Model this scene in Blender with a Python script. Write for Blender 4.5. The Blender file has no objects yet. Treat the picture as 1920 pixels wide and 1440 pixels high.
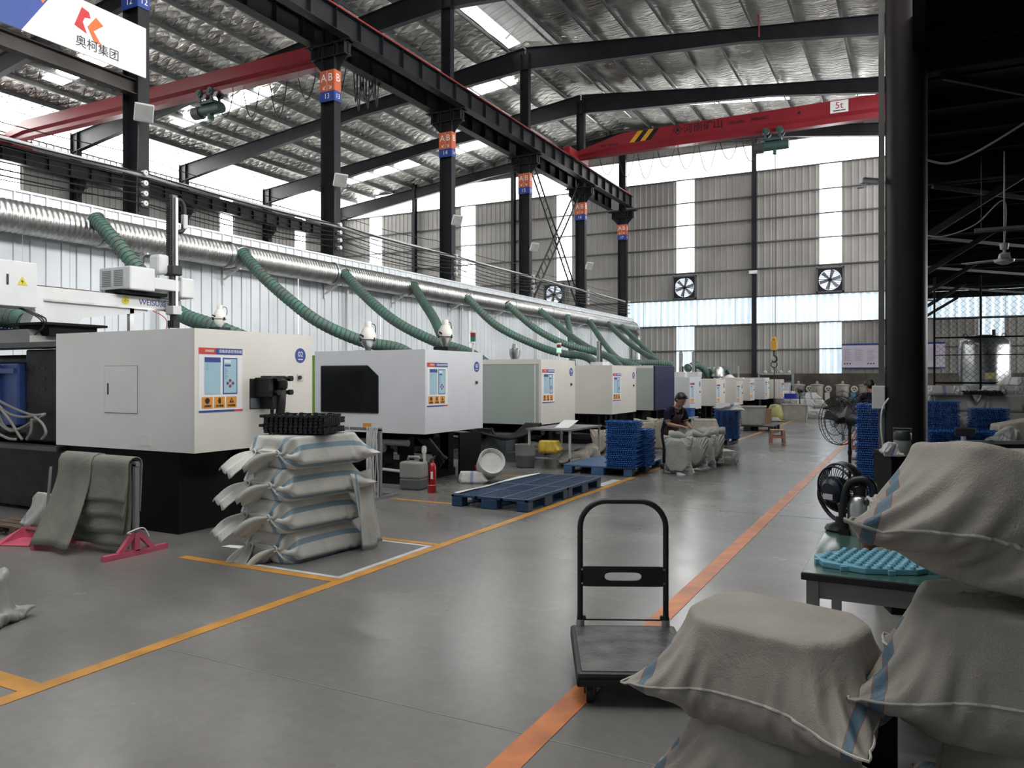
import bpy, bmesh, math, random
import numpy as np
from mathutils import Vector, Matrix, noise as mnoise
random.seed(7)
SC = bpy.context.scene
COL = SC.collection
# ------------------------------------------------------------------ camera
TH = math.radians(27.5); FPX = 1450.0; CH = 1.6; HV = 708.0
cam = bpy.data.cameras.new('camera'); camo = bpy.data.objects.new('camera', cam); COL.objects.link(camo)
cam.sensor_width = 36.0; cam.lens = 36.0 * FPX / 1920.0
cam.shift_y = -(720.0 - HV) / 1920.0
cam.clip_start = 0.05; cam.clip_end = 300
camo.location = (0, 0, CH); camo.rotation_euler = (math.pi / 2, 0, TH)
SC.camera = camo
# ------------------------------------------------------------------ world, exposure
W = bpy.data.worlds.new('overcast'); SC.world = W; W.use_nodes = True
bg = W.node_tree.nodes['Background']; bg.inputs['Color'].default_value = (0.86, 0.93, 1.0, 1); bg.inputs['Strength'].default_value = 0.25
SC.view_settings.view_transform = 'Standard'; SC.view_settings.look = 'None'
SC.view_settings.gamma = 1.0; SC.view_settings.use_curve_mapping = False
SC.view_settings.exposure = 0.42
SC.cycles.use_denoising = True
SC.cycles.use_light_tree = False; SC.cycles.max_bounces = 4; SC.cycles.diffuse_bounces = 2; SC.cycles.glossy_bounces = 2; SC.cycles.transmission_bounces = 2
SC.cycles.use_adaptive_sampling = True; SC.cycles.adaptive_threshold = 0.04; SC.cycles.adaptive_min_samples = 12
SC.cycles.sample_clamp_indirect = 6.0
PANE_STRENGTH = 9.0
# ------------------------------------------------------------------ helpers
_s, _c = math.sin(TH), math.cos(TH)
def P(u, v, X=None, Y=None, Z=None, D=None):
    """a point of the photograph at a known wall, height or depth"""
    t = (u - 960) / FPX; q = (HV - v) / FPX
    dx, dy = -_s + _c * t, _c + _s * t
    if X is not None: k = X / dx
    elif Y is not None: k = Y / dy
    elif Z is not None: k = (Z - CH) / q
    else: k = D
    return Vector((k * dx, k * dy, CH + k * q))

MATS = {}
def mat(name, col, rough=0.5, metal=0.0, var=0.12, scale=3.0, bump=0.0, bscale=40.0, spec=0.5, detail=4.0, dirt=None, trans=0.0):
    """procedural principled material: noise-varied colour, noise relief"""
    if name in MATS: return MATS[name]
    m = bpy.data.materials.new(name); m.use_nodes = True; MATS[name] = m
    nt = m.node_tree; N = nt.nodes; L = nt.links
    b = N['Principled BSDF']
    b.inputs['Roughness'].default_value = rough; b.inputs['Metallic'].default_value = metal
    b.inputs['Specular IOR Level'].default_value = spec
    tc = N.new('ShaderNodeTexCoord')
    nz = N.new('ShaderNodeTexNoise'); nz.inputs['Scale'].default_value = scale; nz.inputs['Detail'].default_value = detail
    L.new(tc.outputs['Object'], nz.inputs['Vector'])
    r = N.new('ShaderNodeValToRGB'); L.new(nz.outputs['Fac'], r.inputs['Fac'])
    lo = [max(0, x * (1 - var)) for x in col]; hi = [min(1, x * (1 + var)) for x in col]
    if dirt: lo = dirt
    r.color_ramp.elements[0].position = 0.3; r.color_ramp.elements[1].position = 0.7
    r.color_ramp.elements[0].color = (*lo, 1); r.color_ramp.elements[1].color = (*hi, 1)
    L.new(r.outputs['Color'], b.inputs['Base Color'])
    if bump:
        n2 = N.new('ShaderNodeTexNoise'); n2.inputs['Scale'].default_value = bscale; n2.inputs['Detail'].default_value = 3
        L.new(tc.outputs['Object'], n2.inputs['Vector'])
        bp = N.new('ShaderNodeBump'); bp.inputs['Strength'].default_value = bump; bp.inputs['Distance'].default_value = 0.02
        L.new(n2.outputs['Fac'], bp.inputs['Height']); L.new(bp.outputs['Normal'], b.inputs['Normal'])
    if trans:
        b.inputs['Transmission Weight'].default_value = trans
    return m
def emat(name, col, strength, var=0.1, scale=0.6):
    if name in MATS: return MATS[name]
    m = bpy.data.materials.new(name); m.use_nodes = True; MATS[name] = m
    nt = m.node_tree; N = nt.nodes; L = nt.links; b = N['Principled BSDF']
    tc = N.new('ShaderNodeTexCoord'); nz = N.new('ShaderNodeTexNoise'); nz.inputs['Scale'].default_value = scale
    L.new(tc.outputs['Object'], nz.inputs['Vector'])
    r = N.new('ShaderNodeValToRGB'); L.new(nz.outputs['Fac'], r.inputs['Fac'])
    r.color_ramp.elements[0].position = 0.35; r.color_ramp.elements[1].position = 0.65
    r.color_ramp.elements[0].color = (*[x * (1 - var) for x in col], 1); r.color_ramp.elements[1].color = (*col, 1)
    L.new(r.outputs['Color'], b.inputs['Emission Color']); b.inputs['Emission Strength'].default_value = strength
    b.inputs['Base Color'].default_value = (0.6, 0.62, 0.62, 1); b.inputs['Roughness'].default_value = 0.5
    return m

def banded(m, lo=0.72):  # paints bright rib highlights into the sheet's glow colour
    nt = m.node_tree; N = nt.nodes; L = nt.links; b = N['Principled BSDF']; src = b.inputs['Emission Color'].links[0].from_socket
    tc = N.new('ShaderNodeTexCoord'); w = N.new('ShaderNodeTexWave'); w.bands_direction = 'X'; w.inputs['Scale'].default_value = 0.95; w.inputs['Distortion'].default_value = 1.5
    L.new(tc.outputs['Object'], w.inputs['Vector']); r = N.new('ShaderNodeValToRGB'); r.color_ramp.elements[0].position = 0.55; r.color_ramp.elements[1].position = 0.95
    r.color_ramp.elements[0].color = (lo, lo, lo, 1); r.color_ramp.elements[1].color = (1.5, 1.4, 1.3, 1); L.new(w.outputs['Fac'], r.inputs['Fac'])
    mx = N.new('ShaderNodeMix'); mx.data_type = 'RGBA'; mx.blend_type = 'MULTIPLY'; mx.inputs[0].default_value = 1.0
    L.new(src, mx.inputs[6]); L.new(r.outputs['Color'], mx.inputs[7]); L.new(mx.outputs[2], b.inputs['Emission Color']); m.cycles.emission_sampling = 'NONE'
class MB:
    """collects shapes for one mesh"""
    def __init__(s): s.v = []; s.f = []
    def add(s, vs, fs):
        o = len(s.v); s.v.extend([tuple(p) for p in vs]); s.f.extend([tuple(i + o for i in f) for f in fs]); return s
    def box(s, x0, y0, z0, x1, y1, z1):
        return s.add([(x0, y0, z0), (x1, y0, z0), (x1, y1, z0), (x0, y1, z0), (x0, y0, z1), (x1, y0, z1), (x1, y1, z1), (x0, y1, z1)],
                     [(0, 3, 2, 1), (4, 5, 6, 7), (0, 1, 5, 4), (1, 2, 6, 5), (2, 3, 7, 6), (3, 0, 4, 7)])
    def cbox(s, c, d):
        return s.box(c[0] - d[0] / 2, c[1] - d[1] / 2, c[2] - d[2] / 2, c[0] + d[0] / 2, c[1] + d[1] / 2, c[2] + d[2] / 2)
    def bar(s, a, b, w, h, up=(0, 0, 1)):
        """a rectangular bar from a to b; w across, h along up"""
        a = Vector(a); b = Vector(b); d = (b - a).normalized(); u = Vector(up)
        if abs(d.dot(u)) > 0.98: u = Vector((0, 1, 0))
        x = d.cross(u).normalized(); y = x.cross(d).normalized()
        vs = [p + x * sx * w / 2 + y * sy * h / 2 for p in (a, b) for sx, sy in ((-1, -1), (1, -1), (1, 1), (-1, 1))]
        return s.add(vs, [(0, 1, 2, 3), (7, 6, 5, 4), (0, 4, 5, 1), (1, 5, 6, 2), (2, 6, 7, 3), (3, 7, 4, 0)])
    def cyl(s, a, b, r, r2=None, n=16, caps=True):
        r2 = r if r2 is None else r2
        return s.tube([a, b], [r, r2], n, caps)
    def tube(s, pts, r, n=8, caps=True):
        pts = [Vector(p) for p in pts]; rs = r if isinstance(r, (list, tuple)) else [r] * len(pts)
        o = []; T0 = None; X = None
        for i, p in enumerate(pts):
            a = pts[max(i - 1, 0)]; b = pts[min(i + 1, len(pts) - 1)]
            d = (b - a)
            d = d.normalized() if d.length > 1e-9 else Vector((0, 0, 1))
            if X is None:
                X = d.cross(Vector((0, 0, 1)))
                if X.length < 1e-3: X = d.cross(Vector((0, 1, 0)))
            else: X = X - d * X.dot(d)
            X.normalize(); Yv = d.cross(X)
            o += [p + (X * math.cos(2 * math.pi * k / n) + Yv * math.sin(2 * math.pi * k / n)) * rs[i] for k in range(n)]
        fs = [(i * n + k, i * n + (k + 1) % n, (i + 1) * n + (k + 1) % n, (i + 1) * n + k) for i in range(len(pts) - 1) for k in range(n)]
        if caps: fs += [tuple(range(n - 1, -1, -1)), tuple((len(pts) - 1) * n + k for k in range(n))]
        return s.add(o, fs)
    def lathe(s, prof, c=(0, 0, 0), n=20, axis=(0, 0, 1)):
        c = Vector(c); q = Vector((0, 0, 1)).rotation_difference(Vector(axis))
        vs = [c + q @ Vector((r * math.cos(2 * math.pi * k / n), r * math.sin(2 * math.pi * k / n), z)) for r, z in prof for k in range(n)]
        fs = [(i * n + k, i * n + (k + 1) % n, (i + 1) * n + (k + 1) % n, (i + 1) * n + k) for i in range(len(prof) - 1) for k in range(n)]
        if prof[0][0] > 1e-4: fs.append(tuple(range(n - 1, -1, -1)))
        if prof[-1][0] > 1e-4: fs.append(tuple((len(prof) - 1) * n + k for k in range(n)))
        return s.add(vs, fs)
    def prism(s, pts, d, off):
        """pts: 3d outline; extruded by vector d*off"""
        d = Vector(d) * off; n = len(pts); vs = [Vector(p) for p in pts] + [Vector(p) + d for p in pts]
        return s.add(vs, [tuple(range(n)), tuple(range(2 * n - 1, n - 1, -1))] + [(i, n + i, n + (i + 1) % n, (i + 1) % n) for i in range(n)])
    def torus(s, c, R, r, n=32, m=6, axis=(0, 0, 1)):
        c = Vector(c); q = Vector((0, 0, 1)).rotation_difference(Vector(axis))
        vs = [c + q @ Vector(((R + r * math.cos(2 * math.pi * j / m)) * math.cos(2 * math.pi * i / n), (R + r * math.cos(2 * math.pi * j / m)) * math.sin(2 * math.pi * i / n), r * math.sin(2 * math.pi * j / m))) for i in range(n) for j in range(m)]
        return s.add(vs, [(i * m + j, ((i + 1) % n) * m + j, ((i + 1) % n) * m + (j + 1) % m, i * m + (j + 1) % m) for i in range(n) for j in range(m)])
    def ibeam(s, a, b, w, h, tf=0.02, tw=0.014, up=(0, 0, 1), h2=None):
        """I-section from a to b (axis at the section centre); h2 tapers the depth"""
        a = Vector(a); b = Vector(b); h2 = h if h2 is None else h2
        d = (b - a).normalized(); u = Vector(up); x = d.cross(u).normalized(); y = x.cross(d).normalized()
        def sec(p, hh):
            H = hh / 2; w2 = w / 2; t = tw / 2
            c = [(-w2, -H), (w2, -H), (w2, -H + tf), (t, -H + tf), (t, H - tf), (w2, H - tf), (w2, H), (-w2, H), (-w2, H - tf), (-t, H - tf), (-t, -H + tf), (-w2, -H + tf)]
            return [p + x * i + y * j for i, j in c]
        n = 12
        return s.add(sec(a, h) + sec(b, h2), [tuple(range(n - 1, -1, -1)), tuple(range(n, 2 * n))] + [(i, (i + 1) % n, n + (i + 1) % n, n + i) for i in range(n)])
    def build(s, name, m, parent=None, smooth=False, bevel=0.0, auto=None):
        me = bpy.data.meshes.new(name); me.from_pydata(s.v, [], s.f); me.update()
        if smooth: me.polygons.foreach_set('use_smooth', [True] * len(me.polygons))
        o = bpy.data.objects.new(name, me); COL.objects.link(o)
        if m is not None: me.materials.append(m if not isinstance(m, str) else MATS[m])
        if parent is not None: o.parent = parent
        if bevel:
            md = o.modifiers.new('edge', 'BEVEL'); md.width = bevel; md.segments = 2; md.limit_method = 'ANGLE'; md.angle_limit = 0.6
        if smooth and auto is not None:
            me.set_sharp_from_angle(angle=auto)
        return o
def empty(name, loc=(0, 0, 0), rz=0.0):
    o = bpy.data.objects.new(name, None); o.empty_display_size = 0.1; COL.objects.link(o)
    o.location = loc; o.rotation_euler = (0, 0, rz); return o
def tag(o, label=None, cat=None, group=None, kind=None):
    if label: o['label'] = label
    if cat: o['category'] = cat
    if group: o['group'] = group
    if kind: o['kind'] = kind
    return o
def thing(name, label, cat, loc=(0, 0, 0), rz=0.0, group=None):
    return tag(empty(name, loc, rz), label, cat, group)
def like(o, parent=None, loc=None, rot=None, name=None):
    """a copy of one object with copies of its children"""
    c = o.copy(); COL.objects.link(c)
    if name: c.name = name
    if parent is not None: c.parent = parent
    if loc is not None: c.location = loc
    if rot is not None: c.rotation_euler = rot
    for ch in list(o.children): like(ch, c)
    return c
def text(name, body, size, m, parent, loc, rot, ext=0.0015, align='CENTER', sx=1.0):
    cu = bpy.data.curves.new(name, 'FONT'); cu.body = body; cu.size = size; cu.extrude = ext
    cu.align_x = align; cu.align_y = 'CENTER'; cu.resolution_u = 3
    o = bpy.data.objects.new(name, cu); COL.objects.link(o); cu.materials.append(m)
    o.location = loc; o.rotation_euler = rot; o.scale = (sx, 1, 1)
    if parent is not None: o.parent = parent
    return o
FX = (math.pi / 2, 0, math.pi / 2)      # writing that faces +X
FYN = (math.pi / 2, 0, 0)               # writing that faces -Y
def catenary(a, b, sag, n=12):
    a = Vector(a); b = Vector(b)
    return [a.lerp(b, i / n) - Vector((0, 0, sag * 4 * (i / n) * (1 - i / n))) for i in range(n + 1)]
def spline(pts, n=8):
    pts = [Vector(p) for p in pts]; out = []
    for i in range(len(pts) - 1):
        p0 = pts[max(i - 1, 0)]; p1 = pts[i]; p2 = pts[i + 1]; p3 = pts[min(i + 2, len(pts) - 1)]
        for k in range(n):
            t = k / n
            out.append(0.5 * ((2 * p1) + (p2 - p0) * t + (2 * p0 - 5 * p1 + 4 * p2 - p3) * t * t + (3 * p1 - p0 - 3 * p2 + p3) * t ** 3))
    out.append(pts[-1]); return out

# ------------------------------------------------------------------ materials
def floor_material():
    m = bpy.data.materials.new('polished_concrete'); m.use_nodes = True; MATS['floor'] = m
    nt = m.node_tree; N = nt.nodes; L = nt.links; b = N['Principled BSDF']
    tc = N.new('ShaderNodeTexCoord'); b.inputs['Specular IOR Level'].default_value = 0.6
    def nz(scale, detail, vec=None):
        n_ = N.new('ShaderNodeTexNoise'); n_.inputs['Scale'].default_value = scale; n_.inputs['Detail'].default_value = detail
        L.new(vec or tc.outputs['Object'], n_.inputs['Vector']); return n_.outputs['Fac']
    def mr(src, a0, a1, b0, b1):
        n_ = N.new('ShaderNodeMapRange'); n_.clamp = False
        for i_, v_ in enumerate((a0, a1, b0, b1)): n_.inputs[i_ + 1].default_value = v_
        L.new(src, n_.inputs[0]); return n_.outputs[0]
    mp = N.new('ShaderNodeMapping'); mp.inputs['Scale'].default_value = (0.6, 1.0, 1); mp.inputs['Rotation'].default_value = (0, 0, 0.5); L.new(tc.outputs['Object'], mp.inputs['Vector'])
    big = nz(0.25, 2); mid = nz(1.1, 5, mp.outputs['Vector']); fine = nz(14.0, 3)
    add = N.new('ShaderNodeMath'); add.operation = 'MULTIPLY'; L.new(mr(big, 0.3, 0.7, 0.85, 1.15), add.inputs[0]); L.new(mr(mid, 0.25, 0.75, 0.80, 1.22), add.inputs[1])
    ad2 = N.new('ShaderNodeMath'); ad2.operation = 'MULTIPLY'; L.new(add.outputs[0], ad2.inputs[0]); L.new(mr(fine, 0.3, 0.7, 0.95, 1.05), ad2.inputs[1])
    mx = N.new('ShaderNodeVectorMath'); mx.operation = 'SCALE'; mx.inputs[0].default_value = (0.185, 0.178, 0.168); L.new(ad2.outputs[0], mx.inputs['Scale'])
    L.new(mx.outputs[0], b.inputs['Base Color']); L.new(mr(mid, 0.25, 0.75, 0.19, 0.30), b.inputs['Roughness'])
    bp = N.new('ShaderNodeBump'); bp.inputs['Strength'].default_value = 0.05; bp.inputs['Distance'].default_value = 0.02
    mq = N.new('ShaderNodeMapping'); mq.inputs['Scale'].default_value = (0.5, 2.0, 1); L.new(tc.outputs['Object'], mq.inputs['Vector']); L.new(nz(1.6, 2, mq.outputs['Vector']), bp.inputs['Height']); L.new(bp.outputs['Normal'], b.inputs['Normal'])
    return m
def foil_material(name, diamond):
    m = bpy.data.materials.new(name); m.use_nodes = True; MATS[name] = m
    nt = m.node_tree; N = nt.nodes; L = nt.links; b = N['Principled BSDF']
    b.inputs['Metallic'].default_value = 0.88; b.inputs['Roughness'].default_value = 0.3
    tc = N.new('ShaderNodeTexCoord')
    nz = N.new('ShaderNodeTexNoise'); nz.inputs['Scale'].default_value = 0.5; L.new(tc.outputs['Object'], nz.inputs['Vector'])
    r = N.new('ShaderNodeValToRGB'); k = 1.3 if diamond else 1.0
    r.color_ramp.elements[0].color = (0.40 * k, 0.395 * k, 0.375 * k, 1); r.color_ramp.elements[1].color = (0.62 * k, 0.605 * k, 0.565 * k, 1)
    r.color_ramp.elements[0].position = 0.35; r.color_ramp.elements[1].position = 0.65
    L.new(nz.outputs['Fac'], r.inputs['Fac']); L.new(r.outputs['Color'], b.inputs['Base Color'])
    mp = N.new('ShaderNodeMapping'); mp.inputs['Scale'].default_value = (1.2, 6.5, 1.0); L.new(tc.outputs['Object'], mp.inputs['Vector'])
    n1 = N.new('ShaderNodeTexNoise'); n1.inputs['Scale'].default_value = 1.5; n1.inputs['Detail'].default_value = 2; n1.inputs['Roughness'].default_value = 0.55
    n1.inputs['Distortion'].default_value = 0.4
    L.new(mp.outputs['Vector'], n1.inputs['Vector'])
    h = n1.outputs['Fac']
    if diamond:
        sp = N.new('ShaderNodeSeparateXYZ'); wob = N.new('ShaderNodeTexNoise'); wob.inputs['Scale'].default_value = 0.9
        L.new(tc.outputs['Object'], wob.inputs['Vector']); L.new(tc.outputs['Object'], sp.inputs[0])
        def M_(op, *ins):
            n_ = N.new('ShaderNodeMath'); n_.operation = op
            for i_, v_ in enumerate(ins):
                if isinstance(v_, (int, float)): n_.inputs[i_].default_value = v_
                else: L.new(v_, n_.inputs[i_])
            return n_.outputs[0]
        w1 = M_('MULTIPLY', wob.outputs['Fac'], 2.2); ab = []
        for kx, ky in ((3.4, 6.6), (3.4, -6.6)):
            ph = M_('ADD', M_('ADD', M_('MULTIPLY', sp.outputs[0], kx), M_('MULTIPLY', sp.outputs[1], ky)), w1); ab.append(M_('ABSOLUTE', M_('SINE', ph)))
        dm = M_('POWER', M_('MULTIPLY', ab[0], ab[1]), 0.5); h = M_('ADD', M_('MULTIPLY', dm, 0.55), M_('MULTIPLY', h, 0.8))
    bp = N.new('ShaderNodeBump'); bp.inputs['Strength'].default_value = 1.0; bp.inputs['Distance'].default_value = 0.24
    L.new(h, bp.inputs['Height']); L.new(bp.outputs['Normal'], b.inputs['Normal'])
    return m
floor_material(); foil_material('foil_ripple', False); foil_material('foil_diamond', True)
M = dict(
    steel=mat('dark_steel', (0.015, 0.016, 0.019), 0.5, 0.0, 0.3, 2.0, spec=0.3),
    steel2=mat('purlin_steel', (0.11, 0.122, 0.12), 0.5, 0.3, 0.2, 3.0),
    black=mat('black_steel', (0.006, 0.006, 0.007), 0.6, 0.0, 0.3, 2.0, spec=0.12),
    pillar=mat('brown_black_paint', (0.011, 0.007, 0.0065), 0.42, 0.0, 0.4, 0.8, spec=0.25),
    siding=mat('grey_siding', (0.34, 0.33, 0.31), 0.5, 0.1, 0.12, 0.7),
    girt=mat('girt_steel', (0.12, 0.12, 0.12), 0.5, 0.3, 0.15, 3.0),
    white_siding=mat('white_siding', (0.66, 0.69, 0.72), 0.36, 0.15, 0.07, 1.2),
    concrete=mat('base_wall_concrete', (0.10, 0.088, 0.075), 0.85, 0.0, 0.5, 1.3, 0.3, 12),
    galv=mat('galvanised', (0.52, 0.52, 0.51), 0.32, 0.9, 0.2, 5.0),
    red=mat('crane_red', (0.27, 0.020, 0.030), 0.35, 0.0, 0.15, 0.6),
    railred=mat('rail_red', (0.40, 0.03, 0.03), 0.45, 0.0, 0.2, 1.0),
    pane=emat('translucent_sheet', (1.0, 1.0, 0.99), PANE_STRENGTH, 0.12, 0.8),
    pane_far=emat('end_wall_sheet', (1.0, 1.0, 1.0), 4.0, 0.15, 0.8),
    pane_soft=emat('hood_daylight_sheet', (1.0, 1.0, 1.0), 1.3, 0.2, 0.8),
    pane_blue=emat('blue_translucent_sheet', (0.60, 0.76, 0.90), 0.95, 0.25, 0.9),
    yellow=mat('floor_yellow', (0.55, 0.26, 0.045), 0.4, 0.0, 0.22, 5.0),
    orange=mat('floor_orange', (0.52, 0.17, 0.05), 0.38, 0.0, 0.3, 5.0),
    wline=mat('floor_white', (0.55, 0.55, 0.55), 0.4, 0.0, 0.15, 5.0),
    white=mat('white_enamel', (0.74, 0.73, 0.70), 0.33, 0.0, 0.04, 1.5),
    cream=mat('cream_enamel', (0.72, 0.69, 0.63), 0.35, 0.0, 0.05, 1.5),
    lgrey=mat('light_grey_plastic', (0.55, 0.55, 0.55), 0.4),
    mgrey=mat('mid_grey', (0.2, 0.2, 0.21), 0.45),
    sage=mat('sage_enamel', (0.38, 0.43, 0.39), 0.38, 0.0, 0.04, 1.5),
    navy=mat('navy_enamel', (0.010, 0.013, 0.062), 0.4, 0.0, 0.1, 2.0),
    sign_o=mat('sign_orange', (0.56, 0.125, 0.05), 0.45, 0.0, 0.05),
    sign_b=mat('sign_blue', (0.022, 0.055, 0.27), 0.45, 0.0, 0.05),
    sign_w=mat('sign_white', (0.82, 0.82, 0.82), 0.45, 0.0, 0.03),
    ink=mat('ink_black', (0.012, 0.012, 0.014), 0.5),
    wire=mat('cable_black', (0.02, 0.02, 0.022), 0.5),
    wirew=mat('cable_white', (0.55, 0.55, 0.53), 0.5),
    porcelain=mat('porcelain', (0.6, 0.6, 0.58), 0.3),
)
banded(M['pane_blue']); M['pane'].cycles.emission_sampling = 'FRONT'; M['pane_far'].cycles.emission_sampling = 'FRONT'
# ------------------------------------------------------------------ the building
XB, XA, XR, YF, YN = -14.25, -35.0, 6.5, 41.2, -7.0
ZR, SL = 15.5, 0.107
FR = [4.57 + 6 * i for i in range(7)]            # frames 11 .. 17 along the hall
FR = [-1.43] + FR
def zroof(x): return ZR - SL * abs(x - XB)
fl = MB().box(XA - 0.3, YN, -0.2, 14.5, YF + 0.3, 0).build('floor', MATS['floor']); tag(fl, 'polished grey concrete floor with worn sheen', kind='structure')
def marking(name, x0, y0, x1, y1, m, label, z=0.003):
    o = MB().box(x0, y0, 0.0005, x1, y1, z).build(name, M[m]); tag(o, label, 'floor marking', kind='structure')
marking('trim_1', -4.05, 0.6, -3.95, 34.0, 'yellow', 'long yellow aisle line beside the machine bays')
marking('trim_2', -1.56, 0.3, -1.43, 26.0, 'orange', 'long orange aisle line under the platform trolley')
marking('trim_3', -5.80, 4.72, -4.05, 4.81, 'yellow', 'yellow cross line in front of the sack stack')
marking('trim_4', -5.20, 4.82, -4.112, 4.87, 'wline', 'white line inside the bay, near the yellow cross line', 0.0026)
marking('trim_5', -4.11, 4.82, -4.055, 6.17, 'wline', 'white line alongside the yellow aisle line', 0.0026)
marking('trim_6', -5.3, 6.12, -4.112, 6.17, 'wline', 'white line closing the bay behind the sack stack', 0.0026)
marking('trim_7', -5.4, 6.19, -4.05, 6.27, 'yellow', 'yellow cross line behind the sack stack')
marking('trim_8', -6.5, 2.33, -4.05, 2.45, 'yellow', 'yellow cross line at the lower left corner')
marking('trim_9', -6.1, 8.30, -5.2, 8.37, 'yellow', 'short yellow line ending at the grid pallet')
marking('trim_10', -6.0, 11.15, -5.3, 11.22, 'yellow', 'short yellow line before the flat blue pallet')
marking('trim_11', -4.2, 10.72, -4.06, 11.5, 'wline', 'white line beside the two pallets', 0.0026)
for i, y in enumerate((3.1, 9.4, 15.6, 21.8)):     # saw-cut joints
    o = MB().box(-3.9, y, 0.0, 6, y + 0.008, 0.0012).build('trim_%d' % (20 + i), M['mgrey']); tag(o, kind='structure')

# ---- roof: foil sheets, purlins, skylight strips, ridge ventilator
ceil = tag(empty('ceiling'), 'foil-lined pitched roof carried on dark steel rafters', kind='structure')
def foil_sheet(x0, x1, y0, y1, m):
    mb = MB(); nx = max(2, int(abs(x1 - x0) / 0.375)); ny = 10
    for i in range(nx + 1):
        x = x0 + (x1 - x0) * i / nx
        for j in range(ny + 1):
            y = y0 + (y1 - y0) * j / ny
            ph = ((x - XB) / 1.5) % 1.0
            mb.v.append((x, y, zroof(x) + 0.02 - 0.10 * math.sin(math.pi * ph) ** 2 + 0.05 * mnoise.noise(Vector((x * 0.8, y * 1.1, 0)))))
    for i in range(nx):
        for j in range(ny):
            a = i * (ny + 1) + j
            mb.f.append((a, a + 1, a + ny + 2, a + ny + 1) if x1 < x0 else (a, a + ny + 1, a + ny + 2, a + 1))
    return mb.build('foil_sheet', MATS[m], ceil, smooth=True)
ys = [YN] + FR[1:] + [YF]
SKY_L = {25.2: [(-31.0, -25.2)], 37.5: [(-31.0, -25.6), (-23.2, -19.8)], 31.3: [(-19.5, -16.2)], 13.2: [(-31, -26)], 19.2: [(-31, -26)]}
SKY_R = {37.0: [(-10.2, -5.0), (-2.3, 3.0)], 31.0: [], 25.0: [(-2, 3)], 19.0: [(-9.5, -4.5)], 13.0: [(-10.5, -4.5), (-3.5, 1)], 7.0: [(-11, -4.8), (-3.6, 2.4)], 4.0: [(-11, -4.8), (-3.6, 2.4)], 1.0: [(-11, -4.8), (-3.6, 2.4)], -3.0: [(-11, -4.8)]}  # near strips out of view are added to light the foreground tops
for y0, y1 in zip(ys[:-1], ys[1:]):
    ox = 1.3 if y1 < 34 else 0.0
    foil_sheet(XB - ox * 0.6, XA, y0, y1, 'foil_diamond'); foil_sheet(XB + ox, XR, y0, y1, 'foil_ripple')
for rows in (SKY_L, SKY_R):
    for y, sp in rows.items():
        SKW = 0.42 if y > 12 else 0.6
        for x0, x1 in sp:
            n = max(1, round((x1 - x0) / 1.5))
            for k in range(n):
                a = x0 + (x1 - x0) * k / n; b = x0 + (x1 - x0) * (k + 1) / n - 0.09
                z = -0.13
                mb = MB().add([(a, y - SKW, zroof(a) + z), (b, y - SKW, zroof(b) + z), (b, y + SKW, zroof(b) + z), (a, y + SKW, zroof(a) + z),
                               (a, y - SKW, zroof(a) + z + 0.03), (b, y - SKW, zroof(b) + z + 0.03), (b, y + SKW, zroof(b) + z + 0.03), (a, y + SKW, zroof(a) + z + 0.03)],
                              [(0, 3, 2, 1), (4, 5, 6, 7), (0, 1, 5, 4), (1, 2, 6, 5), (2, 3, 7, 6), (3, 0, 4, 7)])
                mb.build('skylight_pane', M['pane'], ceil)
def purlin(x):
    z = zroof(x) - 0.05; mb = MB(); w = 0.07; t = 0.006
    mb.box(x - 0.004, YN, z - 0.2, x + 0.004, YF, z); mb.box(x, YN, z - 0.2, x + w, YF, z - 0.192); mb.box(x - w, YN, z - 0.01, x, YF, z)
    mb.build('purlin', M['steel2'], ceil)
for side, xe in ((-1, XA), (1, XR)):
    x = XB + side * (1.5 if side > 0 else 0.85)
    while abs(x - XB) < abs(xe - XB) - 0.4: purlin(x); x += side * 1.5
# ridge ventilator: raised hood with daylight at its sides
VE = 33.6
vent = empty('ridge_ventilator', (XB + 0.3, VE, ZR), 0); vent.parent = ceil
def vloc(mb, name, m):
    o = mb.build(name, m, vent); o.matrix_parent_inverse = Matrix.Translation(-Vector(vent.location)); return o
for k, (sx, xo) in enumerate(((-1, XB - 0.95), (1, XB + 1.5))):
    for j in range(10):
        ya = YN + j * (VE - YN) / 10; yb = YN + (j + 1) * (VE - YN) / 10 - 0.06
        vloc(MB().box(xo - 0.02, ya, ZR - 0.02, xo + 0.02, yb, ZR + (0.62 if sx < 0 else 0.55)), 'daylight_sheet', M['pane_soft'])
hm = mat('hood_white', (0.55, 0.55, 0.54), 0.5, 0.0, 0.1, 1.0)
for sx in (-1, 1):
    for j in range(20):
        ya = YN + j * (VE - YN) / 20; yb = YN + (j + 1) * (VE - YN) / 20 - 0.012
        xm = XB + 0.3; xo = xm + sx * 1.75
        mb = MB().add([(xm, ya, ZR + 1.15), (xm, yb, ZR + 1.15), (xo, yb, ZR + 0.55), (xo, ya, ZR + 0.55), (xm, ya, ZR + 1.18), (xm, yb, ZR + 1.18), (xo, yb, ZR + 0.58), (xo, ya, ZR + 0.58)],
                      [(0, 1, 2, 3), (7, 6, 5, 4), (0, 4, 5, 1), (1, 5, 6, 2), (2, 6, 7, 3), (3, 7, 4, 0)])
        for q in range(4):
            y = ya + (yb - ya) * (q + 0.5) / 4
            mb.bar((xm, y, ZR + 1.14), (xo, y, ZR + 0.54), 0.05, 0.03)
        vloc(mb, 'hood_sheet', hm)
g = MB().add([(XB - 1.3, VE, ZR - 0.05), (XB + 1.9, VE, ZR - 0.05), (XB + 1.9, VE, ZR + 0.55), (XB + 0.3, VE, ZR + 1.15), (XB - 1.3, VE, ZR + 0.55)], [(0, 1, 2, 3, 4)])
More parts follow.
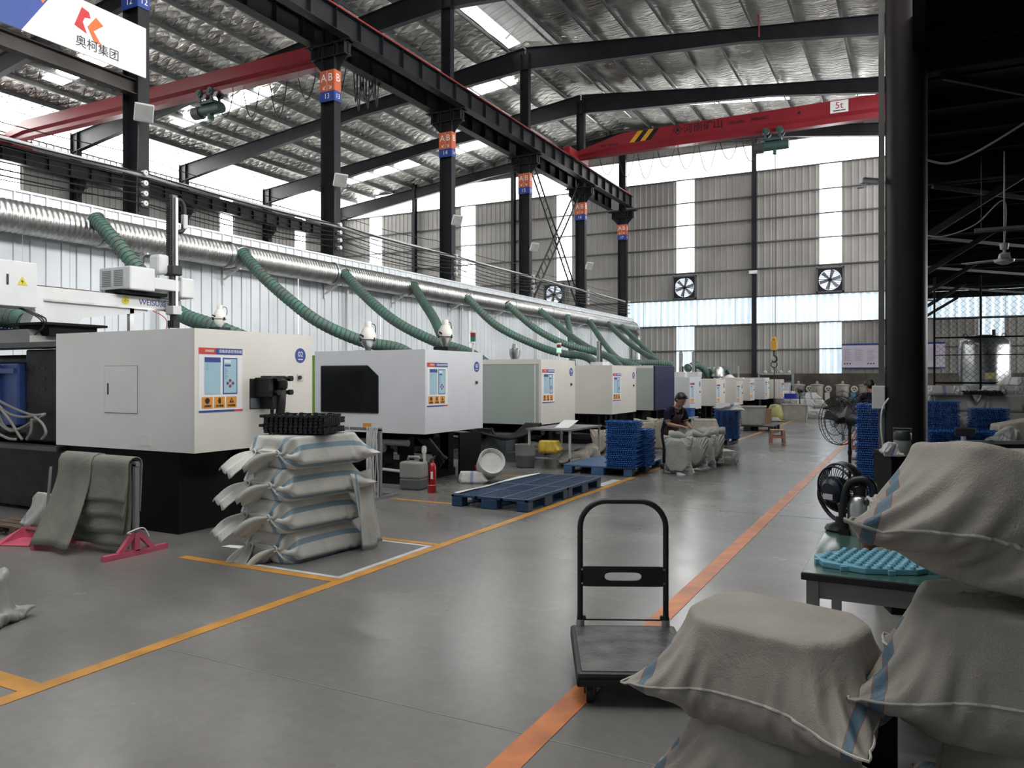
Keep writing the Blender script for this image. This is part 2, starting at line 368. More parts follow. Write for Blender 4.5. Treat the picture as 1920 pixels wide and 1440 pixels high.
for q in range(12): g.box(XB - 1.2 + q * 0.26, VE - 0.03, ZR, XB - 1.14 + q * 0.26, VE, ZR + 0.55)
vloc(g, 'end_gable', hm)
for xo in (XB - 0.75, XB + 1.15): vloc(MB().cyl((xo, YN, ZR - 0.32), (xo, VE + 5, ZR - 0.32), 0.05, n=8), 'gutter_pipe', M['galv'])
for y in FR[3:]:
    if y < VE: vloc(MB().bar((XB + 0.3, y, ZR + 1.1), (XB + 1.9, y, ZR + 0.1), 0.05, 0.05).bar((XB + 0.3, y, ZR + 1.1), (XB - 1.2, y, ZR + 0.1), 0.05, 0.05), 'hood_truss', M['lgrey'])

# ---- rafters
NUM = dict(zip(range(10, 18), 'ten eleven twelve thirteen fourteen fifteen sixteen seventeen'.split()))
for i, y in enumerate(FR):
    n = NUM[10 + i]; yy = y if i < 7 else YF - 0.35
    r = thing('roof_rafter', 'dark tapered roof rafter running over column number %s' % n, 'rafter', (XB, yy, ZR - 0.3), 0, 'roof rafters')
    for nm, xe in (('left_span', XA + 0.2), ('right_span', XR)):
        xm = XB + (xe - XB) * 0.42; dz = -0.22
        a = Vector((0, 0, dz - 0.25)); b = Vector((xm - XB, 0, zroof(xm) - ZR + dz - 0.12)); c = Vector((xe - XB, 0, zroof(xe) - ZR + dz - 0.28))
        mb = MB().ibeam(a, b, 0.24, 0.9, h2=0.5).ibeam(b, c, 0.24, 0.5, h2=0.85)
        mb.build(nm, M['steel'], r)
# ---- B line columns with crane brackets and number signs
def h_section(mb, x, y, z0, z1, dx, dy):
    mb.box(x - dx / 2, y - dy / 2, z0, x - dx / 2 + 0.02, y + dy / 2, z1); mb.box(x + dx / 2 - 0.02, y - dy / 2, z0, x + dx / 2, y + dy / 2, z1)
    mb.box(x - dx / 2 + 0.02, y - 0.01, z0, x + dx / 2 - 0.02, y + 0.01, z1)
ZB = 10.72
for i, y in enumerate(FR[2:]):
    n = 12 + i
    c = thing('steel_column', 'dark H-section steel column carrying the AB sign number %s' % NUM[n], 'column', (XB, y, 0), 0, 'steel columns under the ridge')
    mb = MB(); h_section(mb, 0, 0, 0, ZB, 0.48, 0.26); mb.box(-0.22, -0.012, 0, 0.22, -0.005, ZB); mb.build('shaft', M['steel'], c)
    mb = MB(); h_section(mb, 0, 0, ZB, ZR - 0.55, 0.38, 0.24); mb.build('upper_shaft', M['steel'], c)
    mb = MB().ibeam((-0.62, 0, ZB - 0.17), (0.62, 0, ZB - 0.17), 0.28, 0.36, tf=0.025)
    mb.box(-0.8, -0.15, ZB, 0.8, 0.15, ZB + 0.03)
    for s in (-1, 1):
        mb.prism([(s * 0.24, -0.02, ZB - 0.35), (s * 0.24, -0.02, ZB - 0.75), (s * 0.6, -0.02, ZB - 0.35)], (0, 1, 0), 0.04)
        for q in (0.3, 0.58): mb.box(s * q - 0.01, -0.14, ZB - 0.33, s * q + 0.01, 0.14, ZB - 0.02)
        mb.box(s * 0.55 - 0.16, -0.13, ZB + 0.0, s * 0.55 + 0.16, 0.13, ZB + 0.05)
    mb.build('crane_bracket', M['steel'], c)
    s = thing('number_sign', 'orange and blue AB sign with number %s on a steel column' % NUM[n], 'sign', (XB, y, 9.15), 0, 'column number signs')
    MB().box(-0.25, -0.155, 0.28, 0.252, -0.135, 0.85).build('orange_panel', M['sign_o'], s)
    MB().box(-0.25, -0.155, 0.0, 0.252, -0.135, 0.28).build('blue_panel', M['sign_b'], s)
    MB().box(0.244, -0.135, 0.28, 0.262, 0.12, 0.85).build('orange_side_panel', M['sign_o'], s)
    MB().box(0.244, -0.135, 0.0, 0.262, 0.12, 0.28).build('blue_side_panel', M['sign_b'], s)
    text('letter', 'A', 0.30, M['sign_w'], s, (-0.115, -0.158, 0.64), FYN); text('letter', 'B', 0.30, M['sign_w'], s, (0.12, -0.158, 0.64), FYN)
    text('arrow', '\u2199', 0.18, M['sign_w'], s, (-0.09, -0.158, 0.39), FYN); text('arrow', '\u2198', 0.18, M['sign_w'], s, (0.11, -0.158, 0.39), FYN)
    MB().box(-0.004, -0.157, 0.29, 0.004, -0.155, 0.84).build('divider', M['sign_w'], s)
    text('number', str(n), 0.20, M['sign_w'], s, (0, -0.158, 0.14), FYN)
    text('side_letter', 'B', 0.30, M['sign_w'], s, (0.264, -0.01, 0.64), FX)
    text('side_number', str(n), 0.18, M['sign_w'], s, (0.264, -0.01, 0.14), FX)
# ---- crane runway beams on both sides of the B line and on the A line
def runway(x, label, red, y0=YN, y1=YF - 1.0, name='crane_runway_beam'):
    r = thing(name, label, 'crane beam', (x, y0, ZB + 0.05))
    mb = MB().ibeam((0, 0, 0.34), (0, y1 - y0, 0.34), 0.30, 0.62, tf=0.02); mb.build('beam', M['steel'], r)
    k = 0
    while k * 1.0 < y1 - y0:
        MB().box(-0.13, k * 1.0 - 0.006, 0.05, 0.13, k * 1.0 + 0.006, 0.63).build('stiffener', M['steel'], r); k += 1
    MB().box(-0.035, 0, 0.652, 0.035, y1 - y0, 0.77).build('rail', M['railred'] if red else M['steel'], r)
    return r
runway(XB + 0.58, 'dark crane runway beam with red rail above the aisle side brackets', True)
runway(XB - 0.58, 'dark crane runway beam on the far side of the numbered columns', False)
runway(XA + 0.75, 'dark crane runway beam along the far left wall', False)

# ---- walls: ribbed sheets between girts
def ribbed(mb, p0, dirv, nrm, w, z0, z1, pitch, depth=0.03, rib=0.05):
    """vertical ribbed sheet starting at p0, w long"""
    p0 = Vector(p0); d = Vector(dirv); nr = Vector(nrm); prof = [(0, 0)]; n = max(1, round(w / pitch)); pt = w / n
    for i in range(n):
        a = i * pt + pt / 2
        prof += [(a - rib, 0), (a - rib * 0.55, depth), (a + rib * 0.55, depth), (a + rib, 0)]
    prof.append((w, 0)); o = len(mb.v)
    for s, t in prof:
        p = p0 + d * s + nr * t
        mb.v += [(p.x, p.y, z0), (p.x, p.y, z1)]
    for i in range(len(prof) - 1): a = o + 2 * i; mb.f.append((a, a + 2, a + 3, a + 1))
wf = tag(empty('wall_far'), 'tall grey ribbed end wall with glowing translucent bands', kind='structure')
ROWS = [1.81, 3.03, 4.36, 5.76, 7.2, 8.55, 9.75, 10.95, 12.2]
cols_x = [XA, -28.3, -21.2, XB, -7.3, -0.3, 6.6, 14.5]
strips = [(-32.1, -31.1), (-25.0, -24.0), (-18.5, -17.55), (-11.42, -10.45), (-4.2, -3.18), (2.6, 3.6), (9.8, 10.8)]
def pane(mb, m, parent, name='translucent_pane'): return mb.build(name, M[m], parent)
for k in range(7):
    a, b = cols_x[k], cols_x[k + 1]; s0, s1 = strips[k]
    for z0, z1 in zip(ROWS[:-1], ROWS[1:]):
        if abs(z0 - 4.36) < 0.01 and k >= 3:
            n = 7; 
            for q in range(n):
                xa = a + (b - a) * q / n; xb = a + (b - a) * (q + 1) / n - 0.02
                mb = MB(); ribbed(mb, (xa, YF, 0), (1, 0, 0), (0, -1, 0), xb - xa, z0, z1, 0.33, 0.02, 0.04)
                pane(mb, 'pane_blue', wf)
            continue
        for xa, xb in ((a, s0), (s1, b)):
            mb = MB(); ribbed(mb, (xa, YF, 0), (1, 0, 0), (0, -1, 0), xb - xa, z0, z1, 0.32)
            mb.build('siding_sheet', M['siding'], wf)
        low = z1 < 5.8
        if abs(z0 - 5.76) < 0.01:
            mb = MB(); ribbed(mb, (s0, YF, 0), (1, 0, 0), (0, -1, 0), s1 - s0, z0, z1, 0.32); mb.build('siding_sheet', M['siding'], wf); continue
        mb = MB(); ribbed(mb, (s0, YF, 0), (1, 0, 0), (0, -1, 0), s1 - s0, z0, z1, 0.33, 0.02, 0.04)
        pane(mb, 'pane_blue' if (low and k >= 3) else 'pane_far', wf)
    n = 7
    for q in range(n):
        xa = a + (b - a) * q / n; xb = a + (b - a) * (q + 1) / n - 0.03
        if xa < XR: pane(MB().box(xa, YF - 0.01, 12.22, xb, YF + 0.02, 13.6), 'pane_far', wf)
    if a < XR:
        bb = min(b, XR); mb = MB()
        mb.add([(a, YF, 13.6), (bb, YF, 13.6), (bb, YF, zroof(bb)), (a, YF, zroof(a))] if not (a < XB < bb) else [(a, YF, 13.6), (bb, YF, 13.6), (bb, YF, zroof(bb)), (a, YF, zroof(a))], [(0, 1, 2, 3)])
        for q in range(20):
            x = a + (bb - a) * (q + 0.5) / 20
            if zroof(x) > 13.75: mb.box(x - 0.04, YF - 0.03, 13.6, x + 0.04, YF, zroof(x))
        mb.build('gable_sheet', M['siding'], wf)
    for z in ROWS + [13.6]:
        if z > 2: MB().box(a, YF - 0.14, z - 0.03, b, YF - 0.02, z + 0.03).build('girt', M['girt'], wf)
MB().box(XA, YF - 0.1, 0, 14.5, YF + 0.15, 1.81).build('concrete_base', M['concrete'], wf)
for k, x in enumerate([-28.3, -21.2, -7.3, 6.6]):
    nm = ['near the left corner', 'between the left corner and the number signs', 'between the two exhaust fans', 'hidden partly by the black canopy'][k]
    tag(MB().ibeam((x, YF - 0.3, 0), (x, YF - 0.3, 14.2), 0.2, 0.3, up=(0, 1, 0)).build('wall_post', M['steel']), 'dark steel post on the end wall ' + nm, 'post')
wl = tag(empty('wall_left'), 'far left grey ribbed side wall with translucent eave band', kind='structure')
ly = [y for y in FR if y < 41]
for y0, y1 in zip([-7.0] + ly[:-1], ly):
    if y1 < 5: continue
    mid = (y0 + y1) / 2 + 0.2; s0, s1 = mid - 0.45, mid + 0.45
    for z0, z1 in zip(ROWS[2:-1], ROWS[3:]):
        for a, b in ((y0, s0), (s1, y1)):
            mb = MB(); ribbed(mb, (XA, a, 0), (0, 1, 0), (1, 0, 0), b - a, z0, z1, 0.32); mb.build('siding_sheet', M['siding'], wl)
        pane(MB().box(XA - 0.01, s0, z0, XA + 0.02, s1, z1 - 0.02), 'pane', wl)
    for q in range(6):
        pane(MB().box(XA - 0.01, y0 + q, 12.0, XA + 0.02, y0 + q + 0.97, 13.25), 'pane', wl)
    for z in ROWS[2:] + [12.0]: MB().box(XA + 0.02, y0, z - 0.03, XA + 0.14, y1, z + 0.03).build('girt', M['girt'], wl)
MB().box(XA - 0.05, YN, 0, XA - 0.02, YF, 4.36).build('lower_sheet', M['siding'], wl)
for i, y in enumerate(FR):
    if y < 4: continue
    n = 10 + i
    p = thing('eave_column', 'dark eave column at the left wall, on the frame of column number %s' % NUM[n], 'column', (XA + 0.35, y, 0), 0, 'eave columns along the left wall')
    mb = MB(); h_section(mb, 0, 0, 0, 13.0, 0.5, 0.26); mb.build('shaft', M['steel'], p)
    mb = MB().ibeam((0.1, 0, ZB - 0.17), (0.75, 0, ZB - 0.17), 0.28, 0.36).prism([(0.25, -0.02, ZB - 0.35), (0.25, -0.02, ZB - 0.8), (0.7, -0.02, ZB - 0.35)], (0, 1, 0), 0.04)
    mb.build('crane_bracket', M['steel'], p)
# right side: eave wall over the lean-to canopy
wr = tag(empty('wall_right'), 'upper right wall above the canopy', kind='structure')
for y0, y1 in zip([YN] + FR[1:], FR[1:] + [YF]):
    MB().box(XR, y0, 5.9, XR + 0.05, y1, 9.0).build('siding_sheet', M['siding'], wr)
    for q in range(5):
        pane(MB().box(XR, y0 + (y1 - y0) * q / 5, 9.02, XR + 0.03, y0 + (y1 - y0) * (q + 1) / 5 - 0.03, 12.4), 'pane', wr)
    MB().box(XR, y0, 12.4, XR + 0.05, y1, 13.4).build('siding_sheet', M['siding'], wr)
MB().box(14.5, YN, 0, 14.6, YF, 3.0).build('canopy_side_sheet', M['siding'], wr)
MB().box(14.5, YN, 3.0, 14.6, 24, 5.6).build('canopy_side_sheet', M['siding'], wr)
for k in range(8): pane(MB().box(14.5, 24 + 2.1 * k, 3.02, 14.55, 26.05 + 2.1 * k, 5.5), 'pane', wr)  # unseen panes added to brighten the fence and tank area

# ---- white partition behind the machines
XP = -13.55; ZP = 4.78
wp = tag(empty('wall_inner'), 'white ribbed metal partition behind the moulding machines', kind='structure')
yy = 1.2
while yy < 40.3:
    mb = MB(); ribbed(mb, (XP, yy, 0), (0, 1, 0), (1, 0, 0), 0.83, 0, ZP, 0.28, 0.022, 0.03); mb.build('partition_sheet', M['white_siding'], wp); yy += 0.835
MB().box(XP - 0.06, 1.2, ZP - 0.02, XP + 0.03, 40.3, ZP + 0.02).build('top_cap', M['white_siding'], wp)
MB().box(XP - 0.05, 40.28, 0, XP + 0.02, 40.33, ZP).build('end_cap', M['white_siding'], wp)
# ------------------------------------------------------------------ overhead cranes
def crane(name, label, x0, x1, y, z0, hgt, taper0):
    c = thing(name, label, 'overhead crane', (x0, y, z0))
    def sec(h):
        return [(-0.17, h), (0.17, h), (0.17, h * 0.42), (0.06, h * 0.28), (0.06, 0.03), (0.17, 0.03), (0.17, 0), (-0.17, 0), (-0.17, 0.03), (-0.06, 0.03), (-0.06, h * 0.28), (-0.17, h * 0.42)]
    L = x1 - x0
    st = [(0, hgt * 0.38), (taper0, hgt), (L - taper0, hgt), (L, hgt * 0.38)]
    mb = MB(); n = 12
    for x, h in st: mb.v += [(x, a, b) for a, b in sec(h)]
    for i in range(3): mb.f += [(i * n + k, i * n + (k + 1) % n, (i + 1) * n + (k + 1) % n, (i + 1) * n + k) for k in range(n)]
    mb.f += [tuple(range(n - 1, -1, -1)), tuple(3 * n + k for k in range(n))]
    mb.build('girder', M['red'], c)
    for e, xx in enumerate((-0.05, L + 0.05)):
        MB().box(xx - 0.16, -1.1, -0.02, xx + 0.16, 1.1, 0.36).build('end_carriage', M['red'], c, bevel=0.02)
        for yy in (-0.8, 0.8): MB().cyl((xx - 0.1, yy, 0.0), (xx + 0.1, yy, 0.0), 0.13, n=16).build('carriage_wheel', M['steel'], c)
    return c
def hoist(label, loc, rope_to=None):
    gm = mat('hoist_green', (0.05, 0.10, 0.095), 0.45, 0.1, 0.2)
    h = thing('electric_hoist', label, 'hoist', loc)
    MB().cyl((-0.35, 0, -0.55), (0.62, 0, -0.55), 0.19, n=18).build('drum', gm, h, smooth=True, auto=0.6)
    MB().cyl((-0.72, 0, -0.58), (-0.36, 0, -0.58), 0.22, n=18).cyl((-0.76, 0, -0.58), (-0.72, 0, -0.58), 0.14, n=14).build('motor', mat('hoist_motor', (0.06, 0.06, 0.065), 0.5), h, smooth=True, auto=0.6)
    MB().box(-0.3, -0.16, -0.36, 0.35, 0.16, -0.25).box(-0.3, -0.2, -0.3, -0.22, -0.16, -0.02).box(0.27, -0.2, -0.3, 0.35, -0.16, -0.02).box(-0.3, 0.16, -0.3, -0.22, 0.2, -0.02).box(0.27, 0.16, -0.3, 0.35, 0.2, -0.02).build('trolley_frame', gm, h)
    for x in (-0.24, 0.3):
        for s in (-1, 1): MB().cyl((x, s * 0.16, -0.0), (x, s * 0.27, 0.0), 0.14, n=16).cyl((x, s * 0.27, 0), (x, s * 0.3, 0), 0.07, n=12).build('trolley_wheel', gm, h, smooth=True, auto=0.6)
    MB().box(0.02, -0.1, -0.9, 0.14, 0.1, -0.7).build('rope_guide', gm, h)
    return h
cr1 = crane('overhead_crane', 'red overhead crane girder crossing the left bay below the roof', XA + 0.75, XB - 0.58, 19.2, 11.52, 0.72, 1.5)
cr2 = crane('overhead_crane', 'red overhead crane with five tonne sign spanning the aisle', XB + 0.58, 6.0, 32.7, 11.52, 0.88, 2.2)
f = -0.175
for k, cm in enumerate(('stripe_yellow', 'stripe_black', 'stripe_yellow', 'stripe_black')):
    m = mat('stripe_yellow', (0.75, 0.36, 0.03), 0.5) if k % 2 == 0 else M['ink']
    x = 2.55 + k * 0.24
    MB().prism([(x, f, 0.40), (x + 0.24, f, 0.40), (x + 0.64, f, 0.86), (x + 0.40, f, 0.86)], (0, -1, 0), 0.004).build('warning_stripe', m, cr2)
text('maker_name', '\u25c8\u6cb3\u5357\u77ff\u5c71', 0.42, M['ink'], cr2, (5.55, f - 0.004, 0.62), FYN)
text('maker_word', 'HENAN', 0.2, M['ink'], cr2, (7.15, f - 0.004, 0.60), FYN); text('maker_word', 'MINING', 0.2, M['ink'], cr2, (8.1, f - 0.004, 0.60), FYN)
text('model_text', 'QT-5  HENAN', 0.13, M['ink'], cr2, (1.6, f - 0.004, 0.42), FYN)
MB().box(10.75, f - 0.02, 0.38, 11.4, f, 0.84).build('load_plate', M['sign_w'], cr2)
text('load_text', '5t', 0.36, mat('ink_red', (0.4, 0.01, 0.02), 0.5), cr2, (11.07, f - 0.022, 0.65), FYN)
MB().box(10.85, f - 0.022, 0.44, 11.3, f - 0.02, 0.48).build('small_line', M['ink'], cr2)
for x in (9.6, 12.6): MB().cyl((x, f, 0.6), (x, f - 0.006, 0.6), 0.06, n=12).build('bolt_hole', M['ink'], cr2)
h1 = hoist('green hoist trolley under the red crane of the left bay', (-22.0, 19.2, 11.55))
h2 = hoist('grey-green hoist hanging under the crane with the five tonne sign', (-5.1, 32.7, 11.55))
def rope_hook(loc, z):
    r = thing('crane_hook', 'yellow crane hook block hanging on long ropes near the end wall', 'hook', (loc[0], loc[1], z))
    for dx in (-0.05, 0.05): MB().cyl((dx, 0, 0.2), (dx, 0, 10.7 - z), 0.012, n=5).build('rope', M['wire'], r)
    ym = mat('hook_yellow', (0.55, 0.28, 0.03), 0.5)
    MB().box(-0.11, -0.08, -0.05, 0.11, 0.08, 0.35).cyl((-0.07, 0, 0.42), (0.07, 0, 0.42), 0.1, n=14).build('block', ym, r, bevel=0.02)
    MB().tube([(0, 0, -0.05), (0, 0, -0.25), (0.1, 0, -0.33), (0.11, 0, -0.45), (0, 0, -0.53), (-0.1, 0, -0.45)], [0.03, 0.03, 0.035, 0.04, 0.035, 0.015], 8).build('hook', M['steel'], r, smooth=True)
    MB().torus((0, 0, -0.62), 0.12, 0.018, axis=(0, 1, 0)).build('shackle_ring', M['steel'], r)
    MB().cyl((0, 0, -0.72), (0, 0, -z + 0.25), 0.018, n=6).build('sling', M['wire'], r)
rope_hook((-5.05, 32.7, 0), 2.75)
for c, xs, lab in ((cr2, [1.0 + 0.9 * k for k in range(8)], 'thin festoon cable loop under the five tonne crane'), (cr1, [12.4 + 1.25 * k for k in range(6)], 'black festoon cable loop under the left red crane')):
    for k, x in enumerate(xs):
        w = 0.75; p = c.location
        pts = [(x + w * t / 10, 0.25, -0.02 - (0.75 + 0.2 * (k % 3)) * (1 - (2 * t / 10 - 1) ** 2)) for t in range(11)]
        o = MB().tube(pts, 0.018, 5).build('festoon_loop', M['wire'], c)
cb = thing('cable_bundle', 'bundle of black crane cables hanging beside column number thirteen', 'cable', (XB - 1.7, 19.35, 11.5))
for k in range(9):
    x = 0.12 * k; pts = [(x + 0.16 * t / 8, 0.3, -1.35 * (1 - (2 * t / 8 - 1) ** 2) * (0.8 + 0.25 * math.sin(k * 2.1))) for t in range(9)]
    MB().tube(pts, 0.02, 5).build('cable_loop', M['wire'], cb)

# ------------------------------------------------------------------ laced cross bracing between columns fifteen and sixteen
def laced(label, a, b):
    a = Vector(a); b = Vector(b); d = b - a; n = Vector((0, d.z, -d.y)).normalized() * 0.22
    o = thing('cross_brace', label, 'brace', a)
    for s in (-1, 1): MB().bar(n * s, d + n * s, 0.05, 0.06).build('chord', M['steel'], o)
    k = int(d.length / 0.42)
    for i in range(1, k):
        p = d * (i / k); MB().bar(p - n, p + n, 0.025, 0.025).build('rung', M['steel'], o)
laced('ladder-like steel brace falling from column fifteen to column sixteen', (XB, 28.9, 10.8), (XB, 34.45, 4.9))
laced('ladder-like steel brace falling from column sixteen to column fifteen', (XB + 0.06, 34.3, 10.7), (XB + 0.06, 28.9, 4.9))

# ------------------------------------------------------------------ cable runs, pipe, insulators on the columns
pp = thing('conduit_pipe', 'long pale conduit pipe strung along the column line', 'pipe', (XB + 0.33, 3, 5.72))
MB().cyl((0, 0, 0), (0, 37, 0), 0.045, n=10).build('pipe', M['lgrey'], pp, smooth=True, auto=0.6)
wires = [(0.40, 5.75), (0.40, 5.54), (0.40, 5.33), (0.40, 5.13), (0.45, 5.65), (0.47, 5.44), (-0.42, 5.9), (-0.42, 5.62), (-0.42, 5.35), (-0.45, 5.1), (-0.45, 6.35)]
for k, (dx, z) in enumerate(wires):
    pts = []
    ys_ = [-1.43 + 6 * i for i in range(8)]
    for a, b in zip(ys_[:-1], ys_[1:]):
        pts += catenary((XB + dx, a, z), (XB + dx, b, z), 0.07 + 0.05 * ((k * 7) % 3), 8)[:-1]
    o = MB().tube(pts, 0.014 if k < 4 else 0.010, 4).build('power_cable', M['wire'])
    tag(o, 'thin dark power cable strung between the column insulators above the white partition', 'cable', 'power cables along the columns')
for i, y in enumerate(FR[2:]):
    rack = thing('insulator_rack', 'row of porcelain spool insulators on column number %s' % NUM[12 + i], 'insulator', (XB + 0.24, y - 0.1, 5.1), 0, 'insulator racks on the columns')
    MB().box(0, -0.03, -0.1, 0.03, 0.03, 0.75).build('bracket', M['steel'], rack)
    for z in (0.03, 0.23, 0.44, 0.65): MB().lathe([(0.02, -0.055), (0.055, -0.05), (0.055, -0.02), (0.03, 0), (0.055, 0.02), (0.055, 0.05), (0.02, 0.055)], (0.16, 0, z), 12, (1, 0, 0)).build('spool', M['porcelain'], rack, smooth=True, auto=0.8)
    for z in (0.03, 0.23, 0.44, 0.65): MB().cyl((0.03, 0, z), (0.22, 0, z), 0.01, n=5).build('pin', M['steel'], rack)
# floodlights
def floodlight(label, loc, rz=-0.5):
    f = thing('floodlight', label, 'floodlight', loc, rz, 'floodlights on the columns')
    o = MB().box(-0.02, -0.18, -0.18, 0.05, 0.18, 0.18).build('housing', M['lgrey'], f, bevel=0.015); o.rotation_euler = (0, 0.5, 0); o.location = (0.3, 0, 0)
    o2 = MB().box(0.05, -0.155, -0.155, 0.06, 0.155, 0.155).build('lens', mat('flood_lens', (0.34, 0.34, 0.33), 0.2), f); o2.rotation_euler = (0, 0.5, 0); o2.location = (0.3, 0, 0)
    MB().tube([(0, 0, 0.05), (0.2, 0, 0.12), (0.3, 0.0, 0.0)], 0.02, 6).build('bracket', M['lgrey'], f)
    for k in range(6):
        q = MB().box(-0.05, -0.17 + 0.06 * k, -0.16, -0.02, -0.16 + 0.06 * k, 0.16).build('cooling_fin', M['lgrey'], f); q.rotation_euler = (0, 0.5, 0); q.location = (0.3, 0, 0)
for i, y in enumerate(FR[2:7]):
    floodlight('pale square floodlight on column number %s above the partition' % NUM[12 + i], (XB + 0.24, y - 0.05, 6.93))
for i, y in enumerate(FR[2:5]):
    w = tag(MB().tube(spline([(XB + 0.3, y - 0.16, 6.8), (XB + 0.33, y - 0.2, 6.0), (XB + 0.27, y - 0.18, 5.2), (XB + 0.3, y - 0.2, 4.8)], 4), 0.014, 5).build('lamp_cable', M['wire']), 'black lamp cable dropping down column number %s' % NUM[12 + i], 'cable')

# ------------------------------------------------------------------ company banner and its beam, column twelve
bx = XB + 0.38
ba = thing('company_banner', 'large white and blue company banner fixed beside column number twelve', 'banner', (bx, 10.5, 7.69))
MB().box(-0.03, -6.0, 0.0, 0.0, 0.02, 1.01).build('white_panel', M['sign_w'], ba)
MB().prism([(0.002, -6.0, 0), (0.002, -2.46, 0), (0.002, -1.87, 0.91), (0.002, -1.8, 1.01), (0.002, -6.0, 1.01)], (1, 0, 0), 0.003).build('blue_field', mat('banner_blue', (0.035, 0.075, 0.30), 0.45, 0, 0.1), ba)
MB().prism([(0.006, -2.09, 0.62), (0.006, -1.83, 1.01), (0.006, -2.35, 1.01)], (1, 0, 0), 0.003).build('orange_wedge', mat('banner_orange', (0.75, 0.20, 0.05), 0.45), ba)
def lg(u, v): 
    return (0.004, -1.345 + (u - 510) / 175.0 * 0.62, 0.30 + (230 - v) / 160.0 * 0.56)
MB().prism([lg(*p) for p in [(467, 178), (508, 68), (548, 80), (557, 110), (524, 118), (513, 145), (536, 200)]], (1, 0, 0), 0.003).build('red_logo_stroke', mat('logo_red', (0.62, 0.03, 0.04), 0.45), ba)
MB().prism([lg(*p) for p in [(588, 92), (630, 122), (574, 172), (622, 234), (576, 224), (540, 160)]], (1, 0, 0), 0.003).build('orange_logo_stroke', mat('logo_orange', (0.72, 0.15, 0.03), 0.45), ba)
text('company_name', '\u5965\u67ef\u96c6\u56e2', 0.225, M['ink'], ba, (0.004, -1.03, 0.20), FX)
tag(MB().ibeam((XB + 0.1, 4.57, 7.52), (XB + 0.1, 10.45, 7.52), 0.2, 0.3).build('tie_beam', mat('rusty_steel', (0.05, 0.04, 0.035), 0.55, 0.1, 0.5, 1.5)), 'dark rusty tie beam below the company banner', 'beam')

# ------------------------------------------------------------------ spiral duct and green hoses
XD, ZD, RD = -13.2, 4.26, 0.265
du = thing('ventilation_duct', 'long galvanised spiral duct running along the white partition', 'duct', (XD, 0, ZD))
def ripple(n, a=0.012): return [RD + a * (1 if i % 4 == 1 else -1 if i % 4 == 3 else 0) for i in range(n)]
segs = [1.0, 6.35, 9.05, 12.0, 15.4, 18.7, 22.0, 25.3, 28.6, 32.0, 35.3, 39.2]
for a, b in zip(segs[:-1], segs[1:]):
    n = int((b - a) / 0.024); MB().tube([(0, a + (b - a) * i / n, 0) for i in range(n + 1)], ripple(n + 1), 20, False).build('duct_section', M['galv'], du, smooth=True)
    MB().tube([(0, b - 0.05, 0), (0, b - 0.02, 0), (0, b + 0.02, 0), (0, b + 0.05, 0)], [RD + 0.01, RD + 0.028, RD + 0.028, RD + 0.01], 20, False).build('collar', M['galv'], du, smooth=True)
arc = [(0, 39.2 + 0.6 * math.sin(t), -0.6 + 0.6 * math.cos(t)) for t in [math.pi / 2 * i / 8 for i in range(9)]]
el = arc + [(0, 39.8, -0.6 - 0.12 * i) for i in range(1, 18)]
MB().tube(el, [RD + 0.012 * (1 if i % 2 else -1) for i in range(len(el))], 20).build('elbow', M['galv'], du, smooth=True)
for k, y in enumerate([6.5, 9.9, 12.2, 15.5, 18.4, 21.5, 24.5, 28.4, 32.0]):
    MB().bar((-0.32, y, -0.5), (0.1, y, -0.29), 0.04, 0.03).bar((-0.32, y, -0.29), (0.2, y, -0.29), 0.04, 0.03).box(-0.34, y - 0.03, -0.62, -0.31, y + 0.03, 0.1).build('support_bracket', M['white'], du)
for y in (10.5, 16.3, 22.2, 28.0, 34.0): MB().cyl((-0.24, y, -ZD), (-0.24, y, -0.2), 0.035, n=10).build('wall_pipe', M['white'], du, smooth=True, auto=0.6)
hg = mat('hose_green', (0.062, 0.175, 0.135), 0.55, 0.0, 0.22, 4.0, dirt=[0.12, 0.13, 0.11])
hw = mat('hose_wire', (0.03, 0.06, 0.05), 0.5)
def hose(label, pix, x_end, r=0.125, xs=None):
    n = len(pix); pts = []
    for i, (u, v) in enumerate(pix):
        t = i / (n - 1); x = xs[i] if xs else (XD + 0.25) * (1 - t) + x_end * t
        pts.append(P(u, v, X=x))
    q = spline(pts, 10); h = thing('extraction_hose', label, 'hose', q[0])
    q = [p - q[0] for p in q]
    L = sum((b - a).length for a, b in zip(q[:-1], q[1:])); m = int(L / 0.025)
    # resample evenly, ribbed radius
    cum = [0]
    for a, b in zip(q[:-1], q[1:]): cum.append(cum[-1] + (b - a).length)
    res = []; j = 0
    for i in range(m + 1):
        s = L * i / m
        while j < len(cum) - 2 and cum[j + 1] < s: j += 1
        t = (s - cum[j]) / max(1e-6, cum[j + 1] - cum[j]); res.append(q[j].lerp(q[j + 1], min(1, t)))
    MB().tube(res, [r * (0.97 + (0.04 if i % 4 == 1 else -0.04 if i % 4 == 3 else 0)) for i in range(m + 1)], 12).build('hose_tube', hg, h, smooth=True)
    X = None; hp = []
    for i in range(m * 2 + 1):
        s = i / 2; a = res[int(min(s, m - 1))]; b = res[int(min(s, m - 1)) + 1]; p = a.lerp(b, s - int(min(s, m - 1))); d = (b - a).normalized()
        X = d.cross(Vector((0, 0, 1))) if X is None else X - d * X.dot(d)
        X.normalize(); Y = d.cross(X); an = s * math.pi * 2 / 4.0
        hp.append(p + (X * math.cos(an) + Y * math.sin(an)) * (r + 0.002))
    MB().tube(hp, 0.006, 4).build('spiral_wire', hw, h)
    MB().torus((0, 0, 0), r + 0.015, 0.02, 18, 6, axis=(res[1] - res[0])).build('clamp', M['galv'], h)
    return h
hose('green ribbed hose curving down at the left picture edge', [(-60, 560), (-10, 592), (30, 597), (55, 612), (66, 640)], -9.6, 0.13, [-11.5, -10.6, -10, -9.8, -9.6])
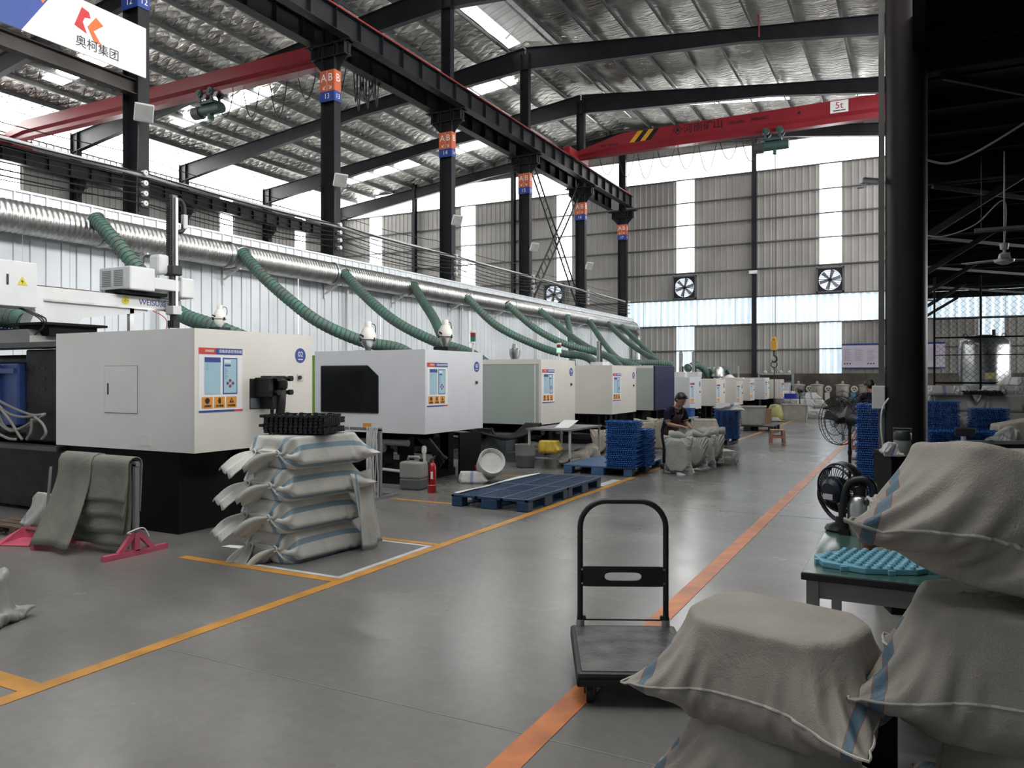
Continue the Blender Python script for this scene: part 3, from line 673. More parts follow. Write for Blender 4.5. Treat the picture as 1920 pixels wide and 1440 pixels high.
hose('green ribbed hose falling behind the robot arm', [(180, 412), (212, 448), (262, 508), (305, 560), (345, 592), (400, 612), (470, 640)], -9.0)
hose('long green ribbed hose falling to the machine numbered 03', [(455, 475), (490, 515), (540, 560), (600, 605), (680, 640), (750, 655), (800, 690)], -8.6)
hose('green ribbed hose sagging over the top of machine 03', [(645, 512), (690, 560), (745, 605), (815, 640), (880, 662), (920, 690)], -8.2)
hose('short steep green hose dropping behind the second hopper', [(775, 535), (795, 568), (815, 600), (832, 640)], -10.4)
hose('green ribbed hose falling over machine 04', [(875, 557), (930, 610), (1000, 645), (1050, 662), (1095, 668), (1118, 682)], -8.5)
hose('green ribbed hose falling between machines 04 and 05', [(950, 570), (1005, 617), (1060, 645), (1115, 660), (1145, 672), (1165, 690)], -8.8)
hose('green hose starting right of the steepest hoses and sagging low', [(1012, 582), (1060, 622), (1100, 650), (1150, 672), (1200, 690)], -8.8)
hose('almost vertical green hose in the middle of the duct', [(1062, 592), (1068, 620), (1071, 655), (1075, 690)], -12.2)
hose('green hose running out flat over the sage machine', [(1105, 602), (1130, 640), (1158, 672), (1185, 679), (1225, 680), (1262, 684)], -9.0)
hose('thin green hose second from the duct end', [(1140, 607), (1175, 640), (1210, 664), (1245, 682)], -9.4)
hose('thin green hose at the very end of the duct', [(1165, 612), (1195, 640), (1225, 668), (1250, 690)], -9.8)
hose('green hose arching down beyond the sage machine', [(1290, 690), (1305, 684), (1320, 692), (1332, 712)], -8.6, 0.16, [-9, -9, -8.8, -8.6])
hose('green hose with a bent end over the far machines', [(1330, 697), (1345, 693), (1362, 694), (1370, 706)], -8.0, 0.14, [-8.6, -8.4, -8.2, -8.0])

# ------------------------------------------------------------------ end wall equipment
def exhaust_fan(label, x, z):
    f = thing('exhaust_fan', label, 'fan', (x, YF - 0.16, z))
    s = 0.62
    MB().box(-s, -0.12, -s, -s + 0.06, 0.14, s).box(s - 0.06, -0.12, -s, s, 0.14, s).box(-s, -0.12, -s, s, 0.14, -s + 0.06).box(-s, -0.12, s - 0.06, s, 0.14, s).build('frame', M['girt'], f)
    n = 32; mb = MB(); R = 0.52
    for i in range(n):
        a = 2 * math.pi * i / n; k = max(abs(math.cos(a)), abs(math.sin(a))); mb.v += [(R * math.cos(a), -0.08, R * math.sin(a)), ((s - 0.06) * math.cos(a) / k, -0.08, (s - 0.06) * math.sin(a) / k)]
    mb.f = [(2 * i, 2 * i + 1, (2 * i + 3) % (2 * n), (2 * i + 2) % (2 * n)) for i in range(n)]; mb.build('shroud', M['steel'], f)
    for k in range(11):
        z0 = -0.5 + k * 0.092; o = MB().box(-0.52, 0.06, z0, 0.52, 0.075, z0 + 0.075).build('louvre', emat('louvre_daylight', (0.75, 0.82, 0.98), 0.8), f)
    for k in range(6):
        a = k * math.pi / 3 + 0.3; ca, sa = math.cos(a), math.sin(a); q = [(0.08, -0.05), (0.48, -0.11), (0.5, 0.07), (0.08, 0.05)]
        MB().prism([(r * ca - t * sa, -0.02 + t * 0.25, r * sa + t * ca) for r, t in q], (0, 1, 0), 0.012).build('blade', M['mgrey'], f)
    MB().cyl((0, -0.06, 0), (0, 0.03, 0), 0.09, n=16).build('hub', M['steel'], f)
    MB().bar((-0.52, -0.05, 0.05), (0.52, -0.05, -0.05), 0.02, 0.03).bar((0.05, -0.05, 0.52), (-0.05, -0.05, -0.52), 0.02, 0.03).build('guard_bar', M['steel'], f)
exhaust_fan('square exhaust fan below the narrower translucent strip', -10.93, 6.42)
exhaust_fan('square exhaust fan below the strip beside the dark pillar', -3.69, 6.42)
exhaust_fan('square exhaust fan half hidden behind column sixteen', -18.6, 6.42)
# wall notice board
nb = thing('notice_board', 'long lilac notice board on the end wall beside the pillar', 'notice board', (-3.15, YF - 0.2, 2.05))
MB().box(0, 0, 0, 4.4, 0.06, 1.2).build('panel', mat('board_lilac', (0.66, 0.61, 0.72), 0.5, 0, 0.04), nb)
MB().box(0, -0.01, 1.12, 4.4, 0.0, 1.2).build('header_band', M['sign_b'], nb); MB().box(0, -0.01, 0.0, 4.4, 0.0, 0.04).build('footer_band', M['sign_b'], nb)
gm = mat('print_grey', (0.3, 0.28, 0.36), 0.6)
for k in range(8):
    for j in range(9):
        w = 0.36 - 0.12 * ((k * 5 + j * 3) % 4) / 3; MB().box(0.08 + k * 0.52, -0.006, 0.92 - j * 0.07, 0.08 + k * 0.52 + w, 0.0, 0.935 - j * 0.07).build('print_line', gm, nb)
    if k % 2 == 0:
        for j in range(3): MB().prism([(0.08 + k * 0.52 + j * 0.12, -0.006, 0.2), (0.17 + k * 0.52 + j * 0.12, -0.006, 0.2), (0.125 + k * 0.52 + j * 0.12, -0.006, 0.28)], (0, 1, 0), 0.005).build('print_mark', M['ink'], nb)
def small_cam(label, loc, rz, name='security_camera'):
    c = thing(name, label, 'camera', loc, rz)
    c.scale = (0.5, 0.5, 0.5)
    MB().box(-0.06, -0.28, -0.06, 0.06, 0.22, 0.06).build('body', M['lgrey'], c, bevel=0.01)
    MB().box(-0.08, -0.34, 0.06, 0.08, 0.2, 0.075).build('sun_shield', M['lgrey'], c)
    MB().cyl((0, -0.28, 0), (0, -0.3, 0), 0.045, n=12).build('lens', M['ink'], c)
    MB().tube([(0, 0.1, -0.06), (0, 0.15, -0.16), (0, 0.34, -0.18)], 0.025, 6).build('mount', M['lgrey'], c)
small_cam('white security camera left of the dark pillar', (-0.50, 10.4, 4.0), 2.3)
tag(MB().box(-0.35, 0, 0, 0.05, 0.12, 0.16).build('wall_lamp', M['sign_w']), 'small white emergency lamp on the middle post of the end wall', 'lamp').location = (-7.15, YF - 0.6, 6.9)
tag(MB().tube([P(1422, 22, Y=28.4), P(1423, 45, Y=28.4), P(1423, 70, Y=28.4)], 0.03, 6).build('red_cord', mat('cord_red', (0.25, 0.03, 0.04), 0.6)), 'short red cord hanging from the rafter above the aisle', 'cord')
# ------------------------------------------------------------------ dark lean-to canopy on the right with its pillar
can = tag(empty('ceiling_canopy'), 'black sheet canopy over the storage area on the right', kind='structure')
ZC = 5.75
MB().box(0.0, YN, ZC, 14.5, 40.9, ZC + 0.05).build('deck_sheet', M['black'], can)
y = YN + 0.5
while y < 40.9:
    MB().ibeam((0.0, y, ZC - 0.11), (14.4, y, ZC - 0.11), 0.1, 0.2).build('canopy_purlin', M['black'], can); y += 1.3
for k, y in enumerate(FR):
    MB().ibeam((0.1, y, ZC - 0.36), (14.4, y, ZC - 0.36), 0.2, 0.3).build('canopy_beam', M['black'], can)
    if y > 12: MB().bar((0.1, y - 0.02, ZC - 1.55), (1.75, y - 0.02, ZC - 0.5), 0.12, 0.12).build('knee_brace', M['steel'], can)
    if y > 4:
        MB().bar((0.3, y, ZC - 0.55), (5.5, y + 6, ZC - 0.55), 0.05, 0.08).build('sway_brace', M['pillar'], can)
MB().box(-0.02, YN, ZC - 0.3, 0.1, 40.9, ZC + 0.1).build('edge_beam', M['black'], can)
for i, y in enumerate([10.45, 22.57, 34.57]):
    lab = ['thick brown-black steel pillar rising behind the foreground sacks', 'second brown-black pillar hidden in line behind the first', 'third brown-black pillar near the end wall'][i]
    p = thing('steel_pillar', lab, 'pillar', (-0.09 if i == 0 else -0.05, y, 0), 0, 'pillars of the canopy')
    MB().cyl((0, 0, 0), (0, 0, 13.3), 0.228, n=40).build('shaft', M['pillar'], p, smooth=True, auto=0.6)
    if i == 0:
        MB().box(-0.3, -0.03, 0, -0.235, 0.03, 13.3).build('conduit', mat('conduit_grey', (0.10, 0.095, 0.09), 0.5), p)
        MB().box(-0.37, -0.1, 1.22, -0.225, 0.06, 1.5).build('switch_box', M['lgrey'], p, bevel=0.01)
    MB().lathe([(0.4, 0), (0.4, 0.03), (0.23, 0.03), (0.23, 0.05)], (0, 0, 0), 24).build('base_plate', M['pillar'], p)
for k, pix in enumerate(([(1738, 300), (1780, 306), (1840, 280), (1925, 228)], [(1738, 442), (1775, 442), (1830, 420), (1882, 376), (1884, 448)])):
    o = MB().tube(spline([P(u, v, D=9.6 if k == 0 else 13.5) for u, v in pix], 8), 0.014 if k == 0 else 0.011, 6).build('slack_cable', M['wirew'])
    tag(o, ['thick white cable sagging under the canopy beside the pillar', 'thin white cable leading to the ceiling fan'][k], 'cable')
cf = thing('ceiling_fan', 'white three-blade ceiling fan under the dark canopy', 'ceiling fan', P(1883, 487, D=13.5))
wm = mat('fan_white', (0.5, 0.5, 0.48), 0.4)
MB().cyl((0, 0, 0.15), (0, 0, ZC - 0.2 - cf.location.z), 0.012, n=8).build('down_rod', wm, cf)
MB().lathe([(0.02, 0.30), (0.075, 0.28), (0.06, 0.18), (0.02, 0.17), (0.02, 0.14), (0.08, 0.1), (0.10, 0.02), (0.16, 0.0), (0.15, -0.04), (0.06, -0.08), (0, -0.09)], (0, 0, 0), 24).build('motor', wm, cf, smooth=True, auto=0.7)
for k in range(3):
    a = 2 * math.pi * k / 3 + 0.47; o = MB().prism([(0.12, -0.05, 0.0), (0.7, -0.075, 0.0), (0.72, 0.06, 0.015), (0.12, 0.05, 0.01)], (0, 0, 1), 0.008).build('blade', wm, cf); o.rotation_euler = (0, 0, a)
ft = thing('tube_lamp', 'unlit tube lamp hanging under the canopy at the right edge', 'lamp', P(1905, 430, D=13.0))
MB().cyl((-0.6, 0, 0), (0.62, 0, 0), 0.014, n=10).build('tube', mat('dull_tube', (0.12, 0.12, 0.12), 0.4), ft); MB().box(-0.6, -0.03, 0.02, 0.62, 0.03, 0.06).build('batten', M['mgrey'], ft)
for x in (-0.5, 0.5): MB().cyl((x, 0, 0.06), (x, 0, ZC - ft.location.z - 0.2), 0.006, n=5).build('hanger', M['wire'], ft)

# ------------------------------------------------------------------ chain-link fence and tank behind the storage
fe = thing('chain_link_fence', 'chain-link fence standing in front of the steel tank', 'fence', (0.6, 30, 0))
for x in (0.0, 1.35, 5.4, 9.4): MB().cyl((x, 0, 0), (x, 0, 5.0), 0.035, n=8).build('post', M['black'], fe)
for z, r in ((1.42, 0.035), (2.36, 0.018), (2.95, 0.03), (3.58, 0.018), (4.75, 0.03)): MB().cyl((0, 0, z), (9.4, 0, z), r, n=6).build('rail', M['black'], fe)
mb = MB(); p = 0.19
for k in range(-18, 50):
    for s in (1, -1):
        x0 = k * p; pts = []
        # diagonal line across 1.42 .. 4.75
        za, zb = 1.42, 4.75; xa = x0; xb = x0 + s * (zb - za)
        lo, hi = 0.0, 9.4
        def at(x): return za + (x - xa) / (xb - xa) * (zb - za)
        A, B = sorted((xa, xb)); A = max(A, lo); B = min(B, hi)
        if B - A > 0.05: mb.bar((A, 0, at(A)), (B, 0, at(B)), 0.008, 0.008)
tag(mb.build('wire_mesh', M['steel'], fe), kind='stuff')
tk = thing('storage_tank', 'tall upright steel tank wrapped in clear film behind the fence', 'tank', P(1846, 830, Y=34.0) * 1.0)
tk.location.z = 0; tkm = mat('tank_skin', (0.32, 0.33, 0.33), 0.22, 0.75, 0.25, 2.5, 0.25, 5)
MB().lathe([(0.86, 0.3), (0.86, 0.9), (0.88, 0.92), (0.88, 0.98), (0.86, 1.0), (0.86, 2.8), (0.80, 3.0), (0.62, 3.12), (0.3, 3.2), (0, 3.22)], (0, 0, 0), 36).build('vessel', tkm, tk, smooth=True, auto=0.7)
MB().cyl((0.3, 0, 3.1), (0.3, 0, 3.4), 0.06, n=10).build('top_valve', M['steel'], tk)
MB().prism([(-0.05, -0.87, 1.55), (0.25, -0.84, 1.55), (0.25, -0.84, 1.78), (-0.05, -0.87, 1.78)], (0, -1, 0), 0.01).build('yellow_label', mat('label_yellow', (0.55, 0.48, 0.2), 0.5), tk)
MB().lathe([(0, -0.02), (0.25, 0), (0.25, 0.03), (0.2, 0.08), (0, 0.1)], (0.28, -0.86, 1.05), 20, (0, -1, 0)).build('manhole_cover', M['galv'], tk, smooth=True, auto=0.6)
for a in range(4): MB().cyl((0.7 * math.cos(a * 1.57 + 0.7), 0.7 * math.sin(a * 1.57 + 0.7), 0), (0.7 * math.cos(a * 1.57 + 0.7), 0.7 * math.sin(a * 1.57 + 0.7), 0.4), 0.06, n=8).build('leg', M['steel'], tk)
for s in (-1, 1): MB().torus((0.62 * s, 0, 3.18), 0.07, 0.015, 14, 5, axis=(0, 1, 0)).build('lifting_eye', M['steel'], tk)

# ------------------------------------------------------------------ moulding machines
XM = -6.3
glass = mat('smoked_window', (0.012, 0.014, 0.016), 0.12, 0.0, 0.5, 1.0, spec=0.8)
rubber = mat('rubber_black', (0.012, 0.012, 0.013), 0.6)
oily = mat('oily_iron', (0.016, 0.015, 0.014), 0.5, 0.1, 0.6, 4.0, spec=0.3)
sheetb = mat('sheet_blue', (0.36, 0.56, 0.66), 0.5, 0.0, 0.04)
cardo = mat('card_orange', (0.72, 0.30, 0.035), 0.5, 0.0, 0.05)
hdr_r = mat('header_red', (0.62, 0.05, 0.03), 0.5)
pink = mat('dot_maroon', (0.25, 0.03, 0.09), 0.5)
dgrn = mat('machine_green', (0.16, 0.33, 0.03), 0.45)
BOARD = {}
def board(parent, y, ztop, detail):
    """status board on the aisle side: header, two sheets, three warning cards"""
    b = empty('status_board', (0.0, y, ztop - 0.65)); b.parent = parent
    def pl(nm, y0, z0, y1, z1, m, d=0.004): return MB().box(0.0, y0, z0, d, y1, z1).build(nm, m, b)
    pl('board_panel', 0, 0, 0.56, 0.65, M['sign_w'], 0.002)
    pl('header_red', 0, 0.585, 0.21, 0.65, hdr_r); pl('header_blue', 0.20, 0.585, 0.56, 0.65, M['sign_b'], 0.0035)
    pl('record_sheet', 0.07, 0.18, 0.27, 0.555, sheetb); pl('record_header', 0.07, 0.505, 0.27, 0.555, M['sign_b'], 0.005)
    pl('state_frame', 0.30, 0.18, 0.49, 0.555, M['sign_b']); pl('state_sheet', 0.312, 0.192, 0.478, 0.543, sheetb, 0.005)
    pl('footer_blue', 0, 0.0, 0.45, 0.02, M['sign_b']); pl('footer_red', 0.45, 0.0, 0.56, 0.02, hdr_r)
    for k in range(3): pl('warning_card', 0.035 + 0.155 * k, 0.04, 0.17 + 0.155 * k, 0.155, cardo)
    if detail == 0: return
    for k, (dy, dz) in enumerate(((0.393, 0.32), (0.36, 0.292), (0.43, 0.292), (0.393, 0.262))): MB().cyl((0.005, dy, dz), (0.008, dy, dz), 0.016, n=14).build('state_dot', pink, b)
    text('header_text', '\u8bbe\u5907\u72b6\u6001\u7ba1\u7406\u770b\u677f', 0.038, M['sign_w'], b, (0.005, 0.40, 0.617), FX)
    text('header_company', '\u5965\u67ef\u96c6\u56e2', 0.028, M['sign_w'], b, (0.005, 0.13, 0.617), FX)
    for k, tx in enumerate(('\u53e3\u7f69\u9632\u62a4', '\u5f53\u5fc3\u673a\u68b0', '\u5b89\u5168\u7528\u7535')):
        text('card_text', tx, 0.024, M['ink'], b, (0.006, 0.1025 + 0.155 * k, 0.062), FX)
    def ic(nm, pts, yo, m=M['ink'], d=0.006): MB().prism([(0.0045, yo + a, 0.115 + c) for a, c in pts], (1, 0, 0), d - 0.0045).build(nm, m, b)
    ic('mask_icon', [(-0.03, 0.012), (-0.012, 0.03), (0.012, 0.03), (0.03, 0.012), (0.024, -0.016), (0, -0.032), (-0.024, -0.016)], 0.1025)
    ic('hand_palm', [(-0.012, -0.03), (0.012, -0.03), (0.017, -0.005), (0.015, 0.008), (-0.015, 0.008), (-0.017, -0.01)], 0.2575)
    for q, (a, h) in enumerate(((-0.0125, 0.026), (-0.004, 0.034), (0.0045, 0.031), (0.0125, 0.022))): ic('hand_finger', [(a - 0.003, 0.006), (a + 0.003, 0.006), (a + 0.0035, h), (a - 0.0025, h)], 0.2575)
    ic('hand_thumb', [(-0.015, -0.012), (-0.03, 0.004), (-0.027, 0.009), (-0.013, 0.0)], 0.2575)
    ic('hazard_icon', [(-0.03, -0.024), (0.03, -0.024), (0.0, 0.032)], 0.4125)
    ic('bolt_icon', [(0.002, 0.02), (-0.01, -0.004), (0, -0.004), (-0.004, -0.02), (0.01, 0.002), (0.001, 0.002)], 0.4125, cardo, 0.0075)
    for k in range(7): pl('state_line', 0.32, 0.44 - 0.017 * k, 0.345 + 0.01 * (k % 3), 0.445 - 0.017 * k, M['mgrey'], 0.006)
    for k in range(4): pl('record_line', 0.09, 0.485 - 0.018 * k, 0.11, 0.489 - 0.018 * k, M['mgrey'], 0.006)
    pl('state_title', 0.32, 0.465, 0.40, 0.485, M['sign_b'], 0.006); pl('state_logo', 0.32, 0.505, 0.40, 0.53, M['sign_w'], 0.0055)
def machine(num, y0, w, z0, z1, depth, side, front, lab, detail=1, xf=XM, badge=True):
    m = thing('moulding_machine', lab, 'machine', (xf, y0, 0), 0, 'moulding machines along the aisle')
    MB().box(-depth, 0, z0, -0.05, w, z1).build('side_cover', side, m)
    MB().box(-0.05, 0.0, z0, 0.0, w, z1).build('front_cover', front, m)
    MB().box(-depth + 0.05, 0.12, 0.0, -0.45, w - 0.12, 0.12).build('sole_frame', M['black'], m)
    for x in (-0.6, -depth + 0.25):
        for yy in (0.2, w - 0.36): MB().box(x, yy, 0.1, x + 0.16, yy + 0.16, z0).build('leg', M['black'], m)
    MB().box(-5.6, 0.25, 0.05, -depth + 0.0, w - 0.25, z0 - 0.05).build('bed', oily, m)
    MB().box(-5.5, 0.35, z0, -depth - 0.1, w - 0.3, z1 - 0.25).build('clamp_unit', oily, m)
    if detail:
        MB().cyl((-depth + 0.3, w * 0.5, z0 - 0.16), (-0.35, w * 0.5, z0 - 0.16), 0.11, n=16).build('hydraulic_cylinder', oily, m, smooth=True, auto=0.6)
        for k in range(5):
            a = Vector((-0.5 - 0.3 * k, 0.35 + 0.12 * (k % 3), z0 - 0.02)); b = a + Vector((-0.3, 0.3 + 0.1 * k, -0.05))
            MB().tube(catenary(a, b, 0.28 + 0.05 * (k % 2), 8), 0.022, 7).build('hydraulic_hose', rubber, m, smooth=True)
    board(m, 0.05, z1 - 0.19, detail)
    if badge:
        bd = empty('number_badge', (0.0, w - 0.2, z1 - 0.235)); bd.parent = m
        MB().cyl((0, 0, 0), (0.004, 0, 0), 0.085, n=32).build('disc', M['sign_b'], bd)
        if num: text('number', num, 0.085, M['sign_w'], bd, (0.0045, 0, 0.012), FX)
        MB().box(0.004, -0.04, -0.05, 0.005, 0.04, -0.04).build('small_print', M['sign_w'], bd)
    pl = MB().box(0, w - 0.25, z1 - 0.53, 0.006, w - 0.15, z1 - 0.45).build('switch_plate', M['lgrey'], m)
    k = MB().cyl((0.006, w - 0.225, z1 - 0.49), (0.03, w - 0.225, z1 - 0.49), 0.022, n=14).build('switch_knob', M['ink'], pl)
    return m
m02 = machine('02', 5.32, 1.68, 0.85, 2.09, 2.22, M['white'], M['cream'], 'large white moulding machine with badge 02 and a hatch on its side')
d = empty('hatch', (-1.37, -0.001, 1.23)); d.parent = m02
MB().box(0, -0.006, 0, 0.52, 0, 0.49).build('hatch_panel', M['white'], d, bevel=0.003); MB().box(-0.006, -0.0015, -0.006, 0.526, 0, 0.496).build('hatch_gap', M['mgrey'], d)
MB().box(0.05, -0.012, 0.19, 0.07, -0.006, 0.31).build('hatch_handle', M['ink'], d, bevel=0.004)
MB().box(-0.83, -0.004, 0.90, -0.64, 0, 1.02).build('cover_plate', M['white'], m02)
o = empty('pipe_outlet', (0.0, 0.88, 1.42)); o.parent = m02
MB().box(-0.01, -0.17, -0.16, 0.004, 0.13, 0.17).build('opening', M['ink'], o, bevel=0.01); MB().box(0.003, -0.16, -0.15, 0.006, 0.08, -0.04).build('lower_pane', mat('grey_glass', (0.16, 0.18, 0.2), 0.2), o)
MB().box(0.0, -0.02, -0.02, 0.16, 0.22, 0.2).build('flange_block', oily, o, bevel=0.015); MB().box(0.0, -0.1, -0.03, 0.2, -0.02, 0.18).box(0.02, -0.04, -0.16, 0.2, 0.08, 0.0).build('clamp_plate', oily, o, bevel=0.01)
for a in (0.0, 0.19):
    for b in (0.02, 0.17): MB().cyl((0.14, a + 0.01, b), (0.24, a + 0.01, b), 0.022, n=8).cyl((0.21, a + 0.01, b), (0.25, a + 0.01, b), 0.033, n=6).build('bolt', oily, o)
MB().lathe([(0.03, 0), (0.06, 0.0), (0.065, 0.05), (0.06, 0.09), (0.03, 0.11), (0, 0.115)], (0.2, 0.1, 0.06), 14).build('elbow_cap', oily, o, smooth=True, auto=0.6)
MB().tube([(0.2, 0.1, 0.08), (0.2, 0.09, -0.1), (0.18, 0.08, -0.3), (0.15, 0.06, -0.6), (0.0, 0.0, -0.85)], 0.05, 12).build('vertical_hose', rubber, o, smooth=True)
MB().tube([(0.16, 0.0, -0.1), (0.15, 0.0, -0.3), (0.12, -0.02, -0.7)], 0.018, 8).build('thin_hose', oily, o)
# dark enclosed base of machine 02
MB().box(-2.2, 0.1, 0.0, -0.35, 1.6, 0.84).build('base_housing', M['black'], m02)
m03 = machine('03', 9.37, 1.69, 0.775, 2.01, 2.08, mat('white_cool', (0.66, 0.67, 0.70), 0.33, 0, 0.03), mat('white_cool', (0.66, 0.67, 0.70)), 'white moulding machine with badge 03 and a smoked window')
wx = [(-1.94, 1.07), (-0.84, 1.07), (-0.84, 1.62), (-1.04, 1.78), (-1.94, 1.78)]
MB().prism([(a, -0.004, b) for a, b in wx], (0, 1, 0), 0.008).build('side_window', glass, m03)
fr = MB()
for a, b in zip(wx, wx[1:] + wx[:1]): fr.bar((a[0], -0.006, a[1]), (b[0], -0.006, b[1]), 0.012, 0.014)
fr.build('window_gasket', rubber, m03)
MB().box(-1.13, -0.003, 0.83, -0.97, 0.0, 0.91).build('warning_sticker', cardo, m03)
MB().box(-2.13, -0.01, 0.82, -2.085, 1.6, 1.95).build('green_trim', dgrn, m03)
MB().box(-0.01, 0.1, 0, 0.02, 0.75, 0.74).build('splash_panel', M['black'], m03).location = (0.05, 0.75, 0)
m04 = machine('04', 13.3, 1.65, 0.70, 1.95, 2.2, M['sage'], M['cream'], 'sage green moulding machine with badge 04 and a slanted white front edge')
MB().prism([(-0.14, -0.004, 0.70), (-0.01, 0.02, 0.70), (-0.01, 0.02, 1.95), (-0.14, -0.004, 1.95)], (0, 1, 0), 0.02).build('bevel_edge', M['cream'], m04)
MB().box(-2.2, -0.006, 1.86, -0.052, 1.6, 1.955).build('top_trim', M['cream'], m04)
m05 = machine('05', 17.2, 1.75, 0.735, 1.89, 2.1, M['cream'], M['cream'], 'cream moulding machine with badge 05 and a dark slot in its side')
MB().box(-1.95, -0.004, 1.05, -1.75, 0.0, 1.45).build('side_slot', M['ink'], m05)
m06 = machine('', 20.6, 1.9, 0.70, 1.93, 2.2, M['sage'], M['navy'], 'moulding machine with sage green side and navy blue front cover', 0, badge=False)
for c in [c for c in m06.children if c.name.startswith(('status_board', 'switch_plate'))]:
    for g in list(c.children): bpy.data.objects.remove(g)
    bpy.data.objects.remove(c)
MB().box(-2.2, -0.006, 1.86, -0.06, 1.85, 1.935).build('top_trim', M['cream'], m06)
wc = MATS['white_cool']
machine('07', 24.25, 1.5, 0.58, 1.62, 2.4, wc, wc, 'bluish white moulding machine just beyond the navy cover', 0)
machine('08', 27.95, 1.45, 0.58, 1.54, 2.3, M['cream'], M['cream'], 'cream moulding machine behind the white sacks and blue trays', 0)
machine('09', 31.5, 1.3, 0.5, 1.46, 2.2, M['cream'], M['cream'], 'small cream machine, fourth from the end of the row', 0)
machine('10', 34.4, 1.0, 0.6, 1.55, 2.2, M['cream'], M['cream'], 'small cream machine, third from the end of the row', 0)
machine('11', 36.9, 1.2, 0.6, 1.6, 2.0, wc, M['white'], 'small white machine, second from the end of the row', 0, -6.1)
machine('12', 38.3, 0.9, 0.6, 1.52, 1.2, M['cream'], M['white'], 'last small white machine of the row near the end wall', 0, -5.6)
# ------------------------------------------------------------------ woven sacks: a small cloth solver wraps a closed sack round a packed core
def sack_solve(L, W, core_l, core_w, core_h, nx=54, ny=42, iters=190, seed=0, grav=0.00012, cut=0.25, sag=0.0, ground=True, lean=0.0, pinch=None, lump=0.0, chop=None):
    rng = np.random.default_rng(seed)
    xs = np.linspace(-L / 2, L / 2, nx); ys = np.linspace(-W / 2, W / 2, ny); dx = xs[1] - xs[0]; dy = ys[1] - ys[0]
    top = np.arange(nx * ny).reshape(nx, ny); bot = top.copy(); n = nx * ny
    inner = np.zeros((nx, ny), bool); inner[1:-1, 1:-1] = True
    bot[inner] = n + np.arange(inner.sum()); N = n + int(inner.sum())
    Pt = np.zeros((N, 3), np.float32); gx, gy = np.meshgrid(xs, ys, indexing='ij')
    Pt[top.ravel(), 0] = gx.ravel(); Pt[top.ravel(), 1] = gy.ravel(); Pt[top.ravel(), 2] = 0.01
    Pt[bot[inner], 0] = gx[inner]; Pt[bot[inner], 1] = gy[inner]; Pt[bot[inner], 2] = -0.01
    Pt[:, 2] += rng.normal(0, 0.006, N)
    for fx, fy, am in ((9, 4, 0.006), (5, 11, 0.006), (14, 9, 0.003)):
        Pt[:, 2] += am * np.sin(Pt[:, 0] * fx + seed) * np.cos(Pt[:, 1] * fy + seed * 2)
    B = []
    def add(g, a, b, rest, k): 
        ia, ib = g[a].ravel(), g[b].ravel(); B.append((ia, ib, rest, k))
    S = slice
    for g in (top, bot):
        for p in (0, 1):
            add(g, (S(p, nx - 1, 2), S(None)), (S(p + 1, nx, 2), S(None)), dx, 1.0)
            add(g, (S(None), S(p, ny - 1, 2)), (S(None), S(p + 1, ny, 2)), dy, 1.0)
            dd = math.hypot(dx, dy)
            add(g, (S(p, nx - 1, 2), S(0, ny - 1)), (S(p + 1, nx, 2), S(1, ny)), dd, 0.35)
            add(g, (S(p, nx - 1, 2), S(1, ny)), (S(p + 1, nx, 2), S(0, ny - 1)), dd, 0.35)
        for p in range(4):
            add(g, (S(p, nx - 2, 4), S(None)), (S(p + 2, nx, 4), S(None)), 2 * dx, 0.05)
            add(g, (S(None), S(p, ny - 2, 4)), (S(None), S(p + 2, ny, 4)), 2 * dy, 0.05)
    B = [(a, b, r, k) for a, b, r, k in B if len(a)]
    # core planes: a prism with cut corners
    hl, hw, hh = core_l / 2, core_w / 2, core_h / 2
    pn = [(1, 0, 0, hl), (-1, 0, 0, hl), (0, 1, 0, hw), (0, -1, 0, hw)]
    q = math.sqrt(0.5); c = cut * min(core_l, core_w)
    for sx in (1, -1):
        for sy in (1, -1): pn.append((sx * q, sy * q, 0, (hl + hw - c) * q))
    if chop: pn += chop
    pn = np.array(pn, np.float32); vel = np.zeros_like(Pt); mid = top[1:-1, 1:-1].ravel(), bot[1:-1, 1:-1].ravel()
    for it in range(iters):
        f = min(1.0, (it + 1) / (iters * 0.55)); h = hh * f
        old = Pt.copy()
        vel *= 0.90; vel[:, 2] -= grav; Pt += vel
        for sub in range(1):
            for a, b, r, k in B:
                d = Pt[b] - Pt[a]; l = np.sqrt((d * d).sum(1)) + 1e-9
                m = (l - r) / l * 0.5 * k; e = d * m[:, None]; Pt[a] += e; Pt[b] -= e
            # keep the two faces apart
            a, b = mid; z = Pt[a, 2] - Pt[b, 2]; w = np.where(z < 0.006, (0.006 - z) * 0.5, 0); Pt[a, 2] += w; Pt[b, 2] -= w
            # push out of the core
            lz = lean * Pt[:, 0] + lump * np.sin(Pt[:, 0] * 7 + seed) * np.sin(Pt[:, 1] * 8 + 1 + seed)
            dist = Pt[:, :2] @ pn[:, :2].T - pn[:, 3]
            dz1 = Pt[:, 2] - (h + lz) ; dz2 = -Pt[:, 2] - h
            allD = np.concatenate([dist, dz1[:, None], dz2[:, None]], 1); k = allD.argmax(1); mx = allD.max(1); ins = mx < 0
            idx = np.where(ins)[0]; kk = k[idx]; pen = -mx[idx]
            s = kk < len(pn); Pt[idx[s], :2] += pn[kk[s], :2] * pen[s][:, None]
            s = kk == len(pn); Pt[idx[s], 2] += pen[s]
            s = kk == len(pn) + 1; Pt[idx[s], 2] -= pen[s]
            if pinch is not None:
                for ids, tgt, st in pinch(top, bot, Pt, f): Pt[ids] += (tgt - Pt[ids]) * st
            if ground: Pt[:, 2] = np.maximum(Pt[:, 2], -h - 0.012)
        vel = (Pt - old) * 0.9
        ln = np.sqrt((vel * vel).sum(1)); vel *= np.minimum(1, 0.03 / (ln + 1e-9))[:, None]
    Pt[:, 2] += hh
    F = []; UV = []
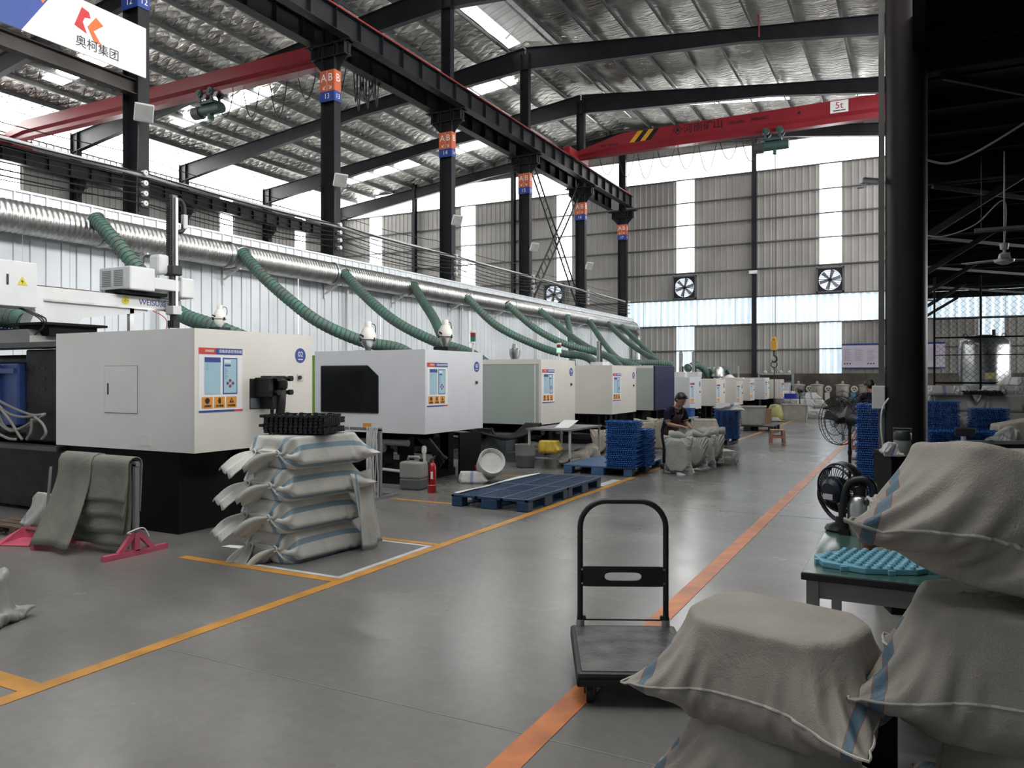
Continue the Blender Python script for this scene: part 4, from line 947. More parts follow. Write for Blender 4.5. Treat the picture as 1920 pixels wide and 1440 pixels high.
    def q4(g, flip):
        a, b, c_, d = g[:-1, :-1].ravel(), g[1:, :-1].ravel(), g[1:, 1:].ravel(), g[:-1, 1:].ravel()
        return np.stack([a, d, c_, b] if flip else [a, b, c_, d], 1)
    F = np.concatenate([q4(top, False), q4(bot, True)])
    uv = np.zeros((N, 2)); uv[top.ravel()] = np.stack([gx.ravel(), gy.ravel()], 1); uv[bot[inner]] = np.stack([gx[inner], gy[inner]], 1)
    bd = np.concatenate([top[:, 0], top[-1, 1:], top[-2::-1, -1], top[0, -2:0:-1]])
    return Pt, F, uv, bd, (top, bot)
def sack_material(name, base, stripes, axis, stripe_col=(0.10, 0.20, 0.27), edge=(0.30, 0.10, 0.10), rough=0.55):
    m = bpy.data.materials.new(name); m.use_nodes = True; MATS[name] = m
    nt = m.node_tree; N = nt.nodes; Lk = nt.links; b = N['Principled BSDF']; b.inputs['Roughness'].default_value = rough
    uv = N.new('ShaderNodeUVMap'); sp = N.new('ShaderNodeSeparateXYZ'); Lk.new(uv.outputs['UV'], sp.inputs[0])
    nz = N.new('ShaderNodeTexNoise'); nz.inputs['Scale'].default_value = 4; nz.inputs['Detail'].default_value = 5; Lk.new(uv.outputs['UV'], nz.inputs['Vector'])
    r = N.new('ShaderNodeValToRGB'); r.color_ramp.elements[0].position = 0.3; r.color_ramp.elements[1].position = 0.7
    r.color_ramp.elements[0].color = (*[x * 0.86 for x in base], 1); r.color_ramp.elements[1].color = (*[min(1, x * 1.1) for x in base], 1)
    Lk.new(nz.outputs['Fac'], r.inputs['Fac']); col = r.outputs['Color']
    def band(c, hw, colr, col, soft=False):
        s = N.new('ShaderNodeMath'); s.operation = 'SUBTRACT'; s.inputs[1].default_value = c; Lk.new(sp.outputs[axis], s.inputs[0])
        a = N.new('ShaderNodeMath'); a.operation = 'ABSOLUTE'; Lk.new(s.outputs[0], a.inputs[0])
        l = N.new('ShaderNodeMath'); l.operation = 'LESS_THAN'; l.inputs[1].default_value = hw; Lk.new(a.outputs[0], l.inputs[0])
        mx = N.new('ShaderNodeMix'); mx.data_type = 'RGBA'; Lk.new(l.outputs[0], mx.inputs[0]); Lk.new(col, mx.inputs[6]); mx.inputs[7].default_value = (*colr, 1)
        return mx.outputs[2]
    for c, hw in stripes:
        col = band(c, hw + 0.004, edge, col); col = band(c, hw, stripe_col, col)
    Lk.new(col, b.inputs['Base Color'])
    # woven tape relief
    wv = N.new('ShaderNodeTexNoise'); wv.inputs['Scale'].default_value = 160; wv.inputs['Detail'].default_value = 1; Lk.new(uv.outputs['UV'], wv.inputs['Vector']); hts = wv.outputs['Fac']
    cr = N.new('ShaderNodeTexNoise'); cr.inputs['Scale'].default_value = 5; cr.inputs['Detail'].default_value = 3; cr.inputs['Distortion'].default_value = 0.4; Lk.new(uv.outputs['UV'], cr.inputs['Vector'])
    ad = N.new('ShaderNodeMath'); ad.operation = 'MULTIPLY_ADD'; ad.inputs[1].default_value = 11.0; Lk.new(cr.outputs['Fac'], ad.inputs[0]); Lk.new(hts, ad.inputs[2])
    bp = N.new('ShaderNodeBump'); bp.inputs['Strength'].default_value = 0.5; bp.inputs['Distance'].default_value = 0.0035
    Lk.new(ad.outputs[0], bp.inputs['Height']); Lk.new(bp.outputs['Normal'], b.inputs['Normal'])
    return m
def sack_mesh(name, sol):
    Pt, F, uv, bd, g = sol
    me = bpy.data.meshes.new(name); me.from_pydata(Pt.tolist(), [], F.tolist()); me.update()
    ul = me.uv_layers.new(name='UVMap'); ul.data.foreach_set('uv', uv[F.ravel()].ravel())
    me.polygons.foreach_set('use_smooth', [True] * len(me.polygons)); return me
def seam_mesh(sol, r=0.006):
    Pt, F, uv, bd, g = sol; c = Pt.mean(0); pts = []
    for i in bd: 
        p = Pt[i]; pts.append(Vector(p.tolist()))
    mb = MB().tube(pts + [pts[0]], r, 5, False); me = bpy.data.meshes.new('seam'); me.from_pydata(mb.v, [], mb.f); me.update(); return me
def put_sack(name, label, cat, me, m, loc, rz=0.0, tilt=(0, 0), scale=(1, 1, 1), group=None, seam=None, sub=True, seam_m=None):
    root = thing(name, label, cat, loc, rz, group)
    if not me.materials: me.materials.append(m)
    o = bpy.data.objects.new('cloth', me); COL.objects.link(o); o.parent = root; o.rotation_euler = (tilt[0], tilt[1], 0); o.scale = scale
    if me.materials[0] is not m: o.material_slots[0].link = 'OBJECT'; o.material_slots[0].material = m
    if sub: md = o.modifiers.new('smooth', 'SUBSURF'); md.levels = 0; md.render_levels = 1
    if seam is not None:
        if not seam.materials: seam.materials.append(seam_m or MATS['seam_thread'])
        s = bpy.data.objects.new('seam', seam); COL.objects.link(s); s.parent = root; s.rotation_euler = o.rotation_euler; s.scale = scale
    return root
mat('seam_thread', (0.5, 0.48, 0.43), 0.7)
# ------------------------------------------------------------------ robot, hoppers and clamp parts around the machines
def at_root(name, label, cat, loc, rz=0.0, group=None): return thing(name, label, cat, loc, rz, group)
# clamp side of machine 02, left of its cover
c02 = empty('clamp_side', (-2.5, 0.15, 0.85)); c02.parent = m02
MB().box(-0.55, 0.0, 0.0, 0.05, 1.3, 1.08).build('platen', oily, c02, bevel=0.02)
for k in range(9): MB().cyl((-0.42 + 0.12 * (k % 3), -0.004, 0.62 + 0.12 * (k // 3)), (-0.42 + 0.12 * (k % 3), 0.0, 0.62 + 0.12 * (k // 3)), 0.016, n=10).build('bolt_hole', M['ink'], c02)
MB().cyl((-1.9, 0.1, 0.95), (0.1, 0.1, 0.95), 0.075, n=18).build('upper_tie_bar', oily, c02, smooth=True, auto=0.6)
MB().cyl((-1.9, 0.1, 0.12), (0.1, 0.1, 0.12), 0.075, n=18).build('lower_tie_bar', oily, c02, smooth=True, auto=0.6)
bl = mat('mould_blue', (0.03, 0.065, 0.22), 0.45, 0.1, 0.3, 3)
MB().box(-1.35, -0.06, 0.18, -0.6, 1.2, 0.92).build('mould_block', bl, c02, bevel=0.02); MB().box(-1.35, -0.1, 0.8, -0.62, -0.06, 0.86).box(-1.0, -0.12, 0.3, -0.94, -0.06, 0.9).build('mould_rib', bl, c02)
MB().box(-1.9, -0.12, 1.10, 0.28, 0.3, 1.16).build('top_rail', mat('rail_grey', (0.09, 0.09, 0.085), 0.45, 0.3, 0.2), c02)
MB().box(-1.2, -0.1, 1.16, -0.3, 0.9, 1.24).prism([(-1.1, -0.05, 1.24), (-0.35, -0.05, 1.24), (-0.45, -0.05, 1.32), (-1.0, -0.05, 1.32)], (0, 1, 0), 0.8).build('slide_cover', mat('cover_grey', (0.30, 0.29, 0.28), 0.5), c02)
MB().box(-1.9, -0.1, 1.16, -1.15, 0.3, 1.36).build('guard_block', M['navy'], c02)
MB().box(-1.9, -0.15, -0.08, 0.28, 0.0, -0.03).build('lower_rail', MATS['rail_grey'], c02)
cbm = mat('cable_grey', (0.22, 0.21, 0.19), 0.55)
for k, pix in enumerate(([(-5, 750), (25, 765), (60, 778), (85, 776)], [(-5, 757), (15, 775), (45, 782), (84, 777)], [(-5, 768), (10, 800), (30, 805), (60, 795), (82, 778)], [(-5, 790), (20, 808), (45, 800), (70, 785)],
                         [(0, 765), (20, 790), (35, 815), (42, 824)], [(60, 785), (58, 810), (50, 824)], [(65, 782), (80, 795), (86, 812), (78, 824)], [(-5, 812), (15, 822), (30, 824)])):
    o = MB().tube(spline([P(u, v, Y=5.28 - 0.01 * k) for u, v in pix], 6), 0.016, 7).build('loose_cable', cbm, smooth=True)
    tag(o, 'grey cable of the tangle beside the blue mould, left of machine 02', 'cable', 'grey cable tangle')
# take-out robot
rb = thing('takeout_robot', 'white take-out robot with long beam above the machine numbered 02', 'robot', (-9.32, 6.0, 2.09))
rw = mat('robot_white', (0.62, 0.63, 0.63), 0.35, 0.0, 0.05)
MB().box(-0.3, -0.45, 0.0, 0.3, 0.15, 0.13).build('riser_block', M['black'], rb); MB().box(-0.36, -0.55, 0.13, 0.36, 0.25, 0.16).build('base_plate', M['black'], rb)
MB().prism([(0.06, -0.5, 0.16), (0.06, 0.05, 0.16), (0.06, 0.12, 0.26), (0.06, 1.05, 0.40), (0.06, 1.05, 0.45), (0.06, -0.5, 0.45)], (-1, 0, 0), 0.1).build('gusset', rw, rb)
MB().prism([(0.12, -0.56, 0.16), (0.12, -0.40, 0.16), (0.12, -0.36, 0.3), (0.12, -0.42, 0.45), (0.12, -0.58, 0.45), (0.12, -0.5, 0.3)], (-1, 0, 0), 0.22).build('pedestal', rw, rb)
MB().box(-0.06, -1.2, 0.45, 0.08, 1.58, 0.60).build('beam', rw, rb, bevel=0.006); MB().box(0.08, -1.2, 0.43, 0.095, 1.58, 0.455).build('beam_lip', M['galv'], rb)
MB().box(-0.05, -1.2, 0.60, 0.05, 1.58, 0.615).build('track', mat('rail_brown', (0.08, 0.035, 0.03), 0.5), rb)
tm = mat('logo_navy', (0.03, 0.05, 0.25), 0.5)
text('robot_logo', 'WEISU\u5a01\u901f', 0.11, tm, rb, (0.083, 1.17, 0.525), FX)
MB().lathe([(0, 0), (0.055, 0), (0.055, 0.003), (0, 0.003)], (0.081, 0.7, 0.53), 20, (1, 0, 0)).build('axis_sticker', mat('sticker_yellow', (0.6, 0.5, 0.03), 0.5), rb)
text('axis_letter', '-Z+', 0.05, M['ink'], rb, (0.0855, 0.7, 0.53), FX)
MB().box(-0.35, 0.62, 0.66, 0.28, 1.0, 0.97).build('carriage_box', rw, rb, bevel=0.02)
for k in range(9):
    for q in (0, 1): MB().box(-0.28 + 0.24 * q, 0.615, 0.72 + 0.024 * k, -0.1 + 0.24 * q, 0.622, 0.73 + 0.024 * k).build('louvre_slot', M['mgrey'], rb)
MB().box(-0.12, 0.55, 0.615, 0.2, 1.25, 0.66).build('slide_plate', M['black'], rb)
MB().prism([(0.2, 0.98, 0.70), (0.2, 1.45, 0.74), (0.2, 1.45, 0.86), (0.2, 0.98, 0.84)], (-1, 0, 0), 0.3).build('swing_arm', rw, rb, bevel=0.01) if False else MB().box(-0.08, 0.98, 0.70, 0.26, 1.42, 0.86).build('swing_arm', rw, rb, bevel=0.015)
MB().box(0.0, 1.4, 0.62, 0.3, 1.62, 0.90).build('arm_head', rw, rb, bevel=0.02); MB().box(-0.02, 1.12, 0.93, 0.2, 1.3, 1.2).build('motor_cover', rw, rb, bevel=0.04)
MB().box(0.1, 1.25, 0.92, 0.3, 1.42, 1.06).build('servo_motor', M['ink'], rb, bevel=0.02)
MB().box(0.16, 1.30, 0.5, 0.24, 1.385, 2.04).build('vertical_arm', mat('arm_dark', (0.10, 0.10, 0.10), 0.35, 0.6), rb, bevel=0.008); MB().box(0.24, 1.335, 0.5, 0.262, 1.375, 2.0).build('guide_rail', M['galv'], rb)
for k in range(34): MB().box(0.14, 1.275, 0.96 + 0.031 * k, 0.22, 1.30, 0.985 + 0.031 * k).build('rack_tooth', M['ink'], rb)
MB().tube(spline([(0.2, 1.40, 1.98), (0.2, 1.46, 1.99), (0.2, 1.52, 1.9), (0.2, 1.52, 1.7), (0.2, 1.5, 1.58), (0.2, 1.42, 1.54)], 6), 0.032, 8).build('cable_chain', M['ink'], rb, smooth=True)
MB().box(0.17, 1.49, 1.60, 0.24, 1.56, 1.8).build('sensor_box', M['lgrey'], rb, bevel=0.01)
MB().box(0.12, 1.28, 0.38, 0.28, 1.42, 0.5).build('wrist', M['lgrey'], rb, bevel=0.01); MB().cyl((0.2, 1.35, 0.2), (0.2, 1.35, 0.4), 0.05, n=12).box(0.14, 1.30, 0.2, 0.26, 1.40, 0.3).build('gripper', M['steel'], rb)
for s in (-1, 1): MB().cyl((0.2, 1.35 + 0.07 * s, 0.12), (0.2, 1.35 + 0.07 * s, 0.2), 0.008, n=6).lathe([(0.03, 0), (0.02, 0.02), (0.008, 0.03)], (0.2, 1.35 + 0.07 * s, 0.1), 10).build('suction_cup', hdr_r, rb)
MB().box(0.0, 0.78, -0.6, 0.06, 0.84, 0.45).build('support_post', M['galv'], rb)
MB().tube(spline([(0.1, 1.1, 0.42), (0.12, 1.3, 0.3), (0.1, 1.25, 0.0)], 6), 0.006, 5).build('air_line', hdr_r, rb)
ccb = thing('control_cabinet', 'white control cabinet with yellow hazard label at the left edge', 'cabinet', (-9.0, 4.45, 2.40))
MB().box(-0.35, 0, 0, 0.0, 0.95, 0.52).build('housing', rw, ccb, bevel=0.015)
MB().box(0.0, 0.01, 0.01, 0.008, 0.94, 0.51).build('door', rw, ccb); MB().box(0.008, 0.60, 0.24, 0.014, 0.625, 0.36).build('latch', M['ink'], ccb, bevel=0.005)
MB().prism([(0.009, 0.72, 0.25), (0.009, 0.83, 0.25), (0.009, 0.775, 0.35)], (1, 0, 0), 0.003).build('hazard_label', MATS['sticker_yellow'], ccb)
MB().prism([(0.0125, 0.768, 0.31), (0.0125, 0.758, 0.285), (0.0125, 0.775, 0.287), (0.0125, 0.77, 0.265), (0.0125, 0.79, 0.295), (0.0125, 0.776, 0.294)], (1, 0, 0), 0.002).build('hazard_bolt', M['ink'], ccb)
for k in range(3): MB().tube(spline([(-0.1, 0.8, 0.0), (0.0, 0.95 + 0.04 * k, -0.1), (0.0, 1.02, -0.2), (-0.1, 0.98, -0.3)], 6), 0.01, 6).build('cable', M['wire'], ccb)
MB().box(-0.25, 0.2, -0.35, -0.1, 0.5, 0.0).build('mounting_stub', M['steel'], ccb)
def loader(label, u, vt, vb, x, kind):
    a = P(u, vb, X=x); b = P(u, vt, X=x); h = b.z - a.z
    l = thing('hopper_loader', label, 'hopper', (a.x, a.y, a.z)); wm_ = M['cream'] if kind != 2 else M['galv']; r = h * 0.28
    if kind == 2:
        MB().lathe([(r * 0.4, 0), (r * 0.4, h * 0.1), (r * 1.0, h * 0.45), (r * 1.0, h * 0.72), (r * 0.5, h * 0.8), (r * 0.5, h), (0, h)], (0, 0, 0), 20).build('steel_hopper', wm_, l, smooth=True, auto=0.6)
        MB().box(-r * 1.5, -r * 1.5, -0.03, r * 1.5, r * 1.5, 0).build('mounting_plate', M['steel'], l)
    else:
        MB().lathe([(r * 0.95, h * 0.32), (r * 1.0, h * 0.36), (r * 1.0, h * 0.55), (r * 0.6, h * 0.78), (r * 0.45, h * 0.8), (r * 0.45, h * 0.97), (r * 0.4, h), (0, h)], (0, 0, 0), 22).build('vacuum_head', wm_, l, smooth=True, auto=0.6)
        MB().lathe([(r * 0.35, -h * 0.05), (r * 0.4, h * 0.02), (r * 0.92, h * 0.26), (r * 0.92, h * 0.32)], (0, 0, 0), 20).build('receiver', M['galv'] if kind else M['cream'], l, smooth=True, auto=0.6)
        MB().torus((0, 0, h * 0.34), r * 1.0, r * 0.06, 24, 6).build('clamp_ring', M['steel'], l)
        MB().tube(spline([(0, r * 0.9, h * 0.5), (0, r * 1.5, h * 0.6), (0, r * 1.4, h * 0.9), (0, r * 0.4, h * 0.92)], 6), r * 0.06, 6).build('air_hose', M['wire'], l)
        MB().tube([(0, -r * 0.9, h * 0.45), (0, -r * 1.5, h * 0.5)], r * 0.13, 8).build('inlet', M['steel'], l)
        for k in range(3):
            a_ = k * 2.1; MB().box(-0.01, -0.01, 0, 0.01, 0.01, h * 0.14).build('toggle_clip', M['steel'], l).location = (r * 1.02 * math.cos(a_), r * 1.02 * math.sin(a_), h * 0.28)
    MB().box(-r * 1.2, -r * 1.2, 1.3 - a.z, r * 1.2, r * 1.2, -h * 0.05).build('throat', M['steel'], l)
loader('cream vacuum hopper standing behind machine 02', 412, 572, 612, -7.6, 0)
loader('grey vacuum hopper left of centre behind machine 03', 690, 603, 655, -8.5, 1)
loader('vacuum hopper behind machine 03 beside the steep green hose', 835, 600, 648, -9.2, 1)
loader('small bare steel hopper behind the sage machine 04', 965, 645, 682, -9.3, 2)
def tower(label, u, vt, vb, x, lit):
    a = P(u, vb, X=x); b = P(u, vt, X=x); h = b.z - a.z; t = thing('signal_tower', label, 'signal lamp', a)
    MB().cyl((0, 0, -0.12), (0, 0, h * 0.4), 0.014, n=8).build('stem', M['cream'], t)
    MB().cyl((0, 0, h * 0.4), (0, 0, h * 0.48), 0.05, n=14).build('socket', M['cream'], t)
    MB().cyl((0, 0, h * 0.48), (0, 0, h * 0.70), 0.045, n=14).build('green_lens', emat('lens_green_lit', (0.05, 0.9, 0.25), 1.5) if lit else mat('lens_green', (0.02, 0.16, 0.10), 0.3), t, smooth=True, auto=0.6)
    MB().cyl((0, 0, h * 0.70), (0, 0, h * 0.9), 0.045, n=14).build('red_lens', mat('lens_red', (0.22, 0.02, 0.02), 0.3), t, smooth=True, auto=0.6)
    MB().cyl((0, 0, h * 0.9), (0, 0, h), 0.048, n=14).build('cap', M['cream'], t)
tower('signal tower with unlit red and green lenses on machine 03', 887, 620, 660, -6.38, False)
tower('signal tower with lit green lens on machine 04', 1048, 643, 675, -6.38, True)
def mast(label, u, vt, vb, x):
    a = P(u, vb, X=x); b = P(u, vt, X=x); h = b.z - a.z; t = thing('robot_mast', label, 'robot', a)
    MB().box(-0.04, -0.04, 0.4 - a.z, 0.04, 0.04, h).build('column', M['galv'], t); MB().tube(spline([(0, 0.06, h), (0, 0.16, h * 0.98), (0, 0.2, h * 0.8), (0, 0.15, h * 0.3), (0, 0.3, 0.0)], 6), 0.025, 7).build('cable_chain', M['ink'], t)
    MB().box(-0.2, -0.15, 0.0, 0.2, 0.35, h * 0.22).build('carriage', M['lgrey'], t, bevel=0.02); MB().cyl((0, 0.2, h * 0.2), (0, 0.2, h * 0.45), 0.05, n=10).build('motor', M['steel'], t)
mast('thin robot mast on top of machine 05', 1122, 640, 690, -8.2)
mast('left one of the robot masts behind the navy cover', 1276, 660, 708, -6.85)
mast('right one of the robot masts behind the navy cover', 1300, 660, 708, -6.5)
mast('lone thin mast above the far cream machines', 1385, 686, 714, -6.9)
for i, (u, x) in enumerate(((1334, -9.0), (1346, -8.2))):
    a = P(u, 712, X=x); o = MB().lathe([(0.22, -0.6), (0.22, 0.1), (0.3, 0.15), (0.3, 0.45), (0.2, 0.6), (0, 0.62)], a, 20).build('dust_drum', M['galv'], smooth=True, auto=0.6)
    tag(o, ['galvanised drum beside the bent green hose', 'smaller galvanised drum right of the bent hose drum'][i], 'drum')
hd = thing('lamp_hood', 'white reflector hood over the far cream machines', 'hood', P(1367, 706, X=-8.0))
MB().lathe([(0.05, 0.1), (0.12, 0.08), (0.3, -0.06), (0.29, -0.06), (0.1, 0.06)], (0, 0, 0), 20).build('shade', M['white'], hd, smooth=True, auto=0.6); MB().tube([(0, 0, 0.1), (-0.1, -0.1, 0.3)], 0.04, 8).build('neck', M['steel'], hd)

# pipes and tanks under machine 03, drain
um = empty('under_frame', (-2.0, 0.1, 0)); um.parent = m03
MB().cyl((0.0, 0.05, 0.62), (1.6, 0.05, 0.62), 0.05, n=12).build('feed_pipe', M['mgrey'], um, smooth=True, auto=0.6); MB().cyl((0.3, 0.0, 0.53), (1.2, 0.0, 0.53), 0.055, n=12).build('return_pipe', M['mgrey'], um, smooth=True, auto=0.6)
for k in range(10): MB().torus((0.35 + 0.09 * k, 0.0, 0.53), 0.058, 0.01, 14, 5, axis=(1, 0, 0)).build('pipe_rib', M['lgrey'] if k % 3 == 0 else M['mgrey'], um)
MB().box(0.1, 0.05, 0.05, 1.9, 0.15, 0.15).box(0.1, 0.05, 0.3, 1.9, 0.12, 0.36).build('cross_member', M['black'], um)
MB().box(1.0, 0.1, 0.25, 1.15, 0.3, 0.5).build('valve_box', oily, um, bevel=0.01); MB().cyl((0.4, 0.3, 0.25), (0.9, 0.3, 0.25), 0.14, n=16).build('pump_motor', oily, um, smooth=True, auto=0.6)
for k in range(4): MB().tube(spline([(1.75 + 0.06 * k, 0.1, 0.7), (1.95 + 0.05 * k, 0.2, 0.45), (1.9 + 0.05 * k, 0.35, 0.2 + 0.06 * k), (1.6, 0.4, 0.25)], 6), 0.025, 7).build('loop_hose', rubber, um, smooth=True)
wp_ = mat('pvc_white', (0.62, 0.61, 0.58), 0.4)
MB().tube(spline([(1.93, -0.02, 0.60), (1.93, -0.02, 0.45), (1.93, -0.02, 0.28), (1.85, -0.02, 0.20), (1.1, 0.1, 0.2)], 5), 0.025, 10).cyl((1.93, -0.02, 0.5), (1.93, -0.02, 0.58), 0.036, n=12).build('drain_pipe', wp_, um, smooth=True, auto=0.7)
# hoses and pump base under machine 04
u4 = empty('pump_station', (-2.1, -0.35, 0)); u4.parent = m04
slate = mat('slate_paint', (0.07, 0.08, 0.09), 0.5)
MB().box(0.3, 0.0, 0.0, 1.9, 0.9, 0.18).build('plinth', slate, u4); MB().box(0.55, 0.05, 0.18, 1.5, 0.8, 0.52).build('tank_box', slate, u4, bevel=0.01)
MB().box(0.9, -0.1, 0.5, 1.2, 0.15, 0.62).cyl((1.0, -0.1, 0.48), (1.0, 0.1, 0.48), 0.08, n=14).build('valve_block', oily, u4)
for k in range(7): MB().tube(spline([(0.55 + 0.1 * k, 0.1, 0.62), (1.0 + 0.08 * k, -0.12, 0.56 - 0.02 * k), (1.6 + 0.06 * k, -0.1, 0.47 + 0.01 * k), (1.95 + 0.05 * k, 0.05, 0.75)], 7), 0.024, 7).build('bundle_hose', rubber, u4, smooth=True)
for k in range(2): MB().tube([(0.1, -0.1, 0.7 - 0.1 * k), (0.35, -0.1, 0.56 - 0.1 * k), (0.9, -0.1, 0.53 - 0.1 * k)], 0.02, 8).build('bent_pipe', M['mgrey'], u4)
# coiled dark hoses in the shadow below machine 02 and a black ring on machine 05
for k in range(5): MB().tube(spline([(-0.3 + 0.02 * k, 1.2 + 0.05 * k, 0.35), (-0.22, 1.3 + 0.06 * k, 0.12), (-0.28, 1.5 + 0.03 * k, 0.06), (-0.2, 1.62, 0.3 + 0.05 * k)], 6), 0.02, 6).build('floor_hose', rubber, m02, smooth=True)
MB().torus((-0.3, 0.35, 0.62), 0.16, 0.02, 24, 7, axis=(1, 0.3, 0)).build('hose_ring', rubber, m05, smooth=True)
# ------------------------------------------------------------------ sacks
SACK = sack_material('sack_grey', (0.31, 0.283, 0.24), [(-0.475, 0.02), (0.475, 0.02)], 0, (0.085, 0.15, 0.20), (0.24, 0.09, 0.09))
SACK2 = sack_material('sack_striped', (0.62, 0.61, 0.56), [(-0.335, 0.022), (-0.19, 0.022), (0.19, 0.022), (0.335, 0.022)], 1, (0.22, 0.33, 0.40), (0.5, 0.45, 0.42))
SACKD = sack_material('sack_dull', (0.38, 0.38, 0.35), [(-0.42, 0.02)], 0, (0.2, 0.25, 0.28), (0.27, 0.27, 0.25), 0.45)
SACKW = sack_material('sack_white', (0.66, 0.65, 0.63), [(0.0, 0.05)], 0, (0.30, 0.33, 0.5), (0.5, 0.5, 0.55), 0.5)
SACKT = sack_material('sack_tan', (0.45, 0.41, 0.34), [], 0)
solA = sack_solve(1.12, 0.88, 0.74, 0.50, 0.36, seed=1)
solB = sack_solve(1.12, 0.90, 0.70, 0.48, 0.36, seed=3, cut=0.40, lump=0.035)
def _pin(top, bot, Pt, f):
    out = []; ny = top.shape[1]
    for s, (a, b) in ((-1, (0, ny // 2)), (1, (ny // 2, ny))):
        ids = np.unique(np.concatenate([top[0:2, a:b].ravel(), bot[0:2, a:b].ravel()])); out.append((ids, np.array([-0.47, 0.15 * s, 0.0]), 0.25 * f))
    return out
solC = sack_solve(1.22, 0.85, 0.86, 0.54, 0.27, seed=5, cut=0.12, pinch=_pin, nx=50, ny=38, iters=160)
solD = sack_solve(0.95, 0.78, 0.62, 0.40, 0.30, nx=40, ny=32, iters=150, seed=9, cut=0.3, lump=0.06)
mA, mB, mC, mD = [sack_mesh('sack_cloth', s) for s in (solA, solB, solC, solD)]
eA, eB, eC, eD = [seam_mesh(s, 0.005) for s in (solA, solB, solC, solD)]
G1 = 'foreground sacks stacked at the trolley'
put_sack('woven_sack', 'grey woven sack lying highest on the left foreground pile, in front of the trolley', 'sack', mA, SACK, (-0.46, 3.0, 0.37), -0.22, (0.0, 0.02), (0.82, 0.95, 0.98), G1, eA)
put_sack('woven_sack', 'lowest grey woven sack under the one beside the trolley', 'sack', mB, SACK, (-0.46, 2.96, 0.0), -0.18, (0, 0), (0.84, 0.95, 1.05), G1, eB)
put_sack('woven_sack', 'topmost grey woven sack of the tall pile at the right edge', 'sack', mB, SACK, (0.28, 3.1, 0.93), -0.06, (0.0, 0.13), (0.98, 0.96, 1.18), G1, eB)
put_sack('woven_sack', 'middle grey woven sack of the tall pile at the right edge', 'sack', mA, SACK, (0.37, 3.04, 0.45), -0.10, (0, 0.0), (1.0, 0.95, 1.16), G1, eA)
put_sack('woven_sack', 'bottom grey woven sack of the tall pile at the right edge', 'sack', mB, SACK, (0.44, 3.04, 0.0), 3.02, (0, 0), (1.0, 0.95, 1.24), G1, eB)
put_sack('woven_sack', 'white-topped woven sack behind the tall pile at the right edge', 'sack', mD, SACK, (1.15, 3.75, 0.74), 0.3, (0, 0), (1.2, 1.2, 1.15), G1, eD)
put_sack('woven_sack', 'supporting woven sack below the white-topped one, right edge', 'sack', mD, SACK, (1.15, 3.75, 0.37), 0.3, (0, 0), (1.25, 1.25, 1.2), G1, eD)
put_sack('woven_sack', 'lowest woven sack behind the tall pile, right edge', 'sack', mD, SACK, (1.15, 3.75, 0.0), 0.2, (0, 0), (1.3, 1.3, 1.2), G1, eD)
pinm = mat('pin_yellow', (0.7, 0.55, 0.08), 0.4)
# four striped sacks tied with two knots
tailm = MB()
def tail_mesh():
    mb = MB(); n = 9; w = 7
    for i in range(n):
        t = i / (n - 1); r = 0.018 + 0.075 * math.sin(min(1, t * 1.15) * math.pi * 0.62) ** 1.2
        for j in range(w):
            s = j / (w - 1) * 2 - 1
            mb.v.append((-0.30 * t, s * r, 0.022 * math.cos(s * 7 + t * 2) * (0.4 + t) - 0.10 * t * t))
    for i in range(n - 1):
        for j in range(w - 1): a = i * w + j; mb.f.append((a, a + 1, a + w + 1, a + w))
    me = bpy.data.meshes.new('tied_tail'); me.from_pydata(mb.v, [], mb.f); me.update(); me.polygons.foreach_set('use_smooth', [True] * len(me.polygons))
    ul = me.uv_layers.new(name='UVMap')
    for l in me.loops: v = me.vertices[l.vertex_index].co; ul.data[l.index].uv = (v.y, 0.02 + v.x * 0.42)
    me.materials.append(SACK2); return me
tm_ = tail_mesh()
names4 = ['bottom striped sack of the four tied with knots beside machine 02', 'second striped sack from the floor in the knotted pile', 'third striped sack from the floor in the knotted pile', 'top striped sack of the knotted pile, under the black trays']
off = [(-4.98, 5.42, 0.05), (-5.0, 5.38, 0.02), (-4.98, 5.40, -0.02), (-4.96, 5.44, 0.03)]
for k in range(4):
    x, y, dr = off[k]
    r = put_sack('striped_sack', names4[k], 'sack', mC, SACK2, (x, y, 0.272 * k), math.radians(83) + dr, (0, 0), (0.98, 1.0, 1.0), 'knotted striped sacks', None)
    for s in (-1, 1):
        t = bpy.data.objects.new('tied_tail', tm_); COL.objects.link(t); t.parent = r; t.location = (-0.455, 0.15 * s, 0.13); t.rotation_euler = (0.5 * s, -0.25 if k else -0.5, 0.6 * s - 0.7)
        so = t.modifiers.new('thick', 'SOLIDIFY'); so.thickness = 0.012
        MB().torus((-0.47, 0.15 * s, 0.132), 0.022, 0.007, 14, 6, axis=(1, 0, 0)).build('tie_string', M['sign_w'], r)
# loose end hanging at the far side of that pile
fl_ = MB()
for i in range(14):
    for j in range(8):
        t = i / 13; s = j / 7
        fl_.v.append((-4.60 + 0.10 * t + 0.03 * math.sin(s * 9 + t * 3), 5.62 + 0.32 * s + 0.05 * t, 0.72 - 0.70 * t - 0.02 * math.sin(s * 5)))
for i in range(13):
    for j in range(7): a = i * 8 + j; fl_.f.append((a, a + 8, a + 9, a + 1))
o = fl_.build('empty_sack', SACK2, smooth=True); tag(o, 'empty striped sack hanging over the far side of the knotted pile', 'sack'); o.modifiers.new('thick', 'SOLIDIFY').thickness = 0.01
ul = o.data.uv_layers.new(name='UVMap')
for l in o.data.loops: v = o.data.vertices[l.vertex_index].co; ul.data[l.index].uv = (v.z, (v.y - 5.6) * 1.6 - 0.3)
